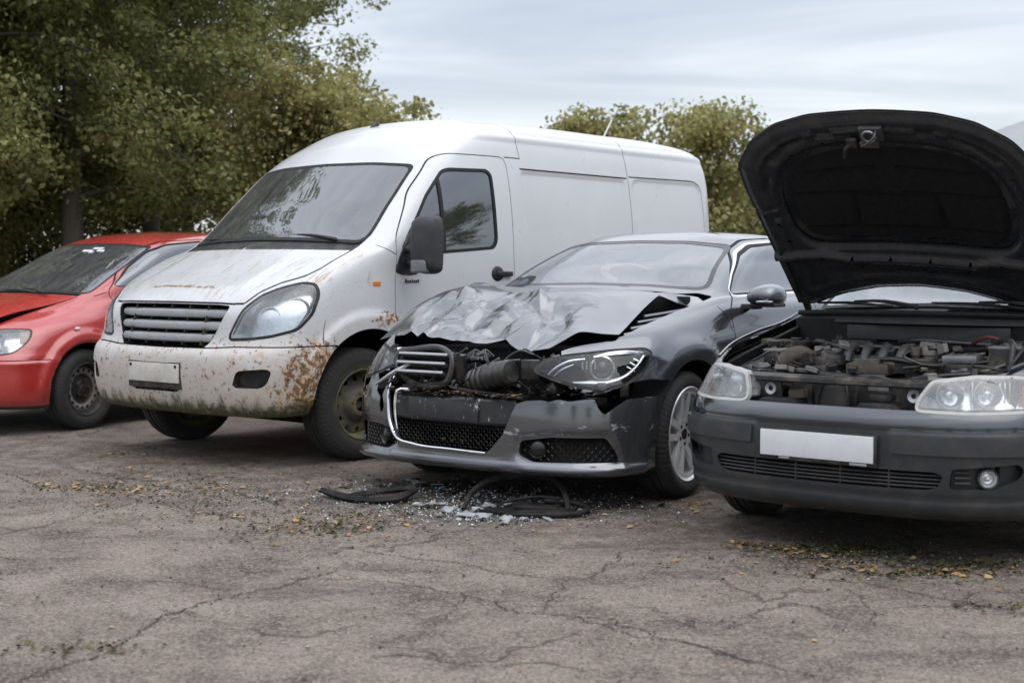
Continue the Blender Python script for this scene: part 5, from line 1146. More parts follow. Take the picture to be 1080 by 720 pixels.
        MB().box((-1.42,.925*sgn,.885), (.20,.03,.026), bev=.01, seg=3).build('door_handle', sp, car)
    # joined halves
    (gl, se, _), _r = halves['ws']; part('windscreen', M['sedan_glass'], gl.shift(-.004), car, t=.004, inner=False); part('windscreen_seal', M['gloss'], se.shift(-.002), car, t=.01)
    ms = []
    for S, side in halves['body']:
        m_ = solid(S, .006); ms.append(m_ if side == 'left' else mirror_mesh(m_))
    m_ = join(ms); mkobj('body', m_[0], m_[2], sp, car, normals=m_[1])
    # ---- crumpled bonnet
    out = [(-.30,-.73,1.085),(-.27,-.55,1.105),(-.285,-.407,1.10),(-.27,-.053,1.10),(-.25,.315,1.092),(-.245,.531,1.08),(-.20,.600,1.066),(.05,.64,.99),(.40,.709,.872),(.46,.62,.878),(.52,.544,.885),(.58,.497,.847),(.63,.43,.80),(.64,.385,.785),(.64,.248,.783),(.615,.18,.81),(.58,.119,.846),(.60,.07,.83),(.62,.024,.815),(.62,-.058,.812),(.60,-.24,.825),(.58,-.418,.836),(.53,-.60,.838),(.47,-.774,.825),(.48,-.845,.805),(.30,-.80,.945),(.10,-.75,1.05),(-.1,-.74,1.09)]
    inn = [(-.1,-.647,1.109),(.1,-.66,1.072),(.30,-.72,.975),(.25,-.479,1.00),(.10,-.423,1.055),(.20,-.114,1.020),(.32,-.269,.962),(.29,-.042,.955),(.15,.19,1.035),(.30,.286,.945),(.1,.324,1.04),(.30,.382,.955),(.45,.192,.900),(.48,-.297,.888),(.40,-.566,.915),(.2,.40,.985),(.17,.03,1.03),(.24,.10,.955),(.36,.12,.93),(.12,-.25,1.05),(.22,-.28,1.0),(-.05,.0,1.085),(-.05,.30,1.078),(-.05,-.35,1.09),(.05,.52,1.01),(.30,.56,.93),(.40,.30,.90),(.52,.30,.85),(.40,-.12,.93),(.38,-.42,.93),(.26,-.62,.985)]
    crumple('bonnet', out, inn, M['hoodmetal'], car, 52, .034, (.0, .16, -.70, .46), 7)
    crumple('bonnet_hinge_flap', [(-.25,.531,1.076),(-.205,.60,1.060),(-.40,.760,.985),(-.45,.79,1.0),(-.42,.72,1.05),(-.33,.60,1.075)], [(-.33,.66,1.035)], M['hoodmetal'], car)
    # ---- what shows under and behind it
    b = MB(); b.box((.05,0,.56), (.9,1.45,.4), bev=.02); b.box((.50,-.02,.56), (.05,.95,.44), bev=.01); b.box((-.35,0,.93), (.05,1.4,.25), bev=.01); b.build('engine_bay', M['void'], car)
    MB().box((-1.7,0,.33), (3.2,1.5,.12), bev=.02).box((.30,0,.20), (.80,1.25,.04), bev=.01).build('underbody', M['void'], car)
    b = MB()
    for k, (z_, y0) in enumerate([(.985,.66),(.955,.655),(.925,.665),(.895,.67)]): b.tube([(-.33 + .1*k,.765,z_ + .01),(-.10 + .1*k,.735,z_ - .01),(.10 + .07*k,.68,z_ - .03)], .009, 6, smooth=8)
    b.build('wing_channel', M['darksteel'], car)
    # bar across the opening and the lower mesh
    bar = MB(); ys = np.linspace(-.40, .385, 24); V_, F_ = [], []
    for yy in ys:
        xx = .872 - .20 * abs(yy) ** 2 - .0; dz = .004 * math.sin(yy * 21) + .006 * math.sin(yy * 7)
        V_ += [(xx, yy, .545 + dz), (xx + .008, yy, .535 + dz), (xx + .010, yy, .43), (xx + .002, yy, .418), (xx - .06, yy, .418), (xx - .06, yy, .552 + dz)]
    for i in range(len(ys) - 1):
        for j in range(6): F_.append((i*6+j, i*6+(j+1) % 6, (i+1)*6+(j+1) % 6, (i+1)*6+j))
    bar.add(V_, F_).build('bumper_beam', M['scuffedblack'], car, sharp=25)
    MB().box((.884,-.06,.482), (.006,.46,.10), (R(-2),0,0), bev=.002).build('plate_mount', M['scuffedblack'], car)
    hexmesh([(.83,-.42),(.85,0),(.84,.40)], .288, .13, .034, .005).build('lower_grille', M['black'], car)
    ch = MB(); ch.tube([(.80,-.455,.64),(.845,-.462,.56),(.862,-.452,.47),(.872,-.435,.40),(.882,-.38,.318),(.890,-.25,.290),(.896,0,.282),(.890,.22,.278)], [.005,.008,.009,.009,.009,.008,.007,.005], 8, smooth=40); ch.build('grille_surround', M['chrome'], car)
    ch = MB(); ch.tube([(.862,-.30,.575),(.885,-.365,.565),(.893,-.375,.50),(.898,-.37,.42),(.902,-.355,.365)], [.006,.010,.010,.008,.004], 8, smooth=20); ch.build('torn_chrome_strip', M['chrome'], car)
    ch = MB(); ch.tube([(.84,-.56,.585),(.85,-.42,.655),(.835,-.30,.715)], [.006,.015,.008], 6, smooth=10); ch.build('torn_metal_strip', M['steel'], car)
    # remains of the upper grille
    g = empty('upper_grille', parent=car)
    fr = MB(); F1 = [(.80,-.40,.772),(.80,-.10,.778),(.815,-.055,.755),(.845,-.05,.64),(.848,-.34,.628),(.825,-.425,.72),(.81,-.42,.76)]
    fr.tube(F1 + [F1[0]], .018, 8, smooth=60); fr.build('grille_frame', M['gloss'], g)
    fr = MB()
    for z_, a in ((.752,.02),(.706,.0),(.660,-.02)): fr.box((.815 + (.78 - z_) * .25,-.235 + a * .3,z_), (.05,.33,.016), (0,R(-28),0), bev=.006)
    MB().box((.775,-.235,.70), (.02,.36,.15), bev=.004).build('grille_backing', M['void'], g)
    fr.build('grille_slats', M['slatdark'], g)
    # ribbed intake hose, brackets and torn wiring
    ih = MB(); prof = []
    for i in range(44): prof.append((.066 + (.009 if (i // 3) % 2 else 0) - .012 * abs(i - 22) / 22, -.155 + i * .0072))
    ih.lathe([(0, -.155)] + prof + [(0, .155)], 26, Matrix.Translation((.80,.19,.655)) @ Matrix.Rotation(R(14), 4, 'X') @ Matrix.Rotation(R(-10), 4, 'Z')); ih.build('intake_hose', M['hosegloss'], car, sharp=50)
    br = MB(); br.box((.80,-.005,.70), (.05,.06,.13), (0,R(8),R(10)), bev=.01); br.box((.74,.40,.70), (.06,.10,.10), (0,0,R(20)), bev=.012); br.box((.70,.50,.60), (.10,.16,.06), (R(10),0,R(-20)), bev=.012); br.box((.82,.22,.575), (.07,.44,.018), (R(-3),0,R(-4)), bev=.005); br.box((.60,.66,.56), (.12,.20,.05), (R(-8),0,R(-38)), bev=.01)
    br.box((.80,-.50,.60), (.05,.12,.05), (R(20),0,R(20)), bev=.01); br.box((.845,-.20,.60), (.05,.30,.03), (R(6),R(10),0), bev=.006); br.box((.60,.72,.60), (.05,.16,.06), (R(12),0,R(-50)), bev=.01); br.box((.50,.80,.60), (.05,.10,.08), (0,0,R(-55)), bev=.015)
    br.build('broken_brackets', M['gloss'], car)
    r = random.Random(12); wr = MB()
    for k in range(34):
        y0 = r.uniform(-.45, .62); x0 = .74 - max(0, y0 - .2) * .35; P = [(x0 + r.uniform(-.06,.06), y0, r.uniform(.60,.78))]
        for j in range(3): P.append((P[-1][0] + r.uniform(-.03,.04), P[-1][1] + r.uniform(-.10,.10), min(.80, max(.575, P[-1][2] + r.uniform(-.09,.05)))))
        wr.tube(P, r.choice((.004,.005,.007)), 6, smooth=14)
    wr.build('torn_wiring', M['hosegloss'], car)
    sg = MB()
    for k in range(16):
        y0 = r.uniform(-.10, .60); x0 = .77 - max(0, y0 - .2) * .35; z0 = r.uniform(.58, .77); sg.box((x0, y0, z0), (.008, r.uniform(.02, .09), r.uniform(.006, .018)), (r.uniform(-1, 1), r.uniform(-.6, .6), r.uniform(-.6, .6)), .002, 1)
    tag(sg.build('metal_slivers', M['darksteel'], car), kind='stuff')
    dk = MB()
    for k in range(26):
        y0 = r.uniform(-.05, .62); x0 = .72 - max(0, y0 - .2) * .38; dk.box((x0 + r.uniform(-.05,.03), y0, r.uniform(.57, .76)), (r.uniform(.02,.07), r.uniform(.02,.09), r.uniform(.015,.06)), (r.uniform(-.7, .7), r.uniform(-.7, .7), r.uniform(-.7, .7)), .005, 1)
    tag(dk.build('broken_fittings', M['gloss'], car), kind='stuff')
    sb = MB(); scatter_bits(sb, 130, (.80,.89,-.42,.40,.555,.575), (.008,.028), 3, .35); scatter_bits(sb, 70, (.58,.76,.40,.80,.56,.63), (.012,.045), 4, .5); scatter_bits(sb, 40, (.70,.84,-.45,.05,.57,.64), (.015,.05), 5, .5)
    tag(sb.build('broken_plastic', M['gloss'], car), kind='stuff')
    lf = MB(); scatter_bits(lf, 90, (.83,.89,-.40,.42,.565,.585), (.008,.020), 8, .12); scatter_bits(lf, 30, (.64,.80,.30,.70,.575,.62), (.006,.016), 9, .2); scatter_bits(lf, 14, (.80,.86,-.1,.25,.30,.33), (.006,.014), 10, .2)
    tag(lf.build('fallen_leaves', M['leafbits'], car), kind='stuff')
    # bits of silver torn paint on the bumper's upper edge
    for P_, nm in (([(.845,.47,.545),(.83,.52,.565),(.80,.60,.560),(.78,.64,.55),(.80,.62,.535),(.84,.50,.532)], 0),):
        pass
    make_interior(car, -.62, 1.03, .66, -1.35, .38, 1.22, .36)
    MB().box((-.93,-.02,1.325), (.03,.10,.05), bev=.012).build('sensor_pod', M['black'], car)
    for (x_, y_) in ((0,.80),(0,-.80),(-2.80,.80),(-2.80,-.80)): make_wheel(car, 'alloy', x_, y_, .335, .215, .242, R(4) if x_ == 0 else 0)
    make_wiper(car, (-.36,.45,1.075), (-.43,-.18,1.10))
    return car
M['lens_dark'] = glass('clear_lamp_lens', (.85, .88, .9), .012, (.5, .5, .48), .4, (2, 2, 2), .01)
M['lens_brown'] = glass('cracked_lamp_lens', (.75, .72, .68), .12, (.30, .24, .18), .7, (2, 2, 2), .04)
M['darksteel'] = simple('dark_steel', (.20, .21, .22), .4, .8, var=.3)
M['slatdark'] = simple('dull_chrome_slat', (.34, .345, .35), .32, .85, var=.3, dust=.2)
M['hosegloss'] = simple('oily_black_hose', (.012, .012, .013), .32, var=.4, dust=.15)

def m_scuff():
    m, g, b = newmat('scuffed_black_plastic'); s = g.ss(g.noise(g.map(g.obj(), (1, 3, 1.5)), scale=7, detail=8, rough=.7), .60, .63)
    c = g.mix(g.mul(s, .8), g.mix(g.noise(scale=20, detail=6), (.018, .019, .021), (.035, .036, .038)), (.38, .39, .40))
    setp(g, b, Base_Color=c, Roughness=g.lin(g.noise(scale=15), .3, .7, .25, .55), Normal=g.bump(g.noise(scale=16, detail=4), .25, .006)); return m
M['scuffedblack'] = m_scuff()
M['leafbits'] = simple('dry_leaf_bits', (.20, .13, .06), .85, var=.8, scale=40)
def m_hood():
    m, g, b = newmat('bare_grey_bonnet'); n = g.noise(scale=6, detail=8, rough=.65)
    c = g.mix(n, (.13, .136, .145), (.22, .226, .236)); ch = g.ss(g.noise(scale=24, detail=7, rough=.7), .66, .70); c = g.mix(g.mul(ch, .7), c, (.06, .06, .065))
    dn = g.ss(g.noise(scale=3, detail=7), .5, .75); c = g.mix(g.mul(dn, .3), c, (.33, .31, .28))
    setp(g, b, Base_Color=c, Metallic=.72, Roughness=g.lin(n, .3, .7, .15, .28), Coat_Weight=.4, Coat_Roughness=.1, Normal=g.bump(g.noise(scale=10, detail=3), .06, .02)); return m
M['hoodmetal'] = m_hood()
sedan = make_sedan((.21, 7.85, 0), 36)
# ------------------------------------------------------------------ dark hatchback with its bonnet up
def hatch_half():
    P = net(hatch_net(), .0125, .55); S0 = orient(Soup.grid(P), (-1.5, 0, .7)); V = S0.V; x, y, z = V.T
    d = np.zeros(len(V)); side = sst(y, .5, .68)
    for cx in (0., -2.6):
        r = np.hypot(x - cx, z - .31); d += side * .014 * sst(r, .47, .40) * sst(z, .25, .4)
    # rubbing strip and its step, plate panel, lower lip crease
    dg = V @ np.array([-.4, .917, 0]); front = sst(x, .25, .35)
    st = sst(np.abs(z - .507), .040, .032) * front * np.where(dg > -.06, 1, 0) * sst(dg, -.065, -.055)
    d -= .007 * front * sst(-sdpoly(pr(V, 'yz'), np.array([(-1,.395),(.30,.395),(.30,.56),(-1,.56)])), -.004, .01)
    d -= .006 * front * sst(np.abs(z - .563), .012, .0)
    d -= .008 * front * sst(np.abs(z - .290), .014, .0)
    S0.V = V + S0.N * d[:, None]; return orient(Soup.grid(S0.V.reshape(P.shape)), (-1.5, 0, .7))
def make_bonnet(car, hx, hz, phi, yaw, mat_out):
    """open bonnet: skin, pressed inner frame, felt pad; local v runs from the hinge to the tip, n towards the outer side"""
    root = empty('open_bonnet', parent=car, loc=(hx, 0, hz)); root.rotation_mode = 'XYZ'
    root.matrix_local = Matrix.Translation((hx, -.065, hz)) @ Matrix.Rotation(yaw, 4, 'Z') @ Matrix.Rotation(-phi, 4, 'Y') @ Matrix.Rotation(R(-4), 4, 'X') @ Matrix.Diagonal((1, .945, 1, 1))      # x = v, y = across, z = n (outer)
    OUT = [(.13,-.4),(.13,0),(.115,.22),(.07,.42),(.0,.60),(.01,.675),(.10,.69),(.5,.712),(.82,.728),(.925,.725),(1.0,.72),(1.12,.625),(1.215,.475),(1.258,.30),(1.268,.12),(1.272,0),(1.272,-.4)]
    Q = fillet(OUT, .03); half = Q
    n_ = 128; vv = np.linspace(-.05, 1.32, int(1.37 / .0125)); yy = np.linspace(0, .76, int(.76 / .0125)); gv, gy = np.meshgrid(vv, yy)
    base = .055 * (1 - (gy / .7) ** 2) - .10 * np.clip(gv - .75, 0, 1) ** 2 - .05 * np.clip(gy - .58, 0, 1) / .12 * 0 - .28 * np.clip(gy - .60, 0, 1) ** 1.0 * .5
    P = np.stack([gv, gy, base], 2); S = Soup.grid(P)
    if S.N[:, 2].mean() < 0: S.N = -S.N; S.T = S.T[:, ::-1]
    f_out = poly('xy', Q, 0)
    skin = S.copy().cut(f_out(S.V))[0]; part('bonnet_skin', mat_out, skin, root, t=.002)
    # inner pressing
    V = S.V.copy(); p = pr(V, 'xy'); sd = sdpoly(p, Q)
    PAD = [(.43,-.4),(.43,.42),(.45,.50),(.54,.565),(.76,.575),(.93,.515),(1.03,.39),(1.075,.20),(1.08,0),(1.08,-.4)]
    pad = fillet(PAD, .08); sp = sdpoly(p, pad)
    n = -.012 - .022 * sst(-sd, .004, .05) * sst(sp, .0, .03)                # flange then box section round the pad
    n -= .008 * sst(np.abs(sd + .10), .018, .0) * sst(sp, .02, .05)          # bead along the border
    n -= .026 * sst(np.abs(V[:, 0] - .345 - .03 * sst(V[:, 1], .30, .46) + .0), .032, .012) * sst(sp, .0, .02)   # rail in front of the hinge edge
    n += .010 * sst(np.abs(V[:, 0] - .25), .03, .01) * sst(.5 - V[:, 1], 0, .1)
    for cx, cy, w_, h_ in ((1.16,.24,.035,.045),):
        n += .012 * sst(-(np.maximum(np.abs(V[:, 0] - cx) - w_ * .5, np.abs(V[:, 1] - cy) - h_)), -.003, .003)
    n += .010 * sst(-sdpoly(p, fillet([(.62,.60),(.80,.605),(.90,.575),(.915,.60),(.83,.645),(.62,.645)], .02)), -.004, .010)     # lightening pockets in the side members
    n += .010 * sst(-sdpoly(p, fillet([(.98,.53),(1.07,.44),(1.13,.33),(1.155,.345),(1.10,.47),(1.01,.58)], .02)), -.004, .010)
    n += .008 * sst(np.abs(V[:, 0] - .70), .014, .004) * sst(V[:, 1], .59, .61)
    inn = S.copy(); inn.V = V + np.array([0, 0, 1.]) * n[:, None]
    gn = inn.V.reshape(P.shape); inn = Soup.grid(gn)
    if inn.N[:, 2].mean() > 0: inn.N = -inn.N; inn.T = inn.T[:, ::-1]
    inn = inn.cut(poly('xy', Q, 0, -.002)(inn.V))[0]
    felt = inn.take(poly('xy', pad, 0, -.004))
    holes = None
    for cx, cy in ((.36,.10),(.36,.30),(.37,.45),(.27,.05),(.28,.27),(1.10,.12),(1.095,.26),(1.03,.43),(.60,.62),(.48,.60)):
        inn.take(circ('xy', (cx, cy), .010))
    part('inner_frame', M['bonnet_in'], inn, root, t=.001, inner=False)
    # felt pad with pressed quilting lines
    x_, y_ = felt.V[:, 0], felt.V[:, 1]; q = np.zeros(len(x_))
    for a, b_ in (((.55,.0),(.55,.50)),((.75,.0),(.75,.20)),((.77,.06),(.77,.52)),((.55,.22),(.77,.20)),((.93,.06),(.90,.44))):
        q = np.maximum(q, sst(segdist(np.stack([x_, y_], 1), [np.array(a)], [np.array(b_)]), .022, .004))
    rim_ = sst(-sdpoly(np.stack([x_, y_], 1), pad), .03, .075)
    felt.V[:, 2] += .016 - .034 * rim_ + .022 * q * rim_
    part('insulation_pad', M['felt'], felt, root, t=.001, inner=False)
    b = MB(); b.box((1.165,.0,-.005), (.075,.11,.03), bev=.006); b.tube([(1.14,-.03,-.02),(1.14,-.035,-.06),(1.165,0,-.075),(1.19,.035,-.06),(1.19,.03,-.02)], .006, 8, smooth=14); b.box((1.115,-.015,-.02), (.03,.09,.025), bev=.005); b.build('bonnet_latch', M['platedark'], root); b = MB(); b.tube([(1.165 + .03*math.cos(a), -.005 + .03*math.sin(a), -.03) for a in np.linspace(0, 2*math.pi, 25)], .006, 8, cap=False); b.build('latch_ring', M['silverbox'], root)
    b = MB(); b.tube([(1.12,-.09,-.02),(1.10,-.13,-.035),(1.06,-.14,-.05)], .009, 8, smooth=8); b.box((1.12,-.10,-.02), (.05,.05,.02), bev=.005); b.build('safety_hook', M['black'], root)
    for s in (1, -1):
        b = MB(); b.tube([(.05,.665*s,-.03),(.22,.655*s,-.05),(.42,.665*s,-.035)], .012, 6, smooth=8); b.box((.05,.64*s,-.02), (.14,.035,.02), bev=.004); b.build('bonnet_hinge', M['black'], root)
    b = MB()
    for a_, c_ in ((.50,.10),(.50,-.02),(.63,-.38),(.85,.3)): b.lathe([(0,-.010),(.012,-.008),(.014,.0)], 12, Matrix.Translation((a_, c_, .055 - .012)), 'z')
    b.build('pad_clips', M['black'], root)
    return root
def make_hatch(loc, th):
    car = empty('dark_hatchback', 'dark slate hatchback with its bonnet propped wide open and engine showing', 'car', loc, R(-90 - th))
    pm = M['hatch']; full = hatch_half(); dg = ((-.4, .917, 0), (0, 0, 1)); S = full
    for cx in (0., -2.6):
        a = S.take(circ('xz', (cx, .31), .355, both(gt('y', .45), lt('z', .85)))); [recess('wheel_well', M['void'], a, car, (0, -.32, 0), q, keep=lambda m: m[:, 2] > .262) for q in ('left', 'right')]
    HLs = [(.040,.645),(.058,.69),(.105,.752),(.27,.772),(.44,.770),(.545,.752),(.580,.71),(.565,.655),(.446,.645),(.232,.641)]
    lamp = S.take(poly(dg, HLs, .02, .010, both(gt('x', .2), gt('y', .2))))
    lens, fr = lamp.cut(poly(dg, HLs, .02, -.004)(lamp.V)); amb = lens.copy()
    for side in ('left', 'right'):
        s = 1 if side == 'left' else -1; h = empty('headlight', parent=car)
        part('lens', M['lens_haze'], lens.shift(.002), h, side, t=.003, inner=False); part('lamp_rim', M['lampedge'], fr.shift(-.002), h, side, t=.02)
        recess('lamp_bowl', M['reflector'], lens.shift(-.006), h, (-.09, -.02 , 0), side)
        b = MB(); nrm = Vector((.86, .50 * s, .05)).normalized()
        for (px_, py_, pz_, rr) in ((.655,.47,.70,.052),(.59,.60,.705,.052)):
            Mx = Matrix.Translation((px_, py_ * s, pz_)) @ nrm.to_track_quat('Z', 'Y').to_matrix().to_4x4()
            b.lathe([(rr, .03), (rr * .9, .0), (rr * .6, -.025), (0, -.035)], 28, Mx, 'z'); b.lathe([(0,.012),(rr*.25,.008),(rr*.3,-.03)][::-1], 14, Mx, 'z'); b.lathe([(rr,.03),(rr*1.06,.03),(rr*1.06,-.02)][::-1], 28, Mx, 'z')
        b.box((.60,.535*s,.70), (.11,.008,.11), (0,0,R(30)*s), bev=.002)
        b.build('reflector', M['reflector'], h)
        a = MB(); a.box((.455,.715*s,.695), (.06,.05,.085), (0,0,R(-52)*s), bev=.012); a.build('indicator_lens', M['amber'], h)
        rb = MB()
        for k in range(9): rb.box((.595 - .0125*k,.575*s + .0155*k*s,.70), (.004,.004,.10), bev=0)
        rb.build('lens_ribs', M['reflector'], h)
    # bumper skin, grille, fogs
    GR = [(-.3,.418),(.06,.424),(.24,.410),(.50,.415),(.515,.395),(.495,.350),(.46,.335),(.16,.327),(-.3,.332)]
    gr = S.take(poly('yz', [(-.3,.405),(.48,.405),(.51,.39),(.49,.345),(.45,.332),(-.3,.328)], .012, 0, gt('x', .5)))
    recess('lower_grille_cavity', M['void'], gr, car, (-.07, 0, 0))
    b = MB(); yy = np.linspace(-.50, .50, 31)
    for z_ in (.343, .358, .373, .389):
        P_ = [(.872 - .30 * abs(t) ** 2.2 - .012, t, z_) for t in yy]; b.tube(P_, .0042, 6)
    for t in (-.3, -.1, .1, .3): b.box((.855 - .3*abs(t)**2.2, t, .367), (.02,.006,.07), bev=.001)
    b.build('lower_grille_bars', M['trim'], car)
    fgp = [(.175,.420),(.435,.440),(.455,.41),(.435,.375),(.33,.340),(.165,.338)]
    fog = S.take(poly(dg, fgp, .02, 0, gt('x', .3))); [recess('fog_recess', M['bumper_plastic'], fog, car, (-.045, -.01, 0), q) for q in ('left', 'right')]
    for s in (1, -1):
        if s < 0: continue                                    # the right fog lamp is missing from its recess
        f = MB(); Mx = Matrix.Translation((.715,.655*s,.383)) @ Vector((.86,.5*s,.02)).to_track_quat('Z','Y').to_matrix().to_4x4(); f.lathe([(.033,.006),(.03,.0),(.02,-.014),(0,-.02)], 24, Mx, 'z'); f.lathe([(0,.004),(.007,.002),(.009,-.02)][::-1], 12, Mx, 'z'); f.build('fog_lamp', M['reflector'], car)
        f = MB(); f.lathe([(.034,.004),(.040,.006),(.043,-.03)][::-1], 24, Mx, 'z'); f.build('fog_lamp_ring', M['trim'], car)
        f = MB()
        for z_ in (.362,.383,.404): f.tube([(.775,.545*s,z_),(.745,.595*s,z_)], .005, 6)
        f.build('fog_slats', M['trim'], car)
    gro = []
    bsel = both(lambda V: V[:, 2] - (.640 + .02 * sst(V[:, 1], .60, .75)), lambda V: .36 - V[:, 0]); bmp = S.take(bsel)
    S.take(both(lambda V: V[:, 2] - (.650 + .02 * sst(V[:, 1], .60, .75)), lambda V: .354 - V[:, 0]))
    lowb = bmp.take(lambda V: V[:, 2] - .562); strip = lowb.take(both(lambda V: np.abs(V[:, 2] - .507) - .036, lambda V: -.055 - V @ np.array([-.4, .917, 0])))
    for nm, q, mt in (('bumper', bmp, pm), ('lower_bumper', lowb, M['bumper_plastic'])): part(nm, mt, q, car, t=.006)
    for s in ('left', 'right'): part('bumper_strip', M['trim'], strip.shift(.013), car, s, t=.022)
    # opening under the bonnet
    HO = [(.9,-.2),(.9,.36),(.74,.42),(.66,.56),(.50,.665),(.30,.725),(0,.752),(-.30,.745),(-.44,.735),(-.42,.66),(-.34,.55),(-.29,.36),(-.275,-.2)]
    S.take(poly('xy', HO, .03, 0, gt('z', .645)))
    S.take(both(gt('z', .643), gt('x', .60), lambda V: V[:, 1] - .41))
    gl_ = []
    ws = S.take(poly('yz', [(-.3,1.03),(0,1.03),(.40,1.02),(.65,1.005),(.675,1.02),(.555,1.315),(.525,1.335),(.35,1.355),(0,1.362),(-.3,1.36)], .03, 0, both(gt('x', -1.2), lt('x', -.15))))
    gl, se = ws.cut(poly('yz', [(-.3,1.045),(0,1.045),(.40,1.035),(.63,1.02),(.65,1.035),(.535,1.305),(.51,1.322),(.35,1.342),(0,1.35),(-.3,1.35)], .04)(ws.V))
    part('windscreen', M['hatch_ws'], gl.shift(-.004), car, t=.004, inner=False); part('windscreen_seal', M['rubber'], se.shift(-.002), car, t=.01)
    cw = S.take(both(gt('x', -.52), lt('x', .1), gt('z', .93), lambda V: V[:, 1] - .70)); 
    win = [(-.68,1.04),(-.85,1.155),(-1.05,1.27),(-1.24,1.325),(-1.5,1.345),(-2.0,1.345),(-2.45,1.30),(-2.62,1.10),(-2.55,1.05),(-1.6,1.03)]
    wn = S.take(poly('xz', win, .04, .018, gt('y', .45))); g_, se2 = wn.cut(poly('xz', win, .04, 0)(wn.V)); pil = g_.take(poly('xz', [(-1.50,.9),(-1.58,.9),(-1.62,1.5),(-1.54,1.5)], 0))
    door = [(-.46,.32),(-.47,.75),(-.50,.95),(-.64,1.02),(-.85,1.18),(-1.05,1.29),(-1.24,1.35),(-1.53,1.37),(-1.58,1.03),(-1.56,.50),(-1.54,.32)]
    gro.append(S.take(line('xz', door, .0035, .05, gt('y', .5)))); gro.append(S.take(line('xz', [(-1.54,.318),(-.46,.318)], .003, 0, gt('y', .5))))
    dr = S.take(poly('xz', door, .05, 0, gt('y', .5))); wing = S.take(both(gt('x', -.47), gt('y', .35)))
    for side in ('left', 'right'):
        s = 1 if side == 'left' else -1
        part('side_window', M['sideglass'], g_.shift(-.006), car, side, t=.004, inner=False); part('window_seal', M['rubber'], merge(se2, pil), car, side, t=.01)
        part('shut_lines', M['rubber'], merge(*gro).shift(-.006), car, side, t=.002); part('door', pm, dr, car, side, t=.006); part('front_wing', pm, wing, car, side, t=.006)
        MB().box((-1.38,.862*s,.86), (.18,.03,.03), bev=.01).build('door_handle', pm, car)
        if s < 0: continue                                        # only the left mirror is still there
        m_ = empty('mirror', parent=car); MB().box((-.72,.95*s,1.06), (.14,.20,.13), (0,0,R(-12)*s), bev=.045, seg=4).build('mirror_housing', pm, m_, sharp=60); MB().box((-.70,.83*s,1.02), (.08,.14,.05), bev=.015).build('mirror_foot', M['black'], m_)
    part('body', pm, S, car, t=.006)
    # cowl: plastic scuttle panel, slotted vent, seal
    b = MB(); ys = np.linspace(-.70, .70, 29); V_, F_ = [], []
    for t in ys:
        k = 1 - (t / .7) ** 2; x0 = -.43 + .15 * k; V_ += [(x0 - .10, t, 1.005 + .02 * k), (x0 - .02, t, .990 + .015 * k), (x0 + .06, t, .978 + .012 * k), (x0 + .065, t, .945)]
    for i in range(len(ys) - 1):
        for j in range(3): F_.append((i*4+j, i*4+j+1, (i+1)*4+j+1, (i+1)*4+j))
    b.add(V_, F_).build('scuttle_panel', M['trim'], car, sharp=40)
    b = MB()
    for k in range(15): b.box((-.255 - .004*k*.3,.12 + .021*k,1.012 - .0006*k), (.045,.008,.010), (0,R(12),R(-12)), bev=.002)
    b.build('scuttle_vent', M['void'], car)
    b = MB(); b.tube([(-.40 + .15 * (1 - (t/.7)**2) + .05, t, .985 + .012 * (1 - (t/.7)**2)) for t in np.linspace(-.70, .70, 25)], .014, 8); b.build('scuttle_seal', M['rubber'], car)
    make_wiper(car, (-.27,-.05,1.025), (-.40,-.62,1.04)); make_wiper(car, (-.36,.58,1.02), (-.29,.02,1.05))
    # engine bay tub
    b = MB()
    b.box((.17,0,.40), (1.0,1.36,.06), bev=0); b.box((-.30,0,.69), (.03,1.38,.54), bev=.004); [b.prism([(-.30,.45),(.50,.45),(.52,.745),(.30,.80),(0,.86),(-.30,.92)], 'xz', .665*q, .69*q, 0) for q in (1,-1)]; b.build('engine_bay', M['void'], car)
    b = MB(); b.box((-.27,.0,.90), (.02,.80,.07), bev=.004); b.box((-.255,.26,.862), (.02,.115,.036), bev=.003); b.box((-.27,-.1,.83), (.02,1.0,.015), bev=.003); b.build('firewall_panel', M['trim'], car)
    for s in (1, -1):
        b = MB(); b.tube([(.52,.665*s,.805),(.30,.725*s,.850),(0,.752*s,.90),(-.30,.748*s,.945),(-.42,.735*s,.985)], .008, 6, smooth=20); b.build('wing_flange', pm, car)
        b = MB(); b.box((.02,.655*s,.79), (.62,.11,.03), (R(16)*s,R(10),0), bev=.01); b.cyl((-.12,.60*s,.80), (-.12,.60*s,.855), .075, 20); b.cyl((-.12,.60*s,.855), (-.12,.60*s,.868), .03, 12); b.build('strut_tower', M['bayblack'], car)
    # slam panel and radiator
    b = MB(); ys = np.linspace(-.46, .46, 25); V_, F_ = [], []
    for t in ys: x0 = .70 - .12 * t * t - .02; V_ += [(x0 - .06, t, .75), (x0 - .02, t, .748), (x0, t, .738), (x0 + .002, t, .722), (x0 - .01, t, .716), (x0 - .06, t, .72)]
    for i in range(len(ys) - 1):
        for j in range(6): F_.append((i*6+j, i*6+(j+1) % 6, (i+1)*6+(j+1) % 6, (i+1)*6+j))
    b.add(V_, F_).build('slam_panel', M['bayblack'], car, sharp=40)
    for s in (1, -1):
        b = MB(); b.prism(fillet([(.275*s,.64),(.36*s,.645),(.41*s,.66),(.425*s,.725),(.28*s,.73)], .008), 'yz', .64, .655, .003); b.build('lamp_bracket', M['bayblack'], car)
    for s in (1, -1): MB().lathe([(.011,.0),(.026,.004),(.027,-.01),(.011,-.014)], 20, Matrix.Translation((.662,.325*s,.685)) @ Matrix.Rotation(R(90), 4, 'Y'), 'z').build('bracket_bush', M['alu'], car)
    rad = empty('radiator', parent=car); MB().box((.50,0,.60), (.05,.62,.26), bev=.01).build('radiator_core', M['bayblack'], rad)
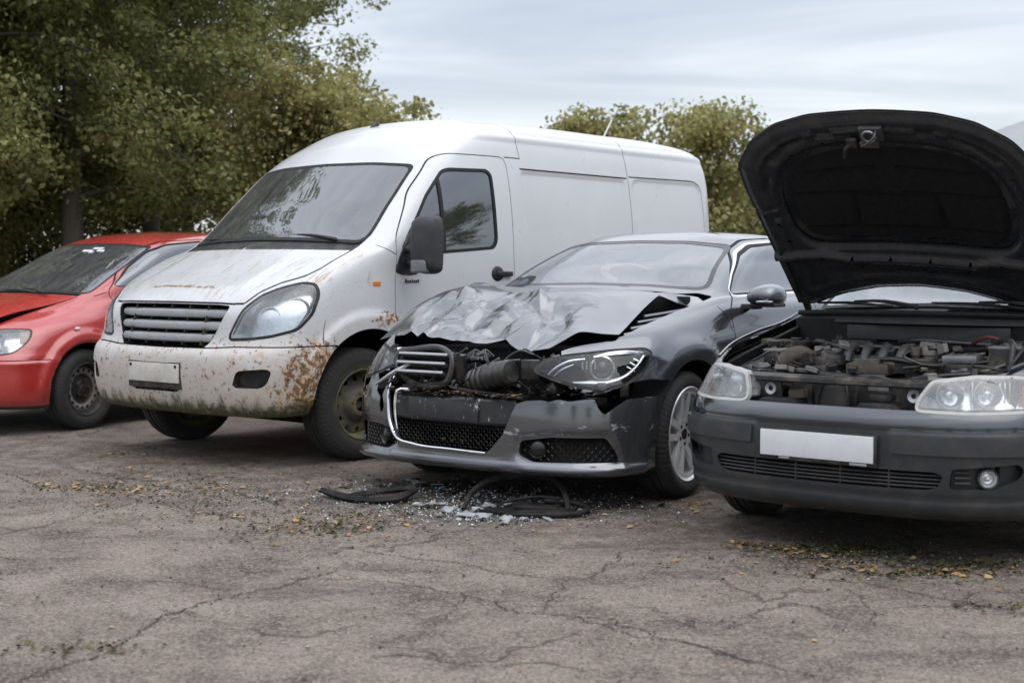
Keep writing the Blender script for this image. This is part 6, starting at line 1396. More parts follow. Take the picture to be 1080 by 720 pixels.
    b = MB(); b.prism(fillet([(-.125,.585),(.0,.585),(.005,.68),(-.015,.70),(-.105,.70),(-.122,.68)], .012), 'yz', .585, .60, .004); b.build('radiator_cover', M['platedark'], rad)
    for y0, y1 in ((-.20,-.165),(-.15,-.135),(.03,.045),(.085,.10)): MB().box((.575,(y0+y1)/2,.645), (.03,y1-y0,.14), (R(random.uniform(-4,4)),0,0), bev=.004).build('radiator_strut', M['engine'], rad)
    b = MB(); b.tube([(.60,-.13,.59),(.61,-.128,.65),(.595,-.105,.712)], .007, 6, smooth=8); b.tube([(.60,.01,.59),(.61,.012,.66),(.595,-.005,.712)], .006, 6, smooth=8); b.build('radiator_hoses', M['engine'], rad)
    def item(name, m, size, c, rot=(0,0,0), bev=.008): return MB().box(c, size, rot, bev, 2).build(name, m, car)
    e, e2, ec, tn = M['engine'], M['engine2'], M['clean'], M['tan']
    b = MB(); b.prism(fillet([(-.385,.575),(-.20,.578),(-.195,.625),(-.215,.648),(-.36,.645),(-.385,.62)], .012), 'yz', .60, .69, .006); b.build('air_duct', e, car)
    b = MB(); b.prism(fillet([(.085,.588),(.27,.60),(.275,.63),(.24,.648),(.10,.648),(.085,.63)], .012), 'yz', .60, .69, .006); b.build('air_box', e, car)
    item('bracket', tn, (.05,.085,.025), (.62,-.277,.71), (0,0,R(8))); item('dusty_module', tn, (.05,.075,.038), (.61,-.218,.664), (R(4),0,0)); item('ballast', M['silverbox'], (.05,.092,.027), (.63,.169,.711), bev=.004); item('ballast_base', e, (.05,.10,.03), (.61,.17,.67))
    # engine
    en = empty('engine', parent=car)
    MB().box((.10,-.10,.60), (.46,.62,.24), bev=.03).build('engine_block', e, en)
    b = MB(); b.box((.20,-.04,.765), (.22,.20,.05), (0,R(3),0), .01); b.box((.28,-.035,.775), (.06,.105,.05), bev=.008); b.box((.14,.02,.785), (.10,.08,.03), bev=.006); b.build('rocker_cover', tn, en)
    b = MB(); b.box((.10,-.20,.775), (.12,.15,.045), bev=.01); b.box((.02,-.05,.79), (.12,.36,.04), bev=.012)
    for k in range(5): b.cyl((.05,-.24 + .07*k,.80), (.05,-.24 + .07*k,.825), .018, 12)
    b.build('inlet_manifold', e2, en)
    for k in range(4): MB().tube([(.02,-.20 + .085*k,.81),(.09,-.20 + .085*k,.845),(.16,-.19 + .085*k,.835),(.20,-.185 + .08*k,.78)], .021, 12, smooth=14).build('intake_runner', M['platedark'], en)
    b = MB()
    for k in range(7): b.box((.28,-.075 + .014*k,.803), (.05,.005,.006), bev=.001, seg=1)
    b.build('cover_ribs', e2, en)
    b = MB(); b.lathe([(0,-.05),(.05,-.05),(.055,-.045),(.055,.05),(.05,.055),(0,.055)], 28, Matrix.Translation((.22,-.255,.765)) @ Matrix.Rotation(R(70), 4, 'X'), 'y'); b.box((.20,-.255,.785), (.12,.14,.05), (R(6),0,0), .012); b.build('air_filter_housing', M['bayblack'], en, sharp=45)
    b = MB(); prof = [(.044 + (.007 if (i // 2) % 2 else 0), -.06 + i * .008) for i in range(16)]; b.lathe([(0,-.06)] + prof + [(0,.06)], 24, Matrix.Translation((.23,-.355,.775)) @ Matrix.Rotation(R(80), 4, 'Z'), 'y'); b.build('corrugated_hose', M['hose'], en, sharp=50)
    b = MB(); b.tube([(.32,-.46,.74),(.30,-.43,.80),(.26,-.385,.815),(.22,-.35,.79)], [.030,.036,.038,.036], 14, smooth=16); b.build('dusty_elbow_pipe', tn, en)
    for nm, m, sz, c, rt in (('relay_box', tn, (.14,.125,.04), (-.05,-.665,.842), (R(-4),0,R(6))), ('relay_box_base', e, (.15,.14,.07), (-.03,-.65,.79), (0,0,R(6))), ('fuse_box', M['bayblack'], (.11,.10,.065), (.18,-.54,.787), (0,0,R(-5))), ('fuse_box_lid', e2, (.115,.105,.012), (.18,-.54,.825), (0,R(2),R(-5))), ('connector_block', e, (.06,.07,.05), (.28,.12,.772), (0,0,R(12))), ('connector_block_lid', e2, (.04,.05,.02), (.285,.12,.80), (0,0,R(12))),
                            ('control_unit', M['silverbox'], (.10,.15,.035), (.18,.345,.817), (R(2),R(3),R(4))), ('control_unit_tray', e, (.16,.23,.04), (.16,.38,.775), (0,0,0)), ('battery', M['bayblack'], (.17,.15,.15), (.10,.53,.79), (0,0,R(3))), ('battery_lid', e2, (.175,.155,.014), (.10,.53,.868), (0,0,R(3))), ('washer_box', e, (.10,.12,.10), (.33,.50,.73), (0,0,R(-20))), ('bulkhead_box', M['trim'], (.08,.16,.09), (-.18,.05,.82), (0,0,0)), ('bulkhead_unit', e, (.09,.20,.07), (-.17,-.32,.83), (0,0,R(4)))):
        item(nm, m, sz, c, rt)
    b = MB(); b.prism(fillet([(.068,.70),(.215,.70),(.21,.81),(.075,.805)], .015), 'yz', .05, .15, .01); b.build('coolant_tank', M['bayblack'], car)
    for (y_, z_, r_, m) in ((.102,.805,.027,tn), (.172,.81,.040,M['engine2'])):
        bb = MB(); bb.lathe([(0,.05),(r_*.9,.05),(r_,.044),(r_,.012),(r_*.8,.010),(r_*.8,-.02)], 20, Matrix.Translation((.10,y_,z_)), 'z'); bb.build('tank_cap', m, car)
    for y_ in (.49,.57):
        bb = MB(); bb.cyl((.06,y_,.872), (.06,y_,.892), .011, 12); bb.box((.06,y_,.885), (.03,.024,.012), (0,0,R(20)), bev=.003); bb.build('battery_terminal', M['silverbox'], car)
    bb = MB(); bb.tube([(.06,.49,.892),(.02,.40,.905),(-.06,.30,.87)], .008, 8, smooth=10); bb.tube([(.06,.57,.892),(.10,.62,.90),(.2,.62,.82)], .008, 8, smooth=10); bb.build('battery_cable', M['cable'], car)
    r = random.Random(21)
    hz = MB()
    for P_, rr in (([(-.2,-.55,.82),(.0,-.42,.86),(.1,-.25,.845),(.02,-.10,.83)], .014), ([(.05,-.30,.83),(.10,-.10,.85),(.08,.05,.84),(.10,.13,.82)], .011), ([(.25,-.02,.80),(.32,.10,.81),(.30,.25,.79),(.20,.30,.79)], .012), ([(-.1,.25,.84),(.05,.42,.86),(.12,.50,.90),(.18,.56,.89),(.22,.57,.80)], .013), ([(.36,-.50,.72),(.42,-.30,.745),(.44,-.1,.735),(.42,.1,.74)], .016), ([(.40,.20,.72),(.42,.35,.755),(.36,.48,.77),(.25,.55,.80)], .012), ([(-.20,-.1,.86),(-.1,.05,.875),(-.1,.2,.87),(-.15,.4,.86)], .012), ([(.1,.58,.885),(.16,.62,.90),(.2,.60,.85),(.24,.56,.78)], .009)): 
        hz.tube(P_, rr, 8, smooth=18)
    hz.build('rubber_hoses', M['hose'], car)
    wl = MB()
    for k in range(46):
        P_ = [(r.uniform(-.15,.5), r.uniform(-.6,.6), r.uniform(.70,.80))]
        for j in range(3): P_.append((P_[-1][0] + r.uniform(-.10,.10), P_[-1][1] + r.uniform(-.13,.13), min(.86, max(.66, P_[-1][2] + r.uniform(-.05,.05)))))
        wl.tube(P_, r.choice((.003,.004,.006)), 5, smooth=12)
    wl.build('wiring_loom', M['hose'], car)
    sm = MB(); sm2 = MB()
    for k in range(44):
        x_ = r.uniform(-.1,.52); y_ = r.uniform(-.58,.58); (sm if k % 2 else sm2).box((x_, y_, r.uniform(.70,.775) + .05 * (x_ < .2)), (r.uniform(.02,.07), r.uniform(.02,.08), r.uniform(.015,.05)), (r.uniform(-.3,.3), r.uniform(-.3,.3), r.uniform(-1,1)), .004, 1)
    for k in range(60):
        x_ = r.uniform(-.22,.18); y_ = r.uniform(-.60,.60); (sm if k % 3 else sm2).box((x_, y_, r.uniform(.78,.865)), (r.uniform(.02,.08), r.uniform(.015,.09), r.uniform(.01,.045)), (r.uniform(-.3, .3), r.uniform(-.3, .3), r.uniform(-1, 1)), .004, 1)
    tag(sm.build('small_fittings', e, car), kind='stuff'); tag(sm2.build('dusty_fittings', e2, car), kind='stuff')
    # plate
    MB().box((.878,.0,.475), (.016,.525,.130), bev=.006).build('plate_holder', M['black'], car); MB().box((.884,.0,.480), (.012,.505,.108), bev=.003).build('plate', M['plate'], car)
    MB().box((.890,-.14,.420), (.006,.05,.008), bev=.002).build('plate_clip', M['alu'], car); MB().box((.890,.19,.418), (.005,.075,.010), bev=.002).build('plate_clip', M['alu'], car)
    make_bonnet(car, -.42, 1.0, R(43), R(6), pm)
    make_interior(car, -.60, .97, .62, -1.30, .36, 1.18, .36)
    MB().box((-1.6,0,.34), (2.8,1.4,.10), bev=.02).box((.20,0,.255), (.80,1.12,.04), bev=.01).build('underbody', M['void'], car)  # the low front box is an added tray, deepens the shade and covers the tyre
    MB().box((-.82,.18,1.20), (.004,.12,.02), (0,R(-30),0), bev=0).build('windscreen_sticker', M['plate'], car) if False else None
    for (x_, y_) in ((0,.735),(0,-.735),(-2.6,.735),(-2.6,-.735)): make_wheel(car, 'red', x_, y_, .305, .19, .195, 0)
    return car
M['cable'] = simple('red_cable', (.10, .012, .01), .45, var=.3, dust=.3)
M['hatch_ws'] = glass('hatchback_windscreen_glass', (.55, .6, .62), .16, (.46, .49, .51), .9, refl=.10)
M['lens_haze'] = lampglass('hazy_lamp_lens', .22, (.92, .95, .97))
M['lampedge'] = simple('lamp_edge_plastic', (.38, .38, .37), .4, var=.2, dust=.3)
M['bonnet_in'] = simple('bonnet_inner_paint', (.024, .026, .030), .26, var=.4, scale=20, dust=.08)
M['felt'] = simple('bonnet_felt', (.012, .0125, .0135), .6, var=.5, scale=30, bump=.5, bscale=120)
M['bayblack'] = simple('engine_bay_black', (.022, .023, .024), .42, var=.4, dust=.45)
M['platedark'] = simple('grey_cover_plate', (.055, .056, .058), .5, .3, var=.4, dust=.3)
M['clean'] = simple('grey_engine_cover', (.07, .07, .072), .45, var=.3, dust=.3)
M['tan'] = simple('dust_caked_part', (.095, .077, .062), .85, var=.6, scale=22, bump=.4, bscale=90)
M['silverbox'] = simple('dull_silver_box', (.30, .31, .32), .4, .75, var=.25, dust=.35)
hatch = make_hatch((1.80, 6.385, 0), 38.5)
# ------------------------------------------------------------------ red hatchback at the left edge
def make_red(loc, th):
    car = empty('red_car', 'faded red car with sprung bonnet and black steel wheels left of the van', 'car', loc, R(-90 - th))
    P = net(red_net(), .016, .55); S0 = orient(Soup.grid(P), (-1.5, 0, .7)); V = S0.V; x, y, z = V.T; d = np.zeros(len(V)); side = sst(y, .5, .68)
    for cx in (0., -2.5):
        r = np.hypot(x - cx, z - .31); d += side * .028 * sst(r, .47, .40) * sst(r, .34, .36) * sst(z, .22, .35)
    d -= .012 * sst(np.abs(z - .552), .014, .002) * sst(x, .36, .40)
    S0.V = V + S0.N * d[:, None]; S = orient(Soup.grid(S0.V.reshape(P.shape)), (-1.5, 0, .7)); pm = M['red']; dg = ((-.4, .917, 0), (0, 0, 1))
    for cx in (0., -2.5):
        a = S.take(circ('xz', (cx, .31), .348, both(gt('y', .45), lt('z', .85)))); [recess('wheel_well', M['void'], a, car, (0, -.32, 0), q, keep=lambda m: m[:, 2] > .225) for q in ('left', 'right')]
    HLs = [(.09,.70),(.16,.755),(.31,.768),(.43,.770),(.515,.765),(.525,.715),(.505,.665),(.45,.605),(.36,.588),(.2,.60)]
    lamp = S.take(poly(dg, HLs, .03, .006, both(gt('x', .2), gt('y', .2)))); lens, fr = lamp.cut(poly(dg, HLs, .03, -.005)(lamp.V)); tip = lens.copy()
    for side_ in ('left', 'right'):
        s = 1 if side_ == 'left' else -1; h = empty('headlight', parent=car)
        part('lens', M['lens_haze'], lens.shift(.002), h, side_, t=.003, inner=False); part('lamp_rim', M['trim'], fr.shift(-.002), h, side_, t=.02); recess('lamp_bowl', M['reflector'], lens.shift(-.006), h, (-.09, -.02, 0), side_)
        b = MB()
        Mx = Matrix.Translation((.60,.60*s,.68)) @ Vector((.86,.5*s,.05)).normalized().to_track_quat('Z','Y').to_matrix().to_4x4(); b.lathe([(.06,.03),(.05,-.01),(0,-.03)], 28, Mx, 'z'); b.build('reflector', M['reflector'], h)
        MB().box((.445,.70*s,.70), (.07,.03,.10), (0,0,R(-52)*s), bev=.012).build('indicator_lens', M['amber_pale'], h)
    gr = S.take(poly('yz', [(-.3,.50),(.35,.50),(.45,.46),(.42,.33),(-.3,.33)], .03, 0, gt('x', .5))); recess('lower_grille_cavity', M['void'], gr, car, (-.07, 0, 0))
    gr = S.take(poly('yz', [(-.3,.70),(.30,.70),(.28,.62),(-.3,.62)], .03, 0, gt('x', .5))); recess('grille_cavity', M['void'], gr, car, (-.05, 0, 0))
    low = S.take(both(lambda V: V[:, 2] - .215, gt('x', -2.2))); part('sill_trim', M['trim'], low, car, t=.006)
    HO = [(.9,-.2),(.9,.30),(.66,.49),(.50,.52),(.33,.545),(.10,.60),(-.10,.648),(-.07,.56),(.0,.36),(.01,-.2)]
    hood = S.take(poly('xy', HO, .02, 0, gt('z', .72))); 
    lift = .045 * sst(hood.V[:, 0], -.05, .55); hood.V[:, 2] += lift; hood.take(line('xy', [(.9,.30),(.66,.49),(.50,.52),(.33,.545),(.10,.60),(-.10,.648)], .010, 0))
    gro = []
    bmp = S.take(both(lambda V: V[:, 2] - .545, lambda V: .345 - V[:, 0]))
    S.take(both(lambda V: V[:, 2] - .552, lambda V: .345 - V[:, 0]))
    ws = S.take(poly('yz', [(-.3,1.04),(0,1.04),(.42,1.03),(.655,1.015),(.68,1.03),(.575,1.385),(.545,1.40),(.35,1.418),(0,1.425),(-.3,1.42)], .03, 0, both(gt('x', -1.1), lt('x', .2))))
    gl, se = ws.cut(poly('yz', [(-.3,1.055),(0,1.055),(.42,1.045),(.64,1.03),(.66,1.045),(.56,1.375),(.53,1.39),(.35,1.407),(0,1.414),(-.3,1.41)], .04)(ws.V))
    part('windscreen', M['ws'], gl.shift(-.004), car, t=.004, inner=False); part('windscreen_seal', M['rubber'], se.shift(-.002), car, t=.01)
    cw = S.take(both(gt('x', -.2), lt('x', .06), gt('z', .985), lambda V: V[:, 1] - .64)); part('scuttle_panel', M['black'], cw.shift(-.012), car, t=.008)
    win = [(-.38,1.08),(-.60,1.22),(-.85,1.35),(-1.05,1.41),(-1.4,1.44),(-2.0,1.43),(-2.5,1.38),(-2.62,1.12),(-1.6,1.08)]
    wn = S.take(poly('xz', win, .04, .007, gt('y', .45))); g_, se2 = wn.cut(poly('xz', win, .04, 0)(wn.V)); pil = g_.take(poly('xz', [(-1.45,.9),(-1.52,.9),(-1.55,1.5),(-1.48,1.5)], 0))
    door = [(-.38,.32),(-.40,.75),(-.30,1.03),(-.55,1.225),(-.85,1.385),(-1.05,1.435),(-1.48,1.465),(-1.52,1.05),(-1.50,.50),(-1.48,.32)]
    gro.append(S.take(line('xz', door, .0035, .05, gt('y', .5)))); gro.append(S.take(line('xz', [(-.30,1.03),(-.18,1.00)], .003, 0, gt('y', .4)))); dr = S.take(poly('xz', door, .05, 0, gt('y', .5)))
    for side_ in ('left', 'right'):
        s = 1 if side_ == 'left' else -1
        part('side_window', M['sideglass'], g_.shift(-.006), car, side_, t=.004, inner=False); part('window_seal', M['rubber'], merge(se2, pil), car, side_, t=.01); part('shut_lines', M['rubber'], merge(*gro).shift(-.006), car, side_, t=.002); part('door', pm, dr, car, side_, t=.006)
        m_ = empty('mirror', parent=car); MB().box((-.50,.97*s,1.07), (.14,.20,.14), (0,0,R(-12)*s), bev=.045, seg=4).build('mirror_housing', M['trim'], m_, sharp=60); MB().box((-.48,.85*s,1.04), (.08,.14,.05), bev=.015).build('mirror_foot', M['black'], m_)
        MB().ball((.085,.850*s,.765), (.028,.008,.013), 16).build('side_indicator', M['plate'], car)
    part('bumper', pm, bmp, car, t=.006); part('bonnet', pm, hood, car, t=.006); part('body', pm, S, car, t=.006)
    MB().box((.25,0,.60), (.7,1.0,.4), bev=.02).build('engine_bay', M['void'], car); MB().box((-1.5,0,.32), (2.8,1.4,.12), bev=.02).build('underbody', M['void'], car)
    make_wiper(car, (.02,.42,1.03), (-.05,-.12,1.055)); make_wiper(car, (.04,-.10,1.035), (-.04,-.60,1.05))
    st = MB()
    for (yy, zz, w_, a_) in ((.05,1.352,.09,20),(.13,1.372,.10,8),(.20,1.352,.06,25),(.11,1.342,.05,-10)): st.box((-.72 - (zz - 1.352) * 2.05, yy, zz + .008), (.03,w_,.004), (0,R(25),R(a_)), bev=.001, seg=1)
    st.build('torn_sticker', M['plate'], car)
    make_interior(car, -.30, 1.0, .66, -1.0, .40, 1.25, .36)
    for (x_, y_) in ((0,.745),(0,-.745),(-2.5,.745),(-2.5,-.745)): make_wheel(car, 'red', x_, y_, .305, .20, .192, R(6) if x_ == 0 else 0)
    return car
M['amber_pale'] = simple('faded_amber_lens', (.50, .30, .20), .3, var=.3)
red = make_red((-3.92, 10.9, 0), 32)
# ------------------------------------------------------------------ cracks, litter and broken parts on the ground
M['crack'] = simple('crack_dirt', (.028, .025, .021), .95, var=.6, scale=20)
def crack(P, w0, seed):
    r = random.Random(seed); Q = curve(np.array(P, float), 70 * (len(P) - 1), pchip); n = len(Q); T = np.gradient(Q, axis=0); T /= np.linalg.norm(T, axis=1, keepdims=True); Nn = np.stack([-T[:, 1], T[:, 0]], 1)
    j = np.cumsum([r.gauss(0, .004) for _ in range(n)]); k_ = np.linspace(0, 1, n); j = j - j[0] * (1 - k_) - j[-1] * k_; Q = Q + Nn * (j + np.array([r.gauss(0, .003) for _ in range(n)]))[:, None]
    wd = np.array([max(.0012, w0 * .9 * (.55 + .45 * mnoise.noise((i * .11, seed * 3.1, 0))) * r.uniform(.55, 1.3)) for i in range(n)]) * np.minimum(1, np.minimum(np.arange(n) / 12 + .1, (n - np.arange(n)) / 12))
    return Q - Nn * wd[:, None], Q + Nn * wd[:, None]
def make_cracks():
    V, F_ = [], []
    L = [([(-1.62,3.8),(-1.5,4.01),(-1.34,4.35),(-1.27,4.71),(-1.18,4.91),(-1.02,5.13),(-.86,5.28),(-.69,5.50)], .0075), ([(-.75,5.98),(-.66,5.92),(-.35,5.7),(-.06,5.43),(.2,5.32),(.41,5.57),(.57,5.92),(.78,5.96)], .0055), ([(-.9,5.38),(-.74,5.35),(-.46,5.25),(-.16,5.08),(.07,4.81),(.2,4.77),(.37,4.63),(.48,4.5),(.6,4.33),(.75,4.19)], .006),
         ([(-2.33,6.26),(-2.2,6.52),(-2.08,6.88),(-1.93,7.17)], .005), ([(-1.93,7.17),(-1.59,6.94),(-1.33,6.67),(-1.05,6.42),(-.9,6.35)], .007), ([(-3.05,8.22),(-2.47,7.57),(-2.25,7.61),(-1.93,7.17)], .006), ([(.2,4.77),(.49,4.47),(.69,4.34),(.82,4.15),(.92,4.04)], .006), ([(1.0,5.5),(1.23,5.32),(1.46,5.2),(1.61,5.02),(1.81,4.85)], .006), ([(-2.3,5.95),(-1.97,5.72),(-1.76,5.76)], .005),
         ([(.2,5.32),(.12,5.05),(.07,4.81)], .004), ([(-.16,5.08),(-.20,4.8),(-.28,4.62)], .004), ([(1.23,5.32),(1.30,4.95),(1.22,4.6)], .0035), ([(-1.02,5.13),(-1.4,5.3),(-1.75,5.28)], .004)]
    for i, (P, w0) in enumerate(L):
        a, b = crack(P, w0, i + 3); k = len(V); n = len(a)
        for p, q in zip(a, b): V += [(p[0], p[1], .004), (q[0], q[1], .004)]
        F_ += [(k + 2*j, k + 2*j + 1, k + 2*j + 3, k + 2*j + 2) for j in range(n - 1)]
    o = mkobj('ground_crack', np.array(V), F_, M['crack'], smooth=False); tag(o, kind='structure')
make_cracks()
def m_litter():
    m, g, b = newmat('dead_leaves'); rnd = g.n('NewGeometry').outputs['Random Per Island']
    setp(g, b, Base_Color=g.ramp(rnd, [(0, (.045, .03, .016)), (.4, (.13, .075, .03)), (.75, (.30, .165, .06)), (1, (.36, .25, .12))]), Roughness=.85); return m
M['litter'] = m_litter()
def m_grit():
    m, g, b = newmat('grit'); rnd = g.n('NewGeometry').outputs['Random Per Island']
    setp(g, b, Base_Color=g.ramp(rnd, [(0, (.03, .027, .024)), (.45, (.10, .09, .08)), (.8, (.20, .18, .16)), (1, (.36, .34, .32))]), Roughness=.9); return m
M['grit'] = m_grit()
def m_crumb():
    m, g, b = newmat('glass_crumbs'); rnd = g.n('NewGeometry').outputs['Random Per Island']
    setp(g, b, Base_Color=g.ramp(rnd, [(0, (.05, .06, .065)), (.5, (.18, .21, .23)), (.85, (.45, .49, .52)), (1, (.7, .73, .75))]), Roughness=.12, Specular_IOR_Level=.7); return m
M['crumb'] = m_crumb()
def m_moss():
    m, g, b = newmat('moss_tufts'); rnd = g.n('NewGeometry').outputs['Random Per Island']
    setp(g, b, Base_Color=g.ramp(rnd, [(0, (.02, .022, .008)), (.6, (.055, .06, .018)), (1, (.11, .10, .035))]), Roughness=.95); return m
M['moss'] = m_moss()
def litter(name, pts, sizes, mat, seed, flat=.0, curl=.35):
    """many small bent flakes lying on the ground, one object"""
    r = np.random.default_rng(seed); n = len(pts); a = r.uniform(0, 6.28, n); t = np.stack([np.cos(a), np.sin(a), r.uniform(-.35, .35, n)], 1); u = np.stack([-np.sin(a), np.cos(a), r.uniform(-.35, .35, n)], 1); s = sizes[:, None]
    z = np.array([0, 0, 1.]); V = []
    for p, q, k in ((0, -.6, .1), (.4, -.1, curl), (.3, .35, curl * .6), (0, .6, .15), (-.35, .3, curl * .7), (-.42, -.15, curl)):
        jit = r.uniform(.7, 1.3, (n, 1)); V.append(pts + t * s * p * jit + u * s * q * jit + z * s * k * r.uniform(.2, 1, (n, 1)))
    V = np.stack(V, 1).reshape(-1, 3); V[:, 2] = np.maximum(V[:, 2], .005); i = np.arange(n)[:, None] * 6
    o = mkobj(name, V, np.concatenate([i + np.array([[0, 1, 2, 3]]), i + np.array([[0, 3, 4, 5]])]), mat, smooth=False); tag(o, kind='stuff'); return o
def grains(name, pts, sizes, mat, seed):
    r = np.random.default_rng(seed); n = len(pts); base = np.array([[1,0,0],[-1,0,0],[0,1,0],[0,-1,0],[0,0,.7],[0,0,-.5]]); fc = np.array([[0,2,4],[2,1,4],[1,3,4],[3,0,4],[2,0,5],[1,2,5],[3,1,5],[0,3,5]])
    V = base[None] * r.uniform(.5, 1.2, (n, 6, 1)); a = r.uniform(0, 6.28, n); c, s = np.cos(a)[:, None], np.sin(a)[:, None]; V = np.stack([V[..., 0] * c - V[..., 1] * s, V[..., 0] * s + V[..., 1] * c, V[..., 2]], 2) * sizes[:, None, None] + pts[:, None] + np.array([0, 0, 1.]) * sizes[:, None, None] * .35
    o = mkobj(name, V.reshape(-1, 3), (fc[None] + np.arange(n)[:, None, None] * 6).reshape(-1, 3), mat, smooth=False); tag(o, kind='stuff'); return o
def blob(cs, n, r):
    P = []
    for (x, y, sx, sy, wgt) in cs:
        k = int(n * wgt); q = r.normal(size=(k, 2)) * np.array([sx, sy]); P.append(np.stack([x + q[:, 0], y + q[:, 1], np.full(k, .004)], 1))
    return np.concatenate(P)
def make_litter():
    r = np.random.default_rng(77)
    band = [(-2.3,7.9,.45,.28,.2),(-1.6,7.35,.4,.35,.2),(-.9,6.75,.35,.35,.2),(-.2,7.1,.5,.3,.25),(.7,6.9,.3,.2,.08),(1.3,5.75,.35,.14,.16),(1.9,5.5,.4,.15,.1)]
    clumps = [(-2.56,8.98,.10,.10,.05),(-2.12,7.44,.10,.06,.06),(-2.3,7.62,.22,.05,.06),(-1.62,7.61,.10,.08,.05),(-.83,6.4,.16,.12,.10),(-1.41,6.72,.10,.08,.04),(1.06,6.0,.07,.05,.07),(1.22,5.84,.08,.04,.06),(1.36,5.74,.08,.04,.06),(1.37,5.54,.05,.04,.04),(1.66,5.50,.09,.025,.08),(.97,7.05,.06,.03,.03),(1.8,5.4,.1,.08,.04),(-1.9,8.3,.3,.15,.05)]
    P = np.concatenate([blob(band, 260, r), blob(clumps, 620, r)]); litter('fallen_leaves', P, r.uniform(.010, .034, len(P)), M['litter'], 5)
    sc = np.stack([r.uniform(-2.6, 2.4, 90), r.uniform(3.9, 9, 90), np.full(90, .004)], 1); litter('scattered_leaves', sc, r.uniform(.008, .022, 90), M['litter'], 6)
    P = np.concatenate([blob(band, 2600, r), np.stack([r.uniform(-2.6, 2.4, 900), r.uniform(3.7, 8.5, 900), np.full(900, .002)], 1)]); grains('grit', P, r.uniform(.002, .009, len(P)), M['grit'], 7)
    P = blob([(-1.5,7.2,.35,.28,.2),(-.85,6.5,.2,.2,.25),(-2.25,7.6,.25,.08,.15),(-.35,6.9,.25,.2,.15),(1.40,5.92,.20,.09,.5),(1.85,5.62,.25,.08,.3),(1.55,5.42,.25,.05,.15),(1.9,4.9,.2,.06,.1),(-1.35,4.35,.12,.05,.06)], 1000, r); litter('moss_tufts', P, r.uniform(.008, .022, len(P)), M['moss'], 8, curl=.7)
    P = blob([(-.55,7.55,.28,.22,.25),(-.2,7.2,.25,.22,.3),(.1,6.9,.28,.16,.25),(-.1,6.75,.22,.14,.35),(-.75,7.1,.3,.25,.15),(.4,7.1,.3,.2,.15),(-1.2,7.4,.4,.2,.06)], 1250, r); grains('glass_crumbs', P, r.uniform(.003, .011, len(P)), M['crumb'], 9)
    P = blob([(-.6,7.7,.22,.16,.3),(-.15,7.3,.2,.2,.25),(0,6.95,.25,.15,.25),(.5,7.0,.3,.15,.2)], 170, r); litter('plastic_crumbs', P, r.uniform(.012, .045, len(P)), M['gloss'], 10, curl=.3)
make_litter()
M['shard'] = None
def m_shard():
    m, g, b = newmat('clear_plastic_shard'); n = g.noise(scale=20, detail=5)
    setp(g, b, Base_Color=g.mix(n, (.36, .385, .40), (.66, .68, .69)), Roughness=.15, Transmission_Weight=.35, Coat_Weight=.4); return m
M['shard'] = m_shard()
def make_shards():
    r = random.Random(31)
    spots = [(-.31,6.84,.05,'largest cloudy shard left of the looped black trim'),(-.22,6.72,.055,'cloudy shard nearest the camera in the shard heap'),(-.13,6.68,.06,'long cloudy shard at the front of the heap under the loop'),(-.04,6.60,.05,'front right cloudy shard beyond the heap tip'),(-.20,6.88,.05,'cloudy shard standing in the middle of the heap'),(-.12,6.98,.05,'cloudy shard leaning inside the black loop'),(.0,7.0,.05,'pale shard lying flat inside the black loop'),(-.02,6.52,.045,'small shard lowest in the photo, ahead of the loop'),(-.42,6.98,.06,'lone cloudy shard between black tray and loop'),(-.47,7.03,.035,'small shard beside the lone cloudy one'),(-.36,6.72,.03,'small shard at the left fringe of the heap'),(.05,6.62,.035,'pale chip at the right end of the shard heap'),(-.52,7.72,.06,'grey glass flake below the left fog recess'),(-.42,7.62,.05,'grey glass flake under the chrome grille edge'),(-.6,7.85,.05,'grey glass flake nearest the rusty van wheel'),(.35,6.85,.03,'lone chip right of the looped trim')]
    for x, y, s, lb in spots:
        n = r.randint(5, 7); pts = [(math.cos(a) * s * r.uniform(.55, 1.15), math.sin(a) * s * r.uniform(.55, 1.15)) for a in sorted(r.uniform(0, 6.28) for _ in range(n))]
        bm = bmesh.new(); vs = [bm.verts.new((p[0], p[1], r.uniform(0, .35) * s)) for p in pts]; c = bm.verts.new((0, 0, .3 * s)); [bm.faces.new([vs[i], vs[(i + 1) % n], c]) for i in range(n)]
        ex = bmesh.ops.extrude_face_region(bm, geom=bm.faces[:]); [setattr(v.co, 'z', v.co.z + .005) for v in ex['geom'] if isinstance(v, bmesh.types.BMVert)]; bmesh.ops.recalc_face_normals(bm, faces=bm.faces)
        o = MB().bm(bm).build('glass_shard', M['shard'], None, sharp=20); o.location = (x, y, .006); o.rotation_euler = (r.uniform(-.12, .12), r.uniform(-.12, .12), r.uniform(0, 6)); tag(o, lb, 'shard', 'shards of lamp glass on the asphalt')
make_shards()
def make_small_shards():
    r = random.Random(8); src = [o for o in bpy.data.objects if o.name.startswith('glass_shard')]
    for k in range(26):
        o = r.choice(src).copy(); COL.objects.link(o); f = r.uniform(.3, .6); o.scale = (f, f, f); o.location = (-.15 + r.gauss(0, .26), 6.85 + r.gauss(0, .17), .005); o.rotation_euler = (r.uniform(-.3, .3), r.uniform(-.3, .3), r.uniform(0, 6)); tag(o, 'small clear chip scattered around the heap of lamp glass', 'shard', 'small chips of lamp glass')
make_small_shards()
M['dullblack'] = simple('weathered_black_rubber', (.012, .012, .013), .6, var=.5, dust=.12)
M['dullblack'].node_tree.nodes['Principled BSDF'].inputs['Specular IOR Level'].default_value = .15
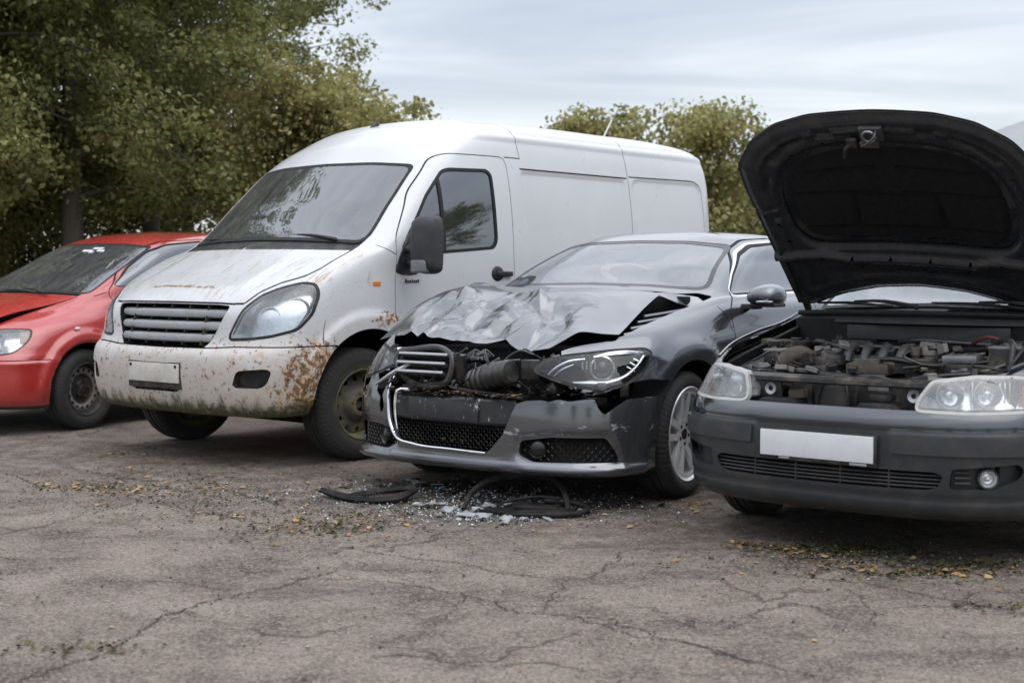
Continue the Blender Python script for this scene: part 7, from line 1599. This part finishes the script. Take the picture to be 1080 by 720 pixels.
def make_tray():
    o = empty('broken_grille', 'broken black plastic grille piece lying left on the asphalt', 'car part', (-.74, 7.2, 0), R(4))
    b = MB(); b.tube([(-.26,.16,.035),(-.18,.07,.022),(-.10,-.03,.018),(.0,-.10,.018),(.14,-.09,.024),(.24,.02,.055)], [.016,.024,.022,.022,.026,.014], 6, smooth=20); b.tube([(-.13,.02,.018),(.02,.10,.03),(.24,.05,.06)], .018, 6, smooth=12); b.box((-.22,.115,.028), (.12,.045,.012), (R(8),R(6),R(-44)), bev=.003); b.build('broken_rim', M['dullblack'], o)
    f = hexmesh([(-.10,.02),(.0,.03),(.22,.02)], -.06, .12, .03, .006); f2 = MB(); f2.add([(v[0], v[1] + v[2] * .9 - .03, .022 + v[2] * .15) for v in f.V], f.F); f2.box((.05,-.03,.014), (.26,.10,.006), (R(3),0,R(2)), bev=.002); f2.build('mesh_insert', M['black'], o)
    scatter_bits(MB(), 0, (0,1,0,1,0,1), (.01,.02))
make_tray()
def make_loop():
    o = empty('trim_loop', 'looped black rubber trim sprung up over a flat broken panel', 'car part', (.05, 6.86, 0), R(-6)); o.scale = (1.08, 1.05, 1.12)
    b = MB(); b.tube([(-.27,-.02,.012),(-.24,.10,.075),(-.13,.20,.125),(.02,.22,.135),(.14,.17,.12),(.20,.05,.06),(.215,-.02,.014)], [.010,.014,.017,.019,.018,.015,.012], 10, smooth=30)
    b.tube([(.10,.02,.05),(.22,.05,.04),(.30,.0,.026),(.28,-.10,.018),(.12,-.16,.014),(-.06,-.15,.012)], [.010,.013,.014,.013,.011,.009], 8, smooth=26); b.tube([(-.10,.08,.03),(.05,.06,.06),(.17,.03,.06)], .008, 6, smooth=10); b.build('rubber_loop', M['dullblack'], o)
    p = MB(); p.prism(fillet([(-.20,-.08),(-.05,.06),(.15,.08),(.26,-.01),(.20,-.13),(.0,-.16)], .02), 'xy', .010, .020, .003); p.box((.06,.0,.028), (.20,.10,.014), (R(4),R(3),R(8)), bev=.004); p.build('panel_piece', M['dullblack'], o)
make_loop()
